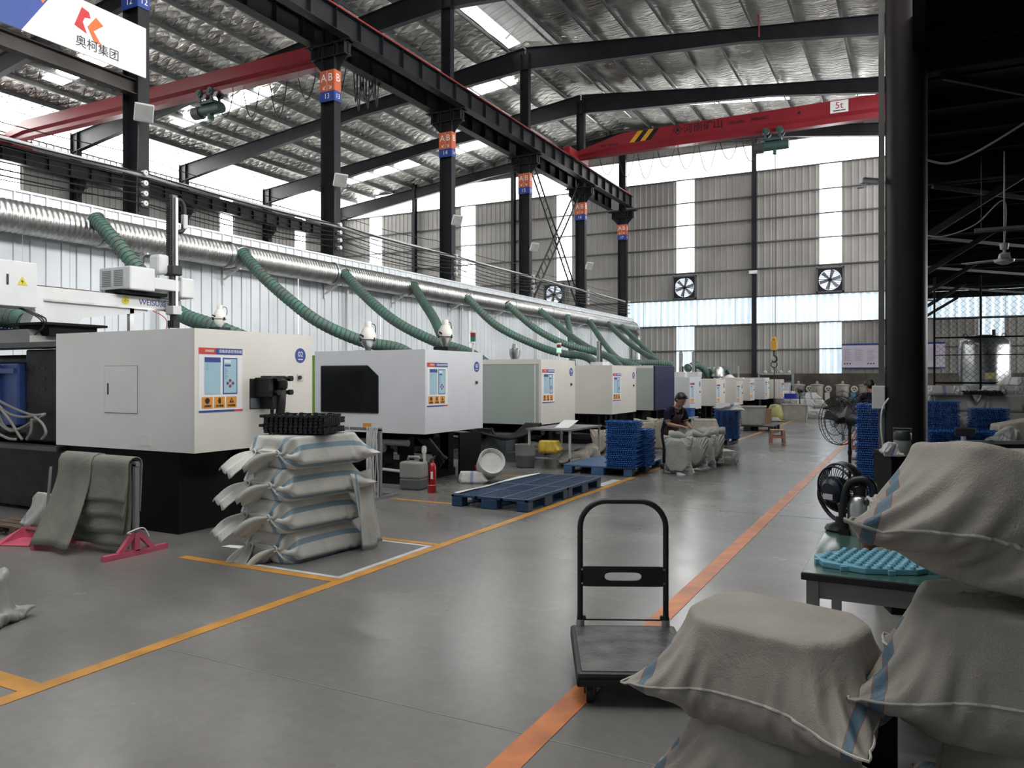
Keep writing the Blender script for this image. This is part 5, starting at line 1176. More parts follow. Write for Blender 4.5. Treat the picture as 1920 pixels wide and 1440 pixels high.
# upright and lying sacks round the worker
up = (0, -math.pi / 2)
for k, (u, v, sx, lab) in enumerate(((1268, 891, 1.0, 'front upright grey sack that the worker is filling'), (1303, 886, 0.9, 'second upright grey sack in the row before the worker'), (1318, 881, 0.9, 'third upright grey sack in the row before the worker'), (1333, 876, 0.85, 'last upright grey sack in the row before the worker'))):
    p = P(u, v, Z=0); r = thing('standing_sack', lab, 'sack', (p.x, p.y + 0.16, 0), -0.15 + 0.08 * k, 'upright sacks beside the worker')
    o = bpy.data.objects.new('cloth', mA if k % 2 == 0 else mB); COL.objects.link(o); o.parent = r; o.rotation_euler = (0, 0, 0)
    # stand it up: length vertical, flat face towards the camera
    Mx = Matrix(((0, 1, 0), (0, 0, 1), (1, 0, 0))).to_4x4()
    o.matrix_local = Matrix.Translation((0, -0.1, 0.315)) @ Mx @ Matrix.Diagonal((0.63 * sx, 0.66 if k == 0 else 0.5, 0.72, 1))
    o.material_slots[0].link = 'OBJECT'; o.material_slots[0].material = SACKD
    md = o.modifiers.new('smooth', 'SUBSURF'); md.levels = 0; md.render_levels = 1
    mb = MB(); n = 20
    for i in range(n):
        a = 2 * math.pi * i / n; w = 1 + 0.18 * math.sin(5 * a + k)
        mb.v += [(0.20 * math.cos(a) * w, 0.03 + 0.08 * math.sin(a) * w, 0.58), (0.19 * math.cos(a) * w, 0.03 + 0.10 * math.sin(a) * w, 0.68 + 0.04 * math.sin(3 * a + k))]
    mb.f = [(2 * i, (2 * i + 2) % (2 * n), (2 * i + 3) % (2 * n), 2 * i + 1) for i in range(n)]
    q = mb.build('open_mouth', SACKD, r, smooth=True); q.modifiers.new('thick', 'SOLIDIFY').thickness = 0.008
p = P(1352, 872, Z=0); put_sack('woven_sack', 'grey sack lying on the floor right of the upright sacks', 'sack', mC, SACKD, (p.x - 0.05, p.y + 0.25, 0), 2.2, (0, 0), (0.62, 0.7, 0.95), None, None)
def lay(label, u, v, m, mm, sc, rz, z=0.0, tilt=(0, 0), grp=None, D=None, name='filled_sack', sub=False):
    p = P(u, v, Z=z) if D is None else P(u, v, D=D)
    return put_sack(name, label, 'sack', m, mm, (p.x, p.y, z if D is None else p.z), rz, tilt, sc, grp, None, sub)
lay('flat grey sack on the floor below the table of machine 04', 1078, 872, mD, SACKT, (0.8, 0.9, 0.8), 0.5)
lay('slumped grey sack leaning beside the table of machine 04', 1100, 868, mD, SACKT, (0.8, 0.8, 1.0), 1.1)
p = P(1119, 856, Z=0); r = thing('standing_sack', 'tall full white sack between the table and the blue trays', 'sack', (p.x, p.y + 0.2, 0), 0.3); o = bpy.data.objects.new('cloth', mB); COL.objects.link(o); o.parent = r
o.matrix_local = Matrix.Translation((0, -0.1, 0.27)) @ Matrix(((0, 1, 0), (0, 0, 1), (1, 0, 0))).to_4x4() @ Matrix.Diagonal((0.55, 0.5, 0.9, 1)); o.material_slots[0].link = 'OBJECT'; o.material_slots[0].material = SACKT
for k, (u, v, lab) in enumerate(((1205, 852, 'white woven sack standing behind the tall blue tray stack'), (1228, 848, 'tan sack standing left of the worker'))):
    p = P(u, v, Z=0); r = thing('standing_sack', lab, 'sack', (p.x, p.y + 0.2, 0), 0.3 + 0.3 * k); o = bpy.data.objects.new('cloth', mC); COL.objects.link(o); o.parent = r
    o.matrix_local = Matrix.Translation((0, -0.08, 0.36)) @ Matrix(((0, 1, 0), (0, 0, 1), (1, 0, 0))).to_4x4() @ Matrix.Diagonal((0.66, 0.62, 0.8, 1)); o.material_slots[0].link = 'OBJECT'; o.material_slots[0].material = SACKT
lay('white empty sacks folded on the far blue tray stack', 1364, 771, mD, SACKW, (0.8, 0.62, 0.5), 0.4, 0.86, name='folded_sack').location = P(1366, 769, D=18.0)
p = P(1319, 842, Z=0); r = lay('dull grey sack at floor level behind the far blue trays', 1322, 842, mC, SACKT, (0.6, 0.7, 1.3), 0.2); 
lay('second dull grey sack lying on another behind the far blue trays', 1322, 842, mC, SACKT, (0.58, 0.7, 1.2), 0.25, 0.36).location = (r.location.x, r.location.y, 0.35)
# white granulate sacks near the end wall
far = [(1472, 770, 0.0, 0.4, 0), (1500, 776, 0.0, 0.1, 1), (1520, 776, 0.0, 0.7, 0), (1535, 784, 0.0, 1.2, 1), (1505, 776, 0.32, 0.5, 0), (1525, 776, 0.30, 0.2, 1), (1468, 770, 0.33, 0.2, 0), (1490, 772, 0.36, 1.0, 0), (1480, 770, 0.62, 0.3, 1), (1445, 790, 0.0, 0.2, 0), (1512, 774, 0.60, 0.9, 1)]
desc = ['leftmost at floor level', 'in the middle at floor level', 'right of the middle at floor level', 'slumped at the right end', 'second layer in the middle', 'second layer on the right', 'second layer on the left', 'second layer behind the white bin', 'topmost on the left', 'flat and small beside the brown carton', 'topmost on the right']
for k, (u, v, z, rz, w) in enumerate(far):
    p = P(u, v, Z=0); put_sack('granulate_sack', 'white printed sack near the end wall, ' + desc[k], 'sack', mC, SACKW, (p.x, p.y, z), rz, (0, 0), (0.95 if k != 9 else 0.6, 0.95, 1.2 if k != 9 else 0.6), 'white sacks near the end wall', None, False)
# storage pile under the canopy
n = 0
for row, (z, v) in enumerate(((0.0, 0), (0.40, 0), (0.80, 0))):
    for k in range(6):
        x = 0.75 + 1.05 * k + 0.3 * (row % 2); y = 20.9 + 0.1 * ((k * 3 + row) % 3)
        w = ['bottom', 'middle', 'upper'][row]; c = ['nearest the pillar', 'second from the pillar', 'third from the pillar', 'fourth from the pillar', 'fifth from the pillar', 'sixth from the pillar'][k]
        put_sack('storage_sack', 'dark grey sack of the canopy pile, %s row, %s' % (w, c), 'sack', mC, SACKD, (x, y, z), 0.05 * ((k + row) % 3) + (math.pi if k % 2 else 0), (0, 0), (1.0, 1.2, 1.5), 'dark sacks stored under the canopy', None, False)
for k, (u, v) in enumerate(((1782, 738), (1762, 740), (1800, 735), (1868, 738), (1890, 730), (1912, 724), (1930, 730), (1895, 742))):
    p = P(u, v, D=18.2); lab = ['white sack with a pointed corner on the dark pile', 'white sack nearest the pillar on the dark pile', 'white printed sack left of the black trays', 'white sack right of the black trays', 'white sack above the right part of the pile', 'high white sack at the right picture edge', 'white sack cut by the right picture edge', 'low white sack in front at the right edge'][k]
    put_sack('pale_sack', lab, 'sack', mC, SACKW, (p.x, p.y, 1.2 if v > 728 else 1.4), 0.4 * k, (0, 0), (0.75, 0.75, 0.8), 'white sacks on the dark pile', None, False)
lay('white folded sack leaning beside the blue trays under the canopy', 1802, 812, mD, SACKT, (0.75, 0.6, 0.9), 0.2, 0.0, (0, -0.9), None, 13.5)
lay('large grey sack at the right edge above the framed panels', 1912, 828, mC, SACKT, (0.7, 0.8, 1.2), 0.3, 0.0, (0, -0.2), None, 12.0)
lay('grey crumpled sack between the framed panels and the large sack', 1890, 838, mD, SACKD, (0.6, 0.6, 0.9), 0.9, 0.0, (0, 0), None, 11.6)
lay('grey sack cut off by the left picture edge', -40, 1168, mD, SACKD, (0.6, 0.5, 1.0), 0.4, 0.0)
# crumpled sack with a round mouth and a rumpled cover behind the dustpan
cw = P(888, 908, Z=0); lay('crumpled white sack with red print lying before the grid pallets', 885, 905, mC, SACKW, (0.42, 0.4, 0.62), 0.5)
bk = thing('sack_mouth', 'round open mouth of a white sack on the floor before the grid pallets', 'sack', P(915, 902, Z=0), -0.6)
MB().lathe([(0.19, 0.0), (0.2, 0.1), (0.21, 0.3), (0.20, 0.31), (0.17, 0.29), (0.16, 0.26), (0, 0.25)], (0, 0, 0.2), 26, (0.85, -0.2, 0.45)).build('rolled_rim', mat('plain_white_sack', (0.6, 0.59, 0.57), 0.55, 0, 0.1, 6), bk, smooth=True, auto=0.9)
for k in range(5): MB().box(-0.05 + 0.03 * k, -0.2, 0.2 - 0.03 * k, -0.03 + 0.03 * k, -0.198, 0.26 - 0.03 * k).build('red_print', hdr_r, bk)
lay('rumpled grey cover heaped behind the dustpan', 100, 1000, mD, SACKD, (0.6, 0.5, 1.3), 0.6)
# ------------------------------------------------------------------ platform trolley
tr = thing('platform_trolley', 'black folding platform trolley standing on the orange line', 'trolley', (-1.34, 3.93, 0), math.radians(25.6))
bkp = mat('black_plastic', (0.012, 0.012, 0.012), 0.42, 0.0, 0.3, 4)
deckm = mat('worn_deck', (0.10, 0.095, 0.09), 0.38, 0.0, 0.5, 7.0, 0.3, 60, dirt=[0.025, 0.024, 0.023])
MB().box(-0.30, -0.375, 0.135, 0.30, 0.375, 0.17).build('deck', bkp, tr, bevel=0.02); MB().box(-0.275, -0.35, 0.168, 0.275, 0.33, 0.174).build('deck_mat', deckm, tr, bevel=0.003)
MB().box(-0.30, -0.375, 0.10, -0.27, 0.375, 0.14).box(0.27, -0.375, 0.10, 0.30, 0.375, 0.14).box(-0.3, -0.375, 0.10, 0.3, -0.345, 0.14).box(-0.3, 0.345, 0.10, 0.3, 0.375, 0.14).build('bumper', rubber, tr, bevel=0.01)
hp = [(-0.245, 0.34, 0.2), (-0.245, 0.34, 0.74)] + [(-0.245 + 0.15 - 0.15 * math.cos(a), 0.34, 0.74 + 0.15 * math.sin(a)) for a in [math.pi / 2 * i / 8 for i in range(1, 9)]]
hp = hp + [(-x, y, z) for x, y, z in reversed(hp)]
MB().tube(hp, 0.0165, 12).build('handle', bkp, tr, smooth=True, auto=0.8)
pl = [(-0.245, 0.40), (0.245, 0.40), (0.245, 0.515), (-0.245, 0.515)]
ho = [(0.105 * math.copysign(abs(math.cos(a)) ** 0.35, math.cos(a)), 0.458 + 0.024 * math.copysign(abs(math.sin(a)) ** 0.8, math.sin(a))) for a in [2 * math.pi * i / 28 for i in range(28)]]
n = 28; mb = MB()
for yy in (0.332, 0.346):
    for i in range(n):
        x, z = ho[i]; a = math.atan2((z - 0.458) / 0.0575, x / 0.245); k = max(abs(math.cos(a)), abs(math.sin(a)))
        mb.v += [(x, yy, z), (0.245 * math.cos(a) / k, yy, 0.458 + 0.0575 * math.sin(a) / k)]
o2 = 2 * n
for i in range(n):
    a, b, c, d = 2 * i, 2 * i + 1, (2 * i + 3) % o2, (2 * i + 2) % o2
    mb.f += [(a, b, c, d), (o2 + d, o2 + c, o2 + b, o2 + a), (a, d, o2 + d, o2 + a), (b, o2 + b, o2 + c, c)]
mb.build('grip_plate', bkp, tr)
for x in (-0.235, 0.235):
    for z in (0.42, 0.50): MB().cyl((x, 0.325, z), (x, 0.332, z), 0.006, n=8).build('rivet', M['galv'], tr)
    MB().cyl((x * 1.04, 0.34, 0.165), (x * 1.04, 0.34, 0.21), 0.024, n=12).build('hinge_socket', M['galv'], tr); MB().cyl((x * 1.12, 0.34, 0.215), (x * 0.9, 0.34, 0.215), 0.012, n=8).box(x - 0.02, 0.335, 0.205, x + 0.02, 0.36, 0.23).build('hinge_pin', M['steel'], tr)
MB().cyl((-0.26, 0.34, 0.208), (0.26, 0.34, 0.208), 0.005, n=8).build('lock_rod', M['steel'], tr)
for x in (-0.23, 0.23):
    for y in (-0.29, 0.27):
        w = empty('caster', (x, y, 0)); w.parent = tr; w.rotation_euler = (0, 0, 0.3 * x)
        MB().cyl((-0.018, 0, 0.052), (0.018, 0, 0.052), 0.052, n=20).build('wheel', rubber, w, smooth=True, auto=0.6); MB().box(-0.03, -0.03, 0.05, -0.022, 0.03, 0.135).box(0.022, -0.03, 0.05, 0.03, 0.03, 0.135).box(-0.03, -0.035, 0.125, 0.03, 0.035, 0.137).build('fork', M['steel'], w)
# ------------------------------------------------------------------ pallets
pb = mat('pallet_blue', (0.018, 0.055, 0.125), 0.45, 0.0, 0.2, 4); pb2 = mat('pallet_bright_blue', (0.05, 0.12, 0.25), 0.42, 0.0, 0.12, 3); pk = mat('pallet_black', (0.01, 0.011, 0.012), 0.5, 0, 0.3)
def pallet(label, x0, y0, w, l, m, grid, h=0.15):
    p = thing('plastic_pallet', label, 'pallet', (x0, y0, 0), 0, 'plastic pallets')
    if grid:
        mb = MB(); ng = 22; ml = 26
        for i in range(ng + 1): x = 0.02 + (w - 0.04) * i / ng; mb.box(x - 0.008, 0.02, h - 0.03, x + 0.008, l - 0.02, h - 0.004)
        for j in range(ml + 1): y = 0.02 + (l - 0.04) * j / ml; mb.box(0.02, y - 0.008, h - 0.03, w - 0.02, y + 0.008, h - 0.004)
        tag(mb.build('deck_grid', m, p), kind='stuff')
        for x in (0.0, w / 3 - 0.02, 2 * w / 3 - 0.02, w - 0.04): MB().box(x, 0, h - 0.03, x + 0.04, l, h).build('deck_runner', m, p, bevel=0.003)
        for y in (0.0, l / 2 - 0.02, l - 0.04): MB().box(0, y, h - 0.03, w, y + 0.04, h - 0.001).build('deck_cross', m, p, bevel=0.003)
    else: MB().box(0, 0, h - 0.03, w, l, h).build('deck', m, p, bevel=0.006)
    for x, wx in ((0, 0.15), (w / 2 - 0.11, 0.22), (w - 0.15, 0.15)):
        for y, wy in ((0, 0.15), (l / 2 - 0.11, 0.22), (l - 0.15, 0.15)): MB().box(x, y, 0.0, x + wx, y + wy, h - 0.03).build('foot_block', m, p, bevel=0.012)
    for x, wx in ((0.02, 0.1), (w / 2 - 0.05, 0.1), (w - 0.12, 0.1)): MB().box(x, 0.1, 0.0, x + wx, l - 0.1, 0.02).build('skid', m, p)
    return p
pallet('nearer dark blue grid pallet on the yellow line, empty', -5.12, 8.2, 1.06, 1.2, pb, True)
pallet('further dark blue grid pallet butted behind the nearer one', -5.12, 9.41, 1.06, 1.2, pb, True)
pallet('bright blue flat pallet under the tall blue tray stack', -5.22, 11.9, 1.2, 1.65, pb2, False)
pallet('blue pallet under the far blue tray stack', -4.95, 17.6, 1.0, 2.4, pb2, False)
pallet('black pallet under the white bin', -5.2, 23.8, 1.5, 1.3, pk, False, 0.16)
wp2 = thing('wooden_pallet', 'low brown wooden pallet at the left picture edge', 'pallet', (-8.5, 4.55, 0)); wd = mat('old_wood', (0.10, 0.065, 0.045), 0.7, 0, 0.4, 6)
for k in range(5): MB().box(0, 0.12 * k, 0.09, 1.0, 0.12 * k + 0.1, 0.11).build('plank', wd, wp2)
for x in (0, 0.45, 0.9): MB().box(x, 0, 0, x + 0.1, 0.58, 0.09).build('bearer', wd, wp2)
for k in range(3): tag(MB().tube(spline([(-5.1 + 0.02 * k, 8.25, 0.158), (-5.05, 9.0, 0.155 + 0.004 * k), (-5.1 + 0.03 * k, 9.9, 0.156), (-5.0, 10.5, 0.158)], 6), 0.012 - 0.003 * k, 4).build('plastic_strip', M['sign_w']), 'white plastic strip lying along the edge of the grid pallets', 'strip', 'strips on the grid pallets')
# ------------------------------------------------------------------ moulded trays in stacks
tb = mat('tray_blue', (0.014, 0.10, 0.36), 0.38, 0.0, 0.15, 5); tk_ = mat('tray_black', (0.006, 0.006, 0.007), 0.45, 0, 0.2)
def tray_mesh(w, l, h, m, pins=13):
    mb = MB().box(-w / 2, -l / 2, 0.0, w / 2, l / 2, h * 0.35)
    for s in (-1, 1):
        for i in range(pins):
            t = (i + 0.5) / pins - 0.5
            mb.box(t * w - w * 0.3 / pins, s * l / 2 - 0.012, 0, t * w + w * 0.36 / pins, s * l / 2 + 0.007, h * 0.72)
            mb.box(s * w / 2 - 0.012, t * l - l * 0.36 / pins, 0, s * w / 2 + 0.007, t * l + l * 0.36 / pins, h * 0.72)
    for i in range(4):
        for j in range(3): mb.cyl(((i + 0.5) / 4 * w - w / 2, (j + 0.5) / 3 * l - l / 2, 0), ((i + 0.5) / 4 * w - w / 2, (j + 0.5) / 3 * l - l / 2, h * 0.95), 0.02, n=6)
    me = bpy.data.meshes.new('moulded_tray'); me.from_pydata(mb.v, [], mb.f); me.update(); me.materials.append(m); return me
tB = tray_mesh(0.5, 0.36, 0.03, tb); tK = tray_mesh(0.58, 0.42, 0.035, tk_, 12)
def tray_stack(label, grp, me, x, y, z, n, rz, dz, jit=0.012, nm='moulded_tray', sc=1.0):
    for k in range(n):
        o = bpy.data.objects.new(nm, me); COL.objects.link(o); o.location = (x + jit * math.sin(k * 2.3), y + jit * math.cos(k * 1.7), z + dz * k); o.rotation_euler = (0, 0, rz + 0.02 * math.sin(k * 3.1)); o.scale = (sc, sc, dz / 0.03 * 0.97 if me is tB else 1)
        tag(o, label, 'tray', grp)
p = P(1166, 876, Z=0.15)
tray_stack('blue moulded tray in the tall stack on the bright blue flat pallet', 'trays on the flat pallet', tB, p.x, p.y + 0.12, 0.15, 25, 0.05, 0.0302)
tray_stack('blue moulded tray in the second column, behind the tall stack', 'trays behind the tall stack', tB, p.x + 0.10, p.y + 0.50, 0.15, 20, 0.05, 0.0302)
p = P(1362, 822, Z=0.15)
tray_stack('blue moulded tray in the far stack beside the white bin', 'trays on the far pallet', tB, p.x, p.y + 0.1, 0.15, 24, 0.1, 0.031, sc=1.08)
tray_stack('blue moulded tray in the narrow stack standing against the dark pillar', 'trays against the pillar', tB, -0.47, 11.15, 0.0, 42, 1.5, 0.0302)
for k, (u, D, n, lab, g, z0) in enumerate(((1764, 13.2, 40, 'blue moulded tray in the tall stack right of the pillar', 'trays right of the pillar', 0.0), (1852, 13.0, 37, 'blue moulded tray in the stack with a ledge under the canopy', 'trays under the canopy', 0.0),
                            (1765, 11.6, 27, 'blue moulded tray in the low stack right of the pillar', 'low trays by the pillar', 0.0), (1815, 11.9, 26, 'blue moulded tray in the low middle stack under the canopy', 'low trays in the middle', 0.0), (1862, 11.9, 26, 'blue moulded tray in the low stack behind the framed panels', 'low trays behind the panels', 0.0))):
    p = P(u, 800, D=D); tray_stack(lab, g, tB, p.x, p.y, 0, n, 0.1 + 0.2 * k, 0.0302 if k != 1 else 0.0295)
tray_stack('black lattice tray in the flat stack on top of the knotted sacks', 'black trays on the sacks', tK, -4.98, 5.42, 1.1, 6, 0.25, 0.028, 0.02, 'lattice_tray')
p = P(1840, 735, D=17.95); tray_stack('black tray lying on the dark sack pile', 'black trays on the dark pile', tK, p.x, p.y - 0.1, 1.205, 3, 0.0, 0.035, 0.02, 'lattice_tray', 1.3)
o = thing('blue_crate', 'small blue crate under the cover of the bluish white machine', 'crate', P(1284, 781, X=-5.6)); MB().box(-0.2, -0.2, 0, 0.2, 0.2, 0.02).box(-0.22, -0.22, 0, -0.2, 0.22, 0.22).box(0.2, -0.22, 0, 0.22, 0.22, 0.22).box(-0.2, -0.22, 0, 0.2, -0.2, 0.22).box(-0.2, 0.2, 0, 0.2, 0.22, 0.22).build('tub', tb, o); MB().box(-0.24, -0.24, 0.2, 0.24, -0.2, 0.23).box(-0.24, 0.2, 0.2, 0.24, 0.24, 0.23).build('rim', tb, o)
st_ = thing('side_table', 'small wooden stand under the blue crate', 'table', (o.location.x, o.location.y, 0)); MB().box(-0.3, -0.3, o.location.z - 0.04, 0.3, 0.3, o.location.z).build('top', M['lgrey'], st_)
for a in (-0.27, 0.27):
    for b in (-0.27, 0.27): MB().box(a - 0.02, b - 0.02, 0, a + 0.02, b + 0.02, o.location.z - 0.04).build('leg', M['lgrey'], st_)
# ------------------------------------------------------------------ stand with draped sacks, dustpan, broom
rk = thing('drying_rack', 'grey pipe rack on pink T-shaped feet, hung with flat sacks', 'rack', (-6.23, 4.62, 0)); pkm = mat('pink_paint', (0.55, 0.10, 0.16), 0.45, 0, 0.2, 6)
for x in (0.0, -1.02):
    MB().box(x - 0.025, -0.32, 0, x + 0.025, 0.32, 0.05).build('foot_bar', pkm, rk); MB().bar((x, -0.17, 0.04), (x, -0.02, 0.2), 0.04, 0.04).bar((x, 0.17, 0.04), (x, 0.02, 0.2), 0.04, 0.04).bar((x, 0, 0.04), (x, 0, 0.2), 0.05, 0.05).build('foot_strut', pkm, rk)
    MB().box(x - 0.02, -0.02, 0.05, x + 0.02, 0.02, 0.82).build('post', M['mgrey'], rk)
MB().box(-1.05, -0.02, 0.80, 0.03, 0.02, 0.84).build('top_bar', M['mgrey'], rk); MB().tube(spline([(0.0, -0.05, 0.2), (0.03, -0.1, 0.22), (0.03, 0.05, 0.24), (0.02, 0.12, 0.15)], 6), 0.006, 5).build('white_string', M['sign_w'], rk)
SACKO = sack_material('sack_olive', (0.20, 0.20, 0.165), [], 0, rough=0.6)
def drape(label, x0, x1, lf, lb, t, flare, skew, ph):
    mb = MB(); n1 = 26; n2 = 14; tot = lf + lb
    for i in range(n1 + 1):
        s = i / n1 * tot - lf
        for j in range(n2 + 1):
            q = j / n2; x = x0 + (x1 - x0) * q
            d = abs(s); r = 0.035 + t
            if d < r * 1.5: a = s / r; y = r * math.sin(a); z = 0.845 + t - (r - r * math.cos(a)) * 0.9
            else: y = math.copysign(r, s); z = 0.845 + t - r * 0.85 - (d - r * 1.5)
            low = max(0, d - 0.25)
            if s < 0: y -= flare * low ** 1.4; x += skew * low * (1 - q)
            w = 0.025 * math.sin(q * 8 + ph) * min(1, d * 2)
            mb.v.append((x, y + w, max(0.008 + 0.004 * j, z)))
    for i in range(n1):
        for j in range(n2): a = i * (n2 + 1) + j; mb.f.append((a, a + 1, a + n2 + 2, a + n2 + 1))
    o = mb.build('hanging_sack', SACKO, smooth=True); o.location = rk.location; o.modifiers.new('thick', 'SOLIDIFY').thickness = 0.008
    ul = o.data.uv_layers.new(name='UVMap')
    for l in o.data.loops: v = o.data.vertices[l.vertex_index].co; ul.data[l.index].uv = (v.x, v.z)
    tag(o, label, 'sack', 'flat sacks on the pink-footed rack')
drape('innermost flat olive sack on the pink-footed rack', -0.75, -0.03, 0.80, 0.6, 0.0, 0.10, -0.05, 0)
drape('second flat olive sack on the rack, hem near the floor', -0.78, -0.06, 0.70, 0.7, 0.014, 0.16, -0.05, 1)
drape('third flat olive sack on the rack, hem at mid shin', -0.76, -0.02, 0.58, 0.65, 0.028, 0.2, 0.0, 2)
drape('outer olive sack on the rack with a straight short hem', -0.62, 0.0, 0.46, 0.55, 0.042, 0.22, 0.0, 3)
drape('long olive sack flaring out to the floor at the left of the rack', -0.98, -0.50, 0.90, 0.75, 0.056, 0.40, -0.10, 4)
dp = thing('dustpan', 'pink dustpan with long grey handle on the floor', 'dustpan', (-7.62, 4.45, 0), 0.35)
MB().add([(-0.15, -0.14, 0.01), (0.15, -0.14, 0.01), (0.13, 0.14, 0.03), (-0.13, 0.14, 0.03), (-0.17, -0.10, 0.05), (0.17, -0.10, 0.05), (0.14, 0.15, 0.13), (-0.14, 0.15, 0.13)], [(0, 1, 2, 3), (0, 3, 7, 4), (1, 5, 6, 2), (3, 2, 6, 7)]).build('scoop', pkm, dp).modifiers.new('thick', 'SOLIDIFY').thickness = 0.008
MB().cyl((0.1, 0.15, 0.1), (0.12, 0.2, 0.72), 0.014, n=10).build('handle', M['mgrey'], dp, smooth=True, auto=0.6)
br = thing('broom', 'broom with red wrapped handle leaning beside the olive sacks', 'broom', (-7.22, 4.72, 0))
MB().tube([(0.0, 0.0, 0.1), (0.03, 0.06, 0.35), (0.05, 0.12, 0.85)], 0.014, 8).build('handle', mat('handle_wood', (0.25, 0.13, 0.06), 0.6), br); MB().tube([(0.0, 0.0, 0.08), (0.02, 0.04, 0.3)], [0.03, 0.018], 8).build('red_sleeve', hdr_r, br)
mb = MB()
for k in range(40):
    a = random.uniform(-0.14, 0.06); b = random.uniform(-0.05, 0.05); mb.tube([(0, 0, 0.13), (a, b - 0.04, 0.01)], 0.006, 3)
tag(mb.build('bristles', mat('bristle', (0.28, 0.05, 0.05), 0.7, 0, 0.5, 40), br), kind='stuff')
# ------------------------------------------------------------------ ribbon stand, canister, extinguisher
ts = thing('ribbon_stand', 'low grey frame with a bundle of silver straps hanging from it', 'stand', (-6.22, 8.2, 0))
for x in (0.0, -1.05):
    MB().box(x - 0.02, -0.02, 0.04, x + 0.02, 0.02, 0.92).build('post', M['mgrey'], ts); MB().box(x - 0.02, -0.35, 0, x + 0.02, 0.4, 0.04).build('foot', M['mgrey'], ts)
MB().box(-1.07, -0.02, 0.90, 0.02, 0.02, 0.94).build('top_bar', M['mgrey'], ts); MB().box(-1.05, 0.3, 0.0, 0.0, 0.34, 0.04).build('floor_bar', M['mgrey'], ts)
rm = mat('silver_strap', (0.62, 0.62, 0.62), 0.3, 0.2, 0.1)
for k in range(16):
    a = -0.02 - 0.012 * k * 0.9; ph = k * 1.3
    pts = [(a + 0.02 * math.sin(ph), -0.03 - 0.004 * (k % 4), 0.95)] + [(a + 0.035 * math.sin(ph + t * 2.5) * t, -0.05 - 0.02 * (k % 3) * t, 0.94 - 0.92 * t * (1 - 0.35 * (k % 5 == 2))) for t in [i / 7 for i in range(1, 8)]]
    MB().tube(spline(pts, 3), 0.0085, 4).build('strap', rm, ts)
for x in (-0.85, -0.5): MB().tube(spline([(x, -0.03, 0.92), (x + 0.02, -0.04, 0.98), (x + 0.03, -0.04, 0.85), (x + 0.06, -0.04, 0.78)], 5), 0.005, 4).build('tied_string', rm, ts)
jc = thing('canister', 'grey translucent canister half full beside the fire extinguisher', 'canister', (-6.38, 9.2, 0), 0.1)
jm = mat('canister_plastic', (0.28, 0.28, 0.265), 0.45, 0, 0.12); jd = mat('canister_liquid', (0.10, 0.105, 0.11), 0.45)
MB().box(-0.17, -0.13, 0.16, 0.17, 0.13, 0.40).build('upper_body', jm, jc, bevel=0.03); MB().box(-0.17, -0.13, 0.0, 0.17, 0.13, 0.17).build('filled_body', jd, jc, bevel=0.03)
MB().tube([(-0.1, 0, 0.40), (-0.08, 0, 0.46), (0.08, 0, 0.46), (0.1, 0, 0.40)], 0.02, 8).build('grip', jm, jc, smooth=True); MB().cyl((0.12, 0, 0.39), (0.12, 0, 0.44), 0.03, n=12).build('cap', M['ink'], jc)
fx = thing('fire_extinguisher', 'red fire extinguisher standing on the floor by machine 03', 'extinguisher', (-5.95, 9.02, 0)); frd = mat('extinguisher_red', (0.42, 0.012, 0.018), 0.3)
MB().lathe([(0.055, 0), (0.06, 0.01), (0.06, 0.36), (0.045, 0.40), (0.022, 0.42), (0.022, 0.44), (0, 0.44)], (0, 0, 0), 22).build('cylinder', frd, fx, smooth=True, auto=0.7)
MB().box(-0.012, -0.03, 0.44, 0.012, 0.03, 0.46).bar((0, -0.02, 0.46), (0, 0.08, 0.48), 0.015, 0.012).bar((0, -0.02, 0.47), (0, 0.08, 0.505), 0.015, 0.01).build('valve_lever', M['ink'], fx); MB().tube(spline([(0, -0.02, 0.45), (0.0, -0.07, 0.42), (0, -0.075, 0.3), (0, -0.07, 0.15)], 6), 0.008, 6).build('hose', rubber, fx)
MB().tube([(0.0575 * math.cos(a), 0.0575 * math.sin(a), 0.2) for a in [-1.7 + 0.2 * i for i in range(9)]], 0.004, 4).box(0.02, -0.0632, 0.2, 0.055, -0.0595, 0.30).build('paper_label', M['sign_w'], fx); MB().torus((0, 0, 0.11), 0.0605, 0.003, 24, 5).build('strap_band', M['lgrey'], fx)
bkt = thing('grey_bucket', 'grey round drum on the floor below machine 04', 'drum', P(985, 876, Z=0)); MB().lathe([(0.15, 0), (0.17, 0.02), (0.18, 0.22)], (0, 0, 0), 24).build('filled_body', jd, bkt, smooth=True, auto=0.7); MB().lathe([(0.18, 0.22), (0.185, 0.40), (0.19, 0.41), (0.17, 0.41), (0.165, 0.3)], (0, 0, 0), 24).build('upper_body', jm, bkt, smooth=True, auto=0.7)
# work table beside machine 04
wt = thing('work_table', 'grey steel work table beside machine 04 with papers on it', 'table', (-6.2, 12.45, 0))
MB().box(0, 0, 0.66, 0.88, 1.5, 0.69).build('top', M['mgrey'], wt)
for x in (0.03, 0.82):
    for y in (0.03, 1.44): MB().box(x, y, 0, x + 0.035, y + 0.035, 0.66).build('leg', M['lgrey'], wt)
for y in (0.03, 1.44): MB().box(0.03, y, 0.15, 0.85, y + 0.03, 0.18).build('lower_rail', M['lgrey'], wt)
MB().box(0.03, 0.03, 0.28, 0.06, 1.47, 0.31).box(0.82, 0.03, 0.12, 0.85, 1.47, 0.15).build('side_rail', M['lgrey'], wt)
o = MB().prism([(0, 0, 0), (0.28, 0, 0.0), (0.3, 0.4, 0.12), (0.02, 0.4, 0.12)], (0, 0, 1), 0.006).build('paper_sheet', M['sign_w']); o.location = (-5.75, 12.7, 0.695); tag(o, 'white paper propped up on the grey work table', 'paper')
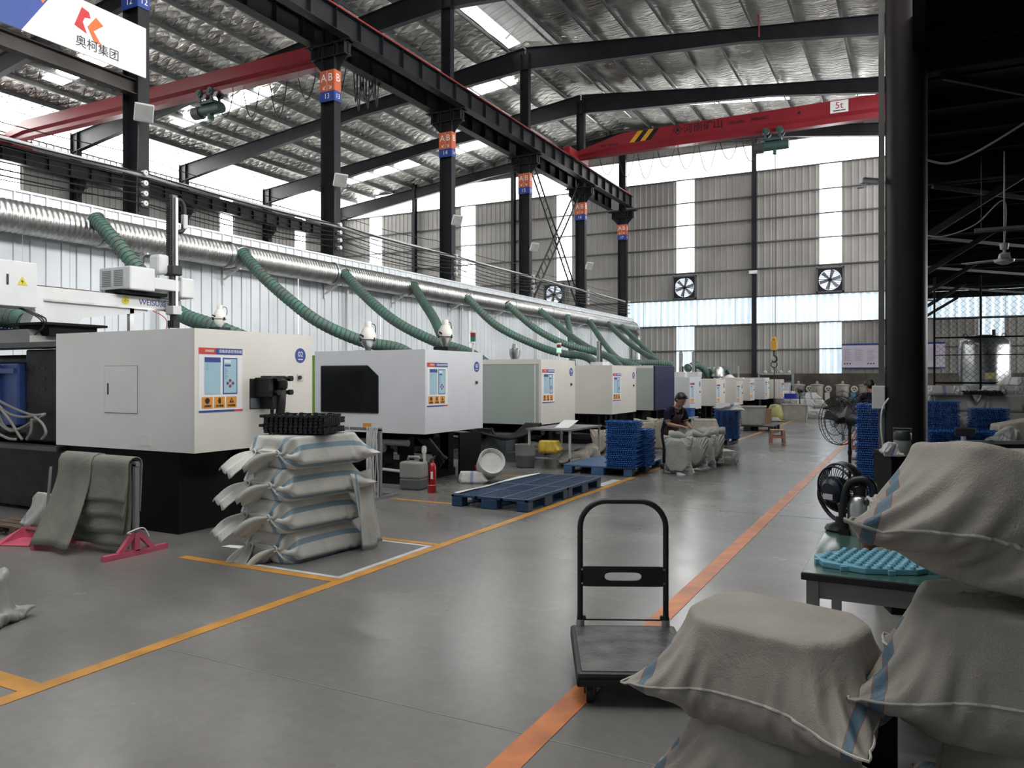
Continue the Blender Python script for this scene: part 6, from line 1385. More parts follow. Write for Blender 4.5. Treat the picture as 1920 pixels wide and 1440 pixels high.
yb = lay('yellow bag on the lower rail of the work table', 1030, 848, mC, mat('yellow_bag', (0.55, 0.38, 0.04), 0.45, 0, 0.25, 6), (0.38, 0.42, 0.75), 0.2, 0.30)
# ------------------------------------------------------------------ foreground table and what stands on it
tg = thing('green_table', 'green-topped work table with black edge beside the sacks', 'table', (-0.44, 3.57, 0), 0.0); gtm = mat('table_green', (0.045, 0.095, 0.08), 0.22, 0, 0.2, 5); leg_m = mat('table_leg', (0.24, 0.25, 0.24), 0.45)
MB().box(0, 0, 0.72, 0.9, 1.25, 0.75).build('top_board', M['ink'], tg, bevel=0.003); MB().box(0.004, 0.004, 0.75, 0.896, 1.246, 0.753).build('green_mat', gtm, tg)
for x in (0.02, 0.83):
    for y in (0.02, 1.18): MB().box(x, y, 0, x + 0.05, y + 0.05, 0.72).build('leg', leg_m, tg)
MB().box(0.05, 0.03, 0.64, 0.85, 0.06, 0.72).build('front_apron', leg_m, tg); MB().box(0.03, 0.05, 0.64, 0.06, 1.2, 0.72).build('side_apron', leg_m, tg); MB().box(0.03, 1.19, 0.64, 0.87, 1.22, 0.72).build('back_apron', leg_m, tg)
lb = mat('mat_light_blue', (0.16, 0.40, 0.50), 0.35, 0, 0.08)
bt = thing('stud_mat', 'light blue octagonal moulded mat with round studs on the green table', 'mat', (-0.15, 3.86, 0.754), 0.35); bt.scale = (1.15, 1.15, 1.0)
oc = [(0.24 * math.cos(math.pi / 8 + math.pi / 4 * k), 0.17 * math.sin(math.pi / 8 + math.pi / 4 * k)) for k in range(8)]
MB().prism([(x, y, 0) for x, y in oc], (0, 0, 1), 0.025).build('plate', lb, bt, bevel=0.003)
for k in range(8):
    a, b = oc[k], oc[(k + 1) % 8]; mx, my = (a[0] + b[0]) / 2, (a[1] + b[1]) / 2; MB().box(mx - 0.012, my - 0.012, 0.0, mx + 0.012, my + 0.012, 0.02).build('edge_lug', lb, bt)
for i in range(-5, 6):
    for j in range(-4, 5):
        x, y = i * 0.04 + (0.02 if j % 2 else 0), j * 0.036
        if abs(x) / 0.235 + abs(y) / 0.165 < 1.25 and abs(x) < 0.205 and abs(y) < 0.145: MB().lathe([(0.012, 0.025), (0.012, 0.034), (0.008, 0.039), (0, 0.04)], (x, y, 0), 8).build('stud', lb, bt, smooth=True, auto=0.8)
df = thing('desk_fan', 'black table fan seen from behind on the green table', 'fan', P(1575, 995, Z=0.753), -0.55); ax = Vector((0.1, 1, 0.12)).normalized()
fc = Vector((0, 0, 0.235)); fbm = mat('fan_black', (0.008, 0.008, 0.010), 0.4); 
for R, d in ((0.135, 0.0), (0.135, 0.05), (0.125, -0.03), (0.07, -0.045)): MB().torus(fc + ax * d, R, 0.006, 36, 6, axis=ax).build('guard_ring', fbm, df, smooth=True)
MB().tube([fc + ax * 0.0, fc + ax * 0.055], 0.138, 36, False).build('guard_band', fbm, df, smooth=True)
Xv = ax.cross(Vector((0, 0, 1))).normalized(); Yv = Xv.cross(ax)
for k in range(48):
    a = 2 * math.pi * k / 48; e = Xv * math.cos(a) + Yv * math.sin(a); MB().tube([fc + e * 0.06 - ax * 0.05, fc + e * 0.115 - ax * 0.035, fc + e * 0.134], 0.0022, 4).build('guard_wire', fbm, df)
MB().lathe([(0.02, 0.05), (0.055, 0.04), (0.07, 0.0), (0.065, -0.05), (0.045, -0.07), (0, -0.072)], fc - ax * 0.02, 24, ax).build('motor_housing', mat('fan_navy', (0.008, 0.012, 0.03), 0.4), df, smooth=True, auto=0.6)
for k in range(5):
    a = 2 * math.pi * k / 5; e = Xv * math.cos(a) + Yv * math.sin(a); g = Xv * math.cos(a + 0.7) + Yv * math.sin(a + 0.7)
    MB().add([fc + e * 0.03 + ax * 0.01, fc + e * 0.118 + ax * 0.0, fc + (e + g) * 0.066 + ax * 0.04, fc + g * 0.03 + ax * 0.03], [(0, 1, 2, 3)]).build('blade', fbm, df).modifiers.new('thick', 'SOLIDIFY').thickness = 0.003
MB().box(-0.03, -0.003, 0, 0.03, 0, 0.03).build('rating_label', M['lgrey'], df).matrix_local = Matrix.Translation(fc - ax * 0.092 + Vector((0, 0, -0.045))) 
MB().tube(spline([fc + Xv * 0.142, fc + Xv * 0.15 - Yv * 0.08, fc + Xv * 0.09 - Yv * 0.16, Vector((0, 0, 0.05))], 6), 0.012, 8).tube(spline([fc - Xv * 0.142, fc - Xv * 0.15 - Yv * 0.08, fc - Xv * 0.09 - Yv * 0.16, Vector((0, 0, 0.05))], 6), 0.012, 8).build('yoke', fbm, df, smooth=True)
MB().lathe([(0.075, 0), (0.08, 0.01), (0.07, 0.03), (0.025, 0.045), (0.02, 0.08)], (0, 0, 0), 24).build('foot', fbm, df, smooth=True, auto=0.7)
ke = thing('steel_flask', 'steel flask with large black loop handle on the green table', 'flask', P(1612, 1003, Z=0.753), 0.0); 
MB().lathe([(0.06, 0), (0.062, 0.01), (0.062, 0.16), (0.05, 0.2), (0.03, 0.215)], (0, 0, 0), 24).build('body', M['galv'], ke, smooth=True, auto=0.7); MB().lathe([(0.032, 0.21), (0.034, 0.25), (0.02, 0.26), (0, 0.262)], (0, 0, 0), 18).build('stopper', fbm, ke, smooth=True, auto=0.7)
MB().tube(spline([(-0.07, -0.02, 0.0), (-0.085, -0.02, 0.12), (-0.06, -0.02, 0.26), (0.0, -0.02, 0.30), (0.06, -0.02, 0.28), (0.075, -0.02, 0.2)], 7), 0.02, 10).build('loop_handle', fbm, ke, smooth=True)
MB().box(-0.1, -0.05, 0, -0.05, 0.03, 0.03).build('switch_block', fbm, ke)
ad = thing('power_adapter', 'small white power adapter at the far end of the green table', 'adapter', P(1545, 992, Z=0.753) + Vector((0.08, 0.05, 0)), 0.3); MB().box(-0.06, -0.03, 0, 0.06, 0.03, 0.035).build('case', M['sign_w'], ad, bevel=0.005); MB().tube(spline([(0.06, 0, 0.01), (0.1, -0.04, 0.008), (0.06, -0.1, 0.006), (0.12, -0.15, 0.006)], 6), 0.005, 6).build('lead', M['wire'], ad)
cn = thing('amber_cup', 'small brown cup on the green table behind the pointed sack corner', 'cup', P(1608, 1015, Z=0.753) + Vector((0.06, -0.2, 0))); MB().lathe([(0.03, 0), (0.036, 0.08), (0.033, 0.08), (0.028, 0.01), (0, 0.01)], (0, 0, 0), 18).build('wall', mat('cup_brown', (0.22, 0.10, 0.05), 0.3), cn, smooth=True, auto=0.7); MB().torus((0.04, 0, 0.045), 0.022, 0.005, 14, 5, axis=(0, 1, 0)).build('ear', MATS['cup_brown'], cn)
# side stand with bottle behind the tall pile
sd = thing('bottle_stand', 'black cabinet hidden behind the tall sack pile carrying a bottle', 'cabinet', P(1720, 900, D=5.3) * 1.0, 0.3); sd.location.z = 0
MB().box(-0.2, -0.12, 0, 0.4, 0.3, 1.06).build('body', M['black'], sd, bevel=0.005); MB().box(-0.21, -0.13, 1.06, 0.41, 0.31, 1.08).build('lid', M['black'], sd)
bo = thing('water_bottle', 'clear green-lidded bottle with handle in front of the pillar', 'bottle', P(1692, 850, D=5.15)); bo.location.z = 1.08
MB().lathe([(0.05, 0), (0.055, 0.01), (0.055, 0.09), (0.05, 0.11)], (0, 0, 0), 22).build('glass', mat('bottle_glass', (0.20, 0.23, 0.20), 0.15), bo, smooth=True, auto=0.7); MB().lathe([(0.054, 0.105), (0.056, 0.11), (0.056, 0.15), (0.045, 0.165), (0, 0.167)], (0, 0, 0), 22).build('lid', mat('lid_green', (0.02, 0.032, 0.026), 0.4), bo, smooth=True, auto=0.7); MB().tube([(-0.05, 0, 0.13), (-0.055, 0, 0.18), (0.055, 0, 0.18), (0.05, 0, 0.13)], 0.008, 6).build('carry_loop', MATS['lid_green'], bo)
pbg = lay('small white plastic bag beside the green-lidded bottle', 1668, 855, mD, SACKW, (0.16, 0.16, 0.28), 0.3, 1.08); pbg.location = P(1672, 850, D=5.15); pbg.location.z = 1.08
# ------------------------------------------------------------------ pedestal fans and stools
def pedestal(label, x, y, hz, R, rz, face=(-0.5, -0.8, 0.0)):
    f = thing('pedestal_fan', label, 'fan', (x, y, 0), rz, 'black pedestal fans'); ax = Vector(face).normalized(); c = Vector((0, 0, hz)) + ax * 0.1; Xv = ax.cross(Vector((0, 0, 1))).normalized(); Yv = Xv.cross(ax)
    MB().lathe([(0.24, 0), (0.24, 0.02), (0.05, 0.05), (0.02, 0.06)], (0, 0, 0), 28).build('base', fbm, f, smooth=True, auto=0.6); MB().cyl((0, 0, 0.04), (0, 0, hz - 0.1), 0.021, n=12).build('pole', fbm, f, smooth=True, auto=0.6); MB().cyl((0, 0, hz * 0.5), (0, 0, hz * 0.56), 0.03, n=12).build('height_collar', fbm, f)
    MB().lathe([(0, -0.17), (0.06, -0.165), (0.08, -0.12), (0.08, 0.0), (0.05, 0.03), (0, 0.03)], Vector((0, 0, hz)), 20, ax).box(-0.03, -0.03, hz - 0.12, 0.03, 0.03, hz - 0.05).build('motor', fbm, f, smooth=True, auto=0.6)
    for r, d in ((R, 0.08), (R * 0.97, 0.14), (R * 0.97, 0.02), (R * 0.6, -0.02), (R * 0.6, 0.17), (R * 0.25, 0.18)): MB().torus(c + ax * d, r, 0.005, 40, 5, axis=ax).build('guard_ring', fbm, f, smooth=True)
    mb = 0
    for k in range(40):
        a = 2 * math.pi * k / 40; e = Xv * math.cos(a) + Yv * math.sin(a); g = Xv * math.cos(a + 0.35) + Yv * math.sin(a + 0.35)
        MB().tube([c + e * R * 0.12 - ax * 0.03, c + g * R * 0.6 - ax * 0.02, c + g * R * 0.97 + ax * 0.02, c + g * R + ax * 0.08, c + g * R * 0.97 + ax * 0.14, c + e * R * 0.6 + ax * 0.17, c + e * R * 0.12 + ax * 0.18], 0.0022, 4, False).build('guard_wire', fbm, f)
    for k in range(3):
        a = 2 * math.pi * k / 3 + 0.5; e = Xv * math.cos(a) + Yv * math.sin(a); g = Xv * math.cos(a + 0.8) + Yv * math.sin(a + 0.8)
        MB().add([c + e * 0.05 + ax * 0.04, c + e * R * 0.85 + ax * 0.05, c + (e * 0.5 + g * 0.5) * R * 0.9 + ax * 0.1, c + g * 0.06 + ax * 0.1], [(0, 1, 2, 3)]).build('blade', M['mgrey'], f).modifiers.new('thick', 'SOLIDIFY').thickness = 0.004
    MB().cyl(c + ax * 0.02, c + ax * 0.14, 0.05, n=16).build('hub', fbm, f)
pedestal('black pedestal fan nearest the green table with large wire guard', -0.83, 12.15, 0.98, 0.36, 0.0, (-0.75, 0.6, -0.05))
pedestal('second black pedestal fan on a round base behind the first', -0.85, 16.55, 0.93, 0.36, 0.0, (0.2, 0.95, 0.1))
pedestal('third black pedestal fan partly hidden behind the second', -0.68, 20.5, 1.0, 0.36, 0.0, (-0.3, 0.9, 0.0))
pedestal('black pedestal fan facing the hall near the end wall', -2.2, 30.0, 0.75, 0.38, 0.0, (-0.4, -0.9, 0.0))
pedestal('small black pedestal fan beside the white bin', -4.1, 33.0, 1.05, 0.2, 0.0, (0.3, -0.9, 0.0))
def stool(label, x, y, rz, s=1.0):
    t = thing('plastic_stool', label, 'stool', (x, y, 0), rz); sm_ = mat('stool_pink', (0.42, 0.21, 0.17), 0.45); h = 0.3 * s
    MB().box(-0.15 * s, -0.12 * s, h - 0.035, 0.15 * s, 0.12 * s, h).build('seat', mat('stool_seat', (0.50, 0.26, 0.15), 0.45), t, bevel=0.012)
    for a in (-1, 1):
        for b in (-1, 1): MB().prism([(a * 0.15 * s, b * 0.12 * s, h - 0.03), (a * 0.09 * s, b * 0.12 * s, h - 0.03), (a * 0.12 * s, b * 0.14 * s, 0), (a * 0.17 * s, b * 0.14 * s, 0)], (0, -b, 0), 0.035).build('leg', sm_, t)
    for b in (-1, 1): MB().box(-0.14 * s, b * 0.125 * s - 0.01, h * 0.35, 0.14 * s, b * 0.125 * s + 0.01, h * 0.55).build('side_rail', sm_, t)
    for a in (-1, 1): MB().box(a * 0.145 * s - 0.01, -0.11 * s, h * 0.35, a * 0.145 * s + 0.01, 0.11 * s, h * 0.55).build('end_rail', sm_, t)
stool('pink plastic stool standing free on the aisle floor', -3.0, 19.9, 0.3, 1.08); stool('pink plastic stool behind the nearest pedestal fan', -1.02, 17.4, 0.1, 1.15)
# ------------------------------------------------------------------ far end: bins, carton, shelf, dryers
def bin_(label, x, y, w, l, h, z=0.0, rz=0.1):
    b = thing('plastic_bin', label, 'bin', (x, y, z), rz); bm_ = mat('bin_white', (0.55, 0.53, 0.48), 0.45, 0, 0.12, 5); t = 0.03; k = 0.05
    def wall(pts, nm='side_wall'): MB().prism(pts, Vector((pts[1][0] - pts[0][0], pts[1][1] - pts[0][1], 0)).cross(Vector((0, 0, 1))).normalized(), -t).build(nm, bm_, b)
    c0 = [(-w / 2 + k, -l / 2 + k), (w / 2 - k, -l / 2 + k), (w / 2 - k, l / 2 - k), (-w / 2 + k, l / 2 - k)]; c1 = [(-w / 2, -l / 2), (w / 2, -l / 2), (w / 2, l / 2), (-w / 2, l / 2)]
    for i in range(4): j = (i + 1) % 4; wall([(*c0[i], 0), (*c0[j], 0), (*c1[j], h), (*c1[i], h)])
    MB().box(-w / 2 + k, -l / 2 + k, 0, w / 2 - k, l / 2 - k, 0.02).build('bottom', bm_, b)
    MB().box(-w / 2 - 0.03, -l / 2 - 0.03, h - 0.03, w / 2 + 0.03, -l / 2 + 0.01, h).box(-w / 2 - 0.03, l / 2 - 0.01, h - 0.03, w / 2 + 0.03, l / 2 + 0.03, h).box(-w / 2 - 0.03, -l / 2, h - 0.03, -w / 2 + 0.01, l / 2, h).box(w / 2 - 0.01, -l / 2, h - 0.03, w / 2 + 0.03, l / 2, h).build('rim', bm_, b)
    for i in range(5): x_ = -w / 2 + 0.1 + i * (w - 0.2) / 4; MB().bar((x_, -l / 2 + k - 0.01, 0.03), (x_, -l / 2 - 0.01, h - 0.04), 0.03, 0.02).build('rib', bm_, b)
bin_('large white plastic bin standing on the black pallet', -4.45, 24.7, 0.75, 0.9, 0.56, 0.16, 0.15); bin_('white plastic bin on the floor near the granulate sacks', -4.0, 30.9, 0.9, 0.8, 0.6, 0.0, 0.05)
ct = thing('carton', 'open brown carton between the bins', 'carton', (-4.75, 28.2, 0), 0.4); cdm = mat('cardboard', (0.30, 0.18, 0.10), 0.7)
MB().box(-0.25, -0.25, 0, 0.25, 0.25, 0.5).build('body', cdm, ct); MB().prism([(0.25, -0.25, 0.5), (0.25, 0.25, 0.5), (0.42, 0.25, 0.62), (0.42, -0.25, 0.62)], (0, 0, 1), 0.01).build('flap', cdm, ct); MB().prism([(-0.25, -0.25, 0.5), (-0.25, 0.25, 0.5), (-0.4, 0.25, 0.4), (-0.4, -0.25, 0.4)], (0, 0, 1), 0.01).build('flap', cdm, ct)
tag(MB().lathe([(0, 0), (0.3, 0.02), (0.32, 0.3), (0.15, 0.6), (0.05, 0.62), (0, 0.6)], (-4.55, 29.6, 0), 10).build('yellow_film_bag', mat('film_yellow', (0.50, 0.46, 0.18), 0.35), smooth=True), 'pale yellow film bag between carton and white bin', 'bag')
sh = thing('storage_shelf', 'pale blue steel shelf with boxes near the end wall', 'shelf', (-7.0, 40.35, 0)); shm = mat('shelf_blue', (0.35, 0.42, 0.48), 0.45)
for x in (0, 1.6):
    for y in (0, 0.5): MB().box(x, y, 0, x + 0.05, y + 0.05, 1.8).build('upright', shm, sh)
for z in (0.6, 1.2, 1.75): MB().box(0, 0, z, 1.65, 0.55, z + 0.06).build('shelf_board', shm, sh)
for k in range(5): tag(MB().box(-6.9 + 0.3 * k, 40.42, 1.27, -6.65 + 0.3 * k, 40.77, 1.42 + 0.05 * (k % 2)).build('parts_box', mat('box_dark', (0.14, 0.13, 0.12), 0.6)), 'dark parts box on the middle board of the pale blue shelf', 'box', 'boxes on the shelf')
for k in range(4): tag(MB().lathe([(0.1, 0), (0.12, 0.05), (0.06, 0.14), (0, 0.15)], (-6.7 + 0.38 * k, 40.55, 1.82), 10).build('wrapped_part', mat('wrap_tan', (0.5, 0.42, 0.33), 0.6), smooth=True), 'small wrapped part on top of the pale blue shelf', 'package', 'packages on the shelf')
tag(MB().box(-6.05, 39.5, 0, -5.4, 40.1, 1.35).build('white_cupboard', wc), 'plain white cupboard at the end of the machine row', 'cupboard'); tag(MB().box(-5.2, 36.5, 0.55, -4.7, 36.9, 0.78).build('blue_tub', mat('tub_blue', (0.02, 0.05, 0.5), 0.4)), 'bright blue tub on the white sacks near the end wall', 'tub').location.z = 0.1
def dryer(label, u, k):
    x = P(u, 730, Y=40.2).x; d_ = thing('hopper_dryer', label, 'dryer', (x, 40.2, 0), 0, 'hopper dryers along the end wall'); bm_ = mat('dryer_cream', (0.42, 0.40, 0.34), 0.45, 0, 0.2, 3)
    MB().lathe([(0.1, 0.35), (0.24, 0.5), (0.30, 0.52), (0.30, 1.2), (0.33, 1.22), (0.33, 1.26), (0.1, 1.3), (0, 1.31)], (0, 0, 0), 22).build('barrel', bm_, d_, smooth=True, auto=0.6); MB().lathe([(0.03, 1.3), (0.06, 1.34), (0.06, 1.40), (0, 1.44)], (0, 0, 0), 14).build('lid_knob', bm_, d_, smooth=True)
    for a in range(4): MB().cyl((0.2 * math.cos(a * 1.57 + 0.8), 0.2 * math.sin(a * 1.57 + 0.8), 0), (0.2 * math.cos(a * 1.57 + 0.8), 0.2 * math.sin(a * 1.57 + 0.8), 0.55), 0.02, n=6).build('leg', M['steel'], d_)
    MB().box(0.36, -0.18, 0.55, 0.58, 0.02, 0.88).build('control_box', mat('ctl_blue', (0.10, 0.28, 0.45), 0.4) if k % 2 == 0 else M['cream'], d_, bevel=0.01); MB().torus((0.52, -0.12, 1.05), 0.12, 0.04, 20, 8, axis=(0, 1, 0)).build('blower_ring', M['white'], d_, smooth=True); MB().cyl((0.52, -0.1, 1.05), (0.52, 0.1, 1.05), 0.1, n=16).build('blower', M['ink'], d_)
    for q in range(3): MB().box(0.5, -0.17, 1.0, 0.54, -0.13, 1.1).build('blower_spoke', M['white'], d_).matrix_local = Matrix.Translation((0.52, -0.15, 1.05)) @ Matrix.Rotation(q * 2.1, 4, 'Y') @ Matrix.Translation((-0.52, 0.15, -1.0))
    MB().tube(spline([(0.5, 0, 0.95), (0.45, 0, 0.6), (0.3, 0, 0.45), (0.1, 0, 0.4)], 6), 0.05, 10).build('air_pipe', M['galv'], d_, smooth=True); MB().box(-0.02, -0.315, 0.7, 0.03, -0.295, 1.05).build('sight_glass', M['mgrey'], d_)
for k, u in enumerate((1497, 1532, 1580, 1624)): dryer(['cream hopper dryer with blue control box next to the shelf', 'yellowish hopper dryer second from the shelf', 'cream hopper dryer third from the shelf', 'cream hopper dryer nearest the pillar'][k], u, k)
for k, (u, z) in enumerate(((1536, 0.3), (1640, 0.3))):
    t = thing('low_stand', ['small dark stand before the second dryer', 'small dark stand before the last dryer'][k], 'stand', (P(u, 770, Y=38).x, 38, 0)); MB().box(-0.3, -0.2, 0.4, 0.3, 0.2, 0.43).build('top', M['steel'], t)
    for a in (-0.27, 0.27):
        for b in (-0.17, 0.17): MB().box(a - 0.015, b - 0.015, 0, a + 0.015, b + 0.015, 0.4).build('leg', M['steel'], t)
# framed panels and post on the right
for k in range(2):
    p = P(1822 + 72 * k, 840, D=8.6); f = thing('framed_panel', ['grey-framed glass panel with colourful reflection nearer the pillar', 'grey-framed glass panel at the right edge'][k], 'panel', (p.x, p.y, 0.3), 0.45)
    MB().box(-0.2, 0, 0, 0.2, 0.02, 0.58).build('glass_sheet', glass, f)
    for a, b, c, d_ in ((-0.22, 0.56, 0.22, 0.6), (-0.22, 0, 0.22, 0.04)): MB().box(a, -0.02, b, c, 0.03, d_).build('frame_rail', leg_m, f)
    for a in (-0.22, 0.18): MB().box(a, -0.02, 0.0, a + 0.04, 0.03, 0.6).build('frame_stile', leg_m, f)
    if k == 0:
        MB().prism([(0.02, -0.003, 0.05), (0.17, -0.003, 0.05), (0.1, -0.003, 0.3), (0.0, -0.003, 0.48)], (0, 1, 0), 0.002).build('green_reflection', mat('reflection_green', (0.05, 0.16, 0.06), 0.3), f); MB().prism([(-0.17, -0.003, 0.05), (0.02, -0.003, 0.05), (-0.02, -0.003, 0.42), (-0.17, -0.003, 0.3)], (0, 1, 0), 0.002).build('pink_reflection', mat('reflection_pink', (0.22, 0.10, 0.12), 0.3), f)  # coloured reflections in the glass, painted as flat shapes
cs = thing('panel_stand', 'low dark counter carrying the two framed panels', 'counter', (P(1860, 840, D=8.8).x + 0.12, P(1860, 840, D=8.8).y, 0), 0.45); MB().box(-0.4, -0.15, 0, 0.8, 0.25, 0.28).build('body', M['black'], cs); MB().box(-0.42, -0.17, 0.28, 0.82, 0.27, 0.30).build('top', M['steel'], cs)
pz = thing('black_stand', 'black post with a flat black head in front of the framed panels', 'post', (P(1806, 840, D=7.4).x, P(1806, 840, D=7.4).y, 0)); MB().cyl((0, 0, 0), (0, 0, 0.98), 0.03, n=12).build('pole', fbm, pz); MB().cyl((0, 0, 0.98), (0, 0, 1.04), 0.022, n=12).build('neck', M['galv'], pz); MB().box(-0.07, -0.04, 1.04, 0.1, 0.04, 1.12).build('head', fbm, pz, bevel=0.008); MB().lathe([(0.2, 0), (0.2, 0.02), (0.03, 0.05)], (0, 0, 0), 20).build('base', fbm, pz)  # black stand, taken for the top of a fan pole
tag(MB().tube(spline([P(1668, 745, D=9.3), P(1655, 765, D=9.2), P(1652, 800, D=9.2), P(1656, 850, D=9.2), P(1650, 900, D=9.2)], 6), 0.012, 6).build('hanging_cable', M['lgrey'], smooth=True), 'pale grey cable hanging from the switch box beside the trays', 'cable')
for k, (u, v) in enumerate(((430, 1028), (415, 1026))):
    p = P(u, v, Z=0); tag(MB().prism([(p.x, p.y, 0.004), (p.x + 0.16, p.y + 0.02, 0.004), (p.x + 0.2, p.y + 0.09, 0.012), (p.x + 0.03, p.y + 0.07, 0.008)], (0, 0, 1), 0.004).build('scrap', M['sign_w']), ['white scrap of film on the floor left of the knotted sacks', 'second white scrap of film by the knotted sacks'][k], 'scrap')
bc = thing('gap_block', 'narrow black block added to darken the gap behind the two foreground sack piles', 'crate', (-0.13, 3.42, 0)); MB().box(-0.07, -0.04, 0, 0.07, 0.1, 0.42).build('body', M['black'], bc, bevel=0.01); MB().box(-0.08, -0.05, 0.42, 0.08, 0.11, 0.45).build('rim', M['black'], bc, bevel=0.006)  # made-up block for an unidentified dark shape between the piles
# ------------------------------------------------------------------ people
skin = mat('skin', (0.36, 0.20, 0.13), 0.5, 0, 0.08); hairm = mat('hair_black', (0.008, 0.007, 0.007), 0.45, 0, 0.3, 60)
def remesh(o, v):
    m = o.modifiers.new('join', 'REMESH'); m.mode = 'VOXEL'; m.voxel_size = v; m.use_smooth_shade = True
    s = o.modifiers.new('soft', 'SMOOTH'); s.factor = 0.5; s.iterations = 4
def person(label, loc, rz, s, shirt, trim, apron):
    p = thing('person', label, 'person', loc, rz); p.scale = (s, s, s)
    hip = Vector((0, 0, 0.70)); chest = Vector((0.14, 0, 1.0)); neck = Vector((0.20, 0, 1.12)); head = Vector((0.275, 0, 1.235))
    def limb(mb, pts, rs): mb.tube(pts, rs, 12)
    b = MB()
    for sd in (-1, 1):
        limb(b, [(0, 0.085 * sd, 0.72), (0.01, 0.09 * sd, 0.56), (0.035, 0.095 * sd, 0.38), (0.01, 0.095 * sd, 0.24), (-0.03, 0.1 * sd, 0.08)], [0.085, 0.08, 0.056, 0.05, 0.036])
        limb(b, [(-0.07, 0.1 * sd, 0.045), (0.03, 0.105 * sd, 0.045), (0.13, 0.11 * sd, 0.03)], [0.035, 0.042, 0.03])
        limb(b, [(0.14, 0.15 * sd, 1.065), (0.15, 0.2 * sd, 1.02), (0.19, 0.235 * sd, 0.82)], [0.05, 0.05, 0.037])
        hand = Vector((0.43, 0.07 * sd, 0.765)); limb(b, [(0.19, 0.235 * sd, 0.82), (0.30, 0.17 * sd, 0.79), (0.385, 0.10 * sd, 0.778)], [0.038, 0.034, 0.024])
        limb(b, [(0.385, 0.10 * sd, 0.778), tuple(hand)], [0.025, 0.03])
        for q in range(4):
            o = Vector((0.0, (q - 1.5) * 0.016, 0.0)); L = (0.062, 0.07, 0.066, 0.052)[q]
            limb(b, [hand + o, hand + o + Vector((L * 0.6, -0.01 * sd, 0.0)), hand + o + Vector((L * 0.8, -0.015 * sd, -L * 0.55))], [0.0095, 0.0085, 0.007])
        limb(b, [hand + Vector((-0.02, -0.02 * sd, 0.0)), hand + Vector((0.02, -0.045 * sd, 0.012)), hand + Vector((0.05, -0.045 * sd, -0.005))], [0.011, 0.01, 0.008])
    for y in (-0.07, 0.07): limb(b, [(0, y, 0.72), (0.06, y, 0.86), (0.14, y * 1.2, 1.03)], [0.09, 0.085, 0.085])
    limb(b, [(0.15, 0, 1.05), tuple(neck), (0.24, 0, 1.18)], [0.07, 0.05, 0.047])
    HR = Matrix.Rotation(0.55, 3, 'Y')
    def hv(x, y, z): return head + HR @ Vector((x, y, z))
    def ell(mb, c, r, n=14):
        vs = [hv(c[0] + r[0] * math.sin(math.pi * i / n) * math.cos(2 * math.pi * j / n), c[1] + r[1] * math.sin(math.pi * i / n) * math.sin(2 * math.pi * j / n), c[2] + r[2] * math.cos(math.pi * i / n)) for i in range(1, n) for j in range(n)]
        vs = [hv(c[0], c[1], c[2] + r[2])] + vs + [hv(c[0], c[1], c[2] - r[2])]
        fs = [(0, 1 + j, 1 + (j + 1) % n) for j in range(n)] + [(1 + i * n + j, 1 + (i + 1) * n + j, 1 + (i + 1) * n + (j + 1) % n, 1 + i * n + (j + 1) % n) for i in range(n - 2) for j in range(n)]
        e = len(vs) - 1; fs += [(e, 1 + (n - 2) * n + (j + 1) % n, 1 + (n - 2) * n + j) for j in range(n)]
        mb.add(vs, fs)
    ell(b, (0, 0, 0.02), (0.098, 0.08, 0.105)); ell(b, (0.035, 0, -0.05), (0.055, 0.06, 0.06))
    limb(b, [hv(0.085, 0, 0.012), hv(0.112, 0, -0.022), hv(0.095, 0, -0.03)], [0.012, 0.016, 0.012])
    for sd in (-1, 1): limb(b, [hv(-0.005, 0.08 * sd, -0.03), hv(-0.01, 0.09 * sd, 0.012)], [0.013, 0.018])
    bo_ = b.build('body', skin, p); remesh(bo_, 0.009)
    for sd in (-1, 1): MB().lathe([(0, -0.01), (0.009, 0), (0, 0.01)], hv(0.092, 0.032 * sd, 0.012), 8).build('eye', hairm, p)
    MB().bar(hv(0.088, -0.02, -0.058), hv(0.088, 0.02, -0.058), 0.008, 0.006).build('mouth', mat('lips', (0.25, 0.09, 0.08), 0.5), p)
    h = MB(); ell(h, (-0.02, 0, 0.045), (0.098, 0.091, 0.098)); ell(h, (-0.05, 0, 0.0), (0.07, 0.084, 0.085)); ell(h, (0.03, 0.0, 0.09), (0.055, 0.07, 0.04))
    for q in range(7): limb(h, [hv(0.04, (q - 3) * 0.022, 0.10), hv(0.083, (q - 3) * 0.022, 0.072)], [0.018, 0.008])
    ho_ = h.build('hair', hairm, p); remesh(ho_, 0.012)
    t = MB()
    for y in (-0.075, 0.075): limb(t, [(-0.005, y, 0.66), (0.06, y, 0.86), (0.14, y * 1.15, 1.03)], [0.103, 0.102, 0.098])
    limb(t, [(0.13, -0.12, 1.05), (0.13, 0.12, 1.05)], [0.072, 0.072])
    for sd in (-1, 1): limb(t, [(0.14, 0.14 * sd, 1.065), (0.155, 0.205 * sd, 1.01), (0.18, 0.232 * sd, 0.88)], [0.065, 0.066, 0.062])
    so = t.build('shirt', shirt, p); remesh(so, 0.012)
    MB().torus((0.19, 0, 1.105), 0.066, 0.012, 20, 6, axis=(0.35, 0, 0.9)).build('collar', trim, p, smooth=True)
    for sd in (-1, 1): MB().torus((0.181, 0.233 * sd, 0.875), 0.062, 0.006, 18, 5, axis=(0.2, 0.15 * sd, -0.9)).build('cuff', trim, p, smooth=True)
    q = MB()
    for sd in (-1, 1): limb(q, [(0, 0.08 * sd, 0.72), (0.012, 0.09 * sd, 0.56), (0.035, 0.095 * sd, 0.38), (0.0, 0.095 * sd, 0.1)], [0.1, 0.094, 0.075, 0.062])
    qo = q.build('trousers', mat('trousers_dark', (0.012, 0.012, 0.015), 0.8, spec=0.15), p); remesh(qo, 0.014)
    a = MB(); n = 9
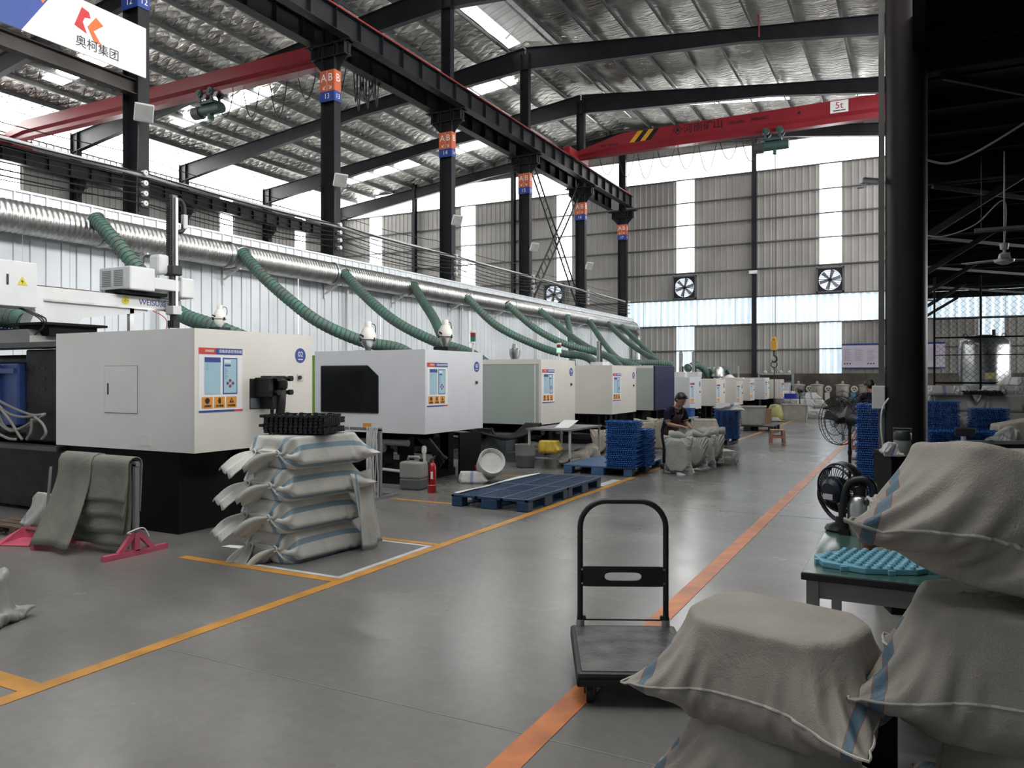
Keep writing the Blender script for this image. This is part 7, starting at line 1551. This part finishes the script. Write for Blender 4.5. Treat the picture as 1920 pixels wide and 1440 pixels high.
    for i, (x, z, w, r) in enumerate(((0.245, 0.98, 0.10, 0.0), (0.19, 0.88, 0.12, 0.02), (0.15, 0.80, 0.17, 0.05), (0.125, 0.68, 0.185, 0.07), (0.13, 0.50, 0.19, 0.06))):
        for j in range(n): t_ = j / (n - 1) * 2 - 1; a.v.append((x - r * t_ * t_ + 0.0, w * t_, z))
    for i in range(4):
        for j in range(n - 1): k = i * n + j; a.f.append((k, k + 1, k + n + 1, k + n))
    ao = a.build('apron', apron, p, smooth=True); ao.modifiers.new('thick', 'SOLIDIFY').thickness = 0.008
    for sd in (-1, 1): MB().tube(spline([(0.245, 0.09 * sd, 0.98), (0.225, 0.1 * sd, 1.1), (0.15, 0.075 * sd, 1.135)], 5), 0.01, 5).build('apron_strap', apron, p)
    for sd in (-1, 1): MB().box(-0.09, -0.045, 0, 0.16, 0.045, 0.085).build('shoe', mat('shoe_dark', (0.015, 0.015, 0.017), 0.6), p, bevel=0.03).location = (-0.01, 0.1 * sd, 0.0)
    return p
navy_s = mat('shirt_navy', (0.010, 0.012, 0.028), 0.8, spec=0.15); khaki = mat('trim_khaki', (0.30, 0.24, 0.17), 0.7); maroon = mat('apron_maroon', (0.075, 0.028, 0.032), 0.7); pinkt = mat('trim_pink', (0.45, 0.20, 0.22), 0.7)
person('person in navy polo and maroon apron bending over the grey sacks', (-3.83, 13.35, 0), math.radians(-28), 0.98, navy_s, khaki, maroon)
person('person in dark top seen behind the blue trays, head bowed', (-0.72, 18.6, 0), math.radians(120), 1.14, navy_s, pinkt, mat('apron_rose', (0.30, 0.13, 0.15), 0.7))
# ------------------------------------------------------------------ lettering becomes plain meshes
bpy.context.view_layer.update()
dg = bpy.context.evaluated_depsgraph_get(); _tm = {}
for o in [o for o in SC.objects if o.type == 'FONT']:
    cu = o.data
    if cu.name not in _tm:
        me = bpy.data.meshes.new_from_object(o.evaluated_get(dg)); me.name = o.name; _tm[cu.name] = me
        if not me.materials: me.materials.append(cu.materials[0])
    nm = o.name; o.name = 'old_text'
    q = bpy.data.objects.new(nm, _tm[cu.name]); COL.objects.link(q); q.parent = o.parent
    q.location = o.location; q.rotation_euler = o.rotation_euler; q.scale = o.scale
    bpy.data.objects.remove(o)
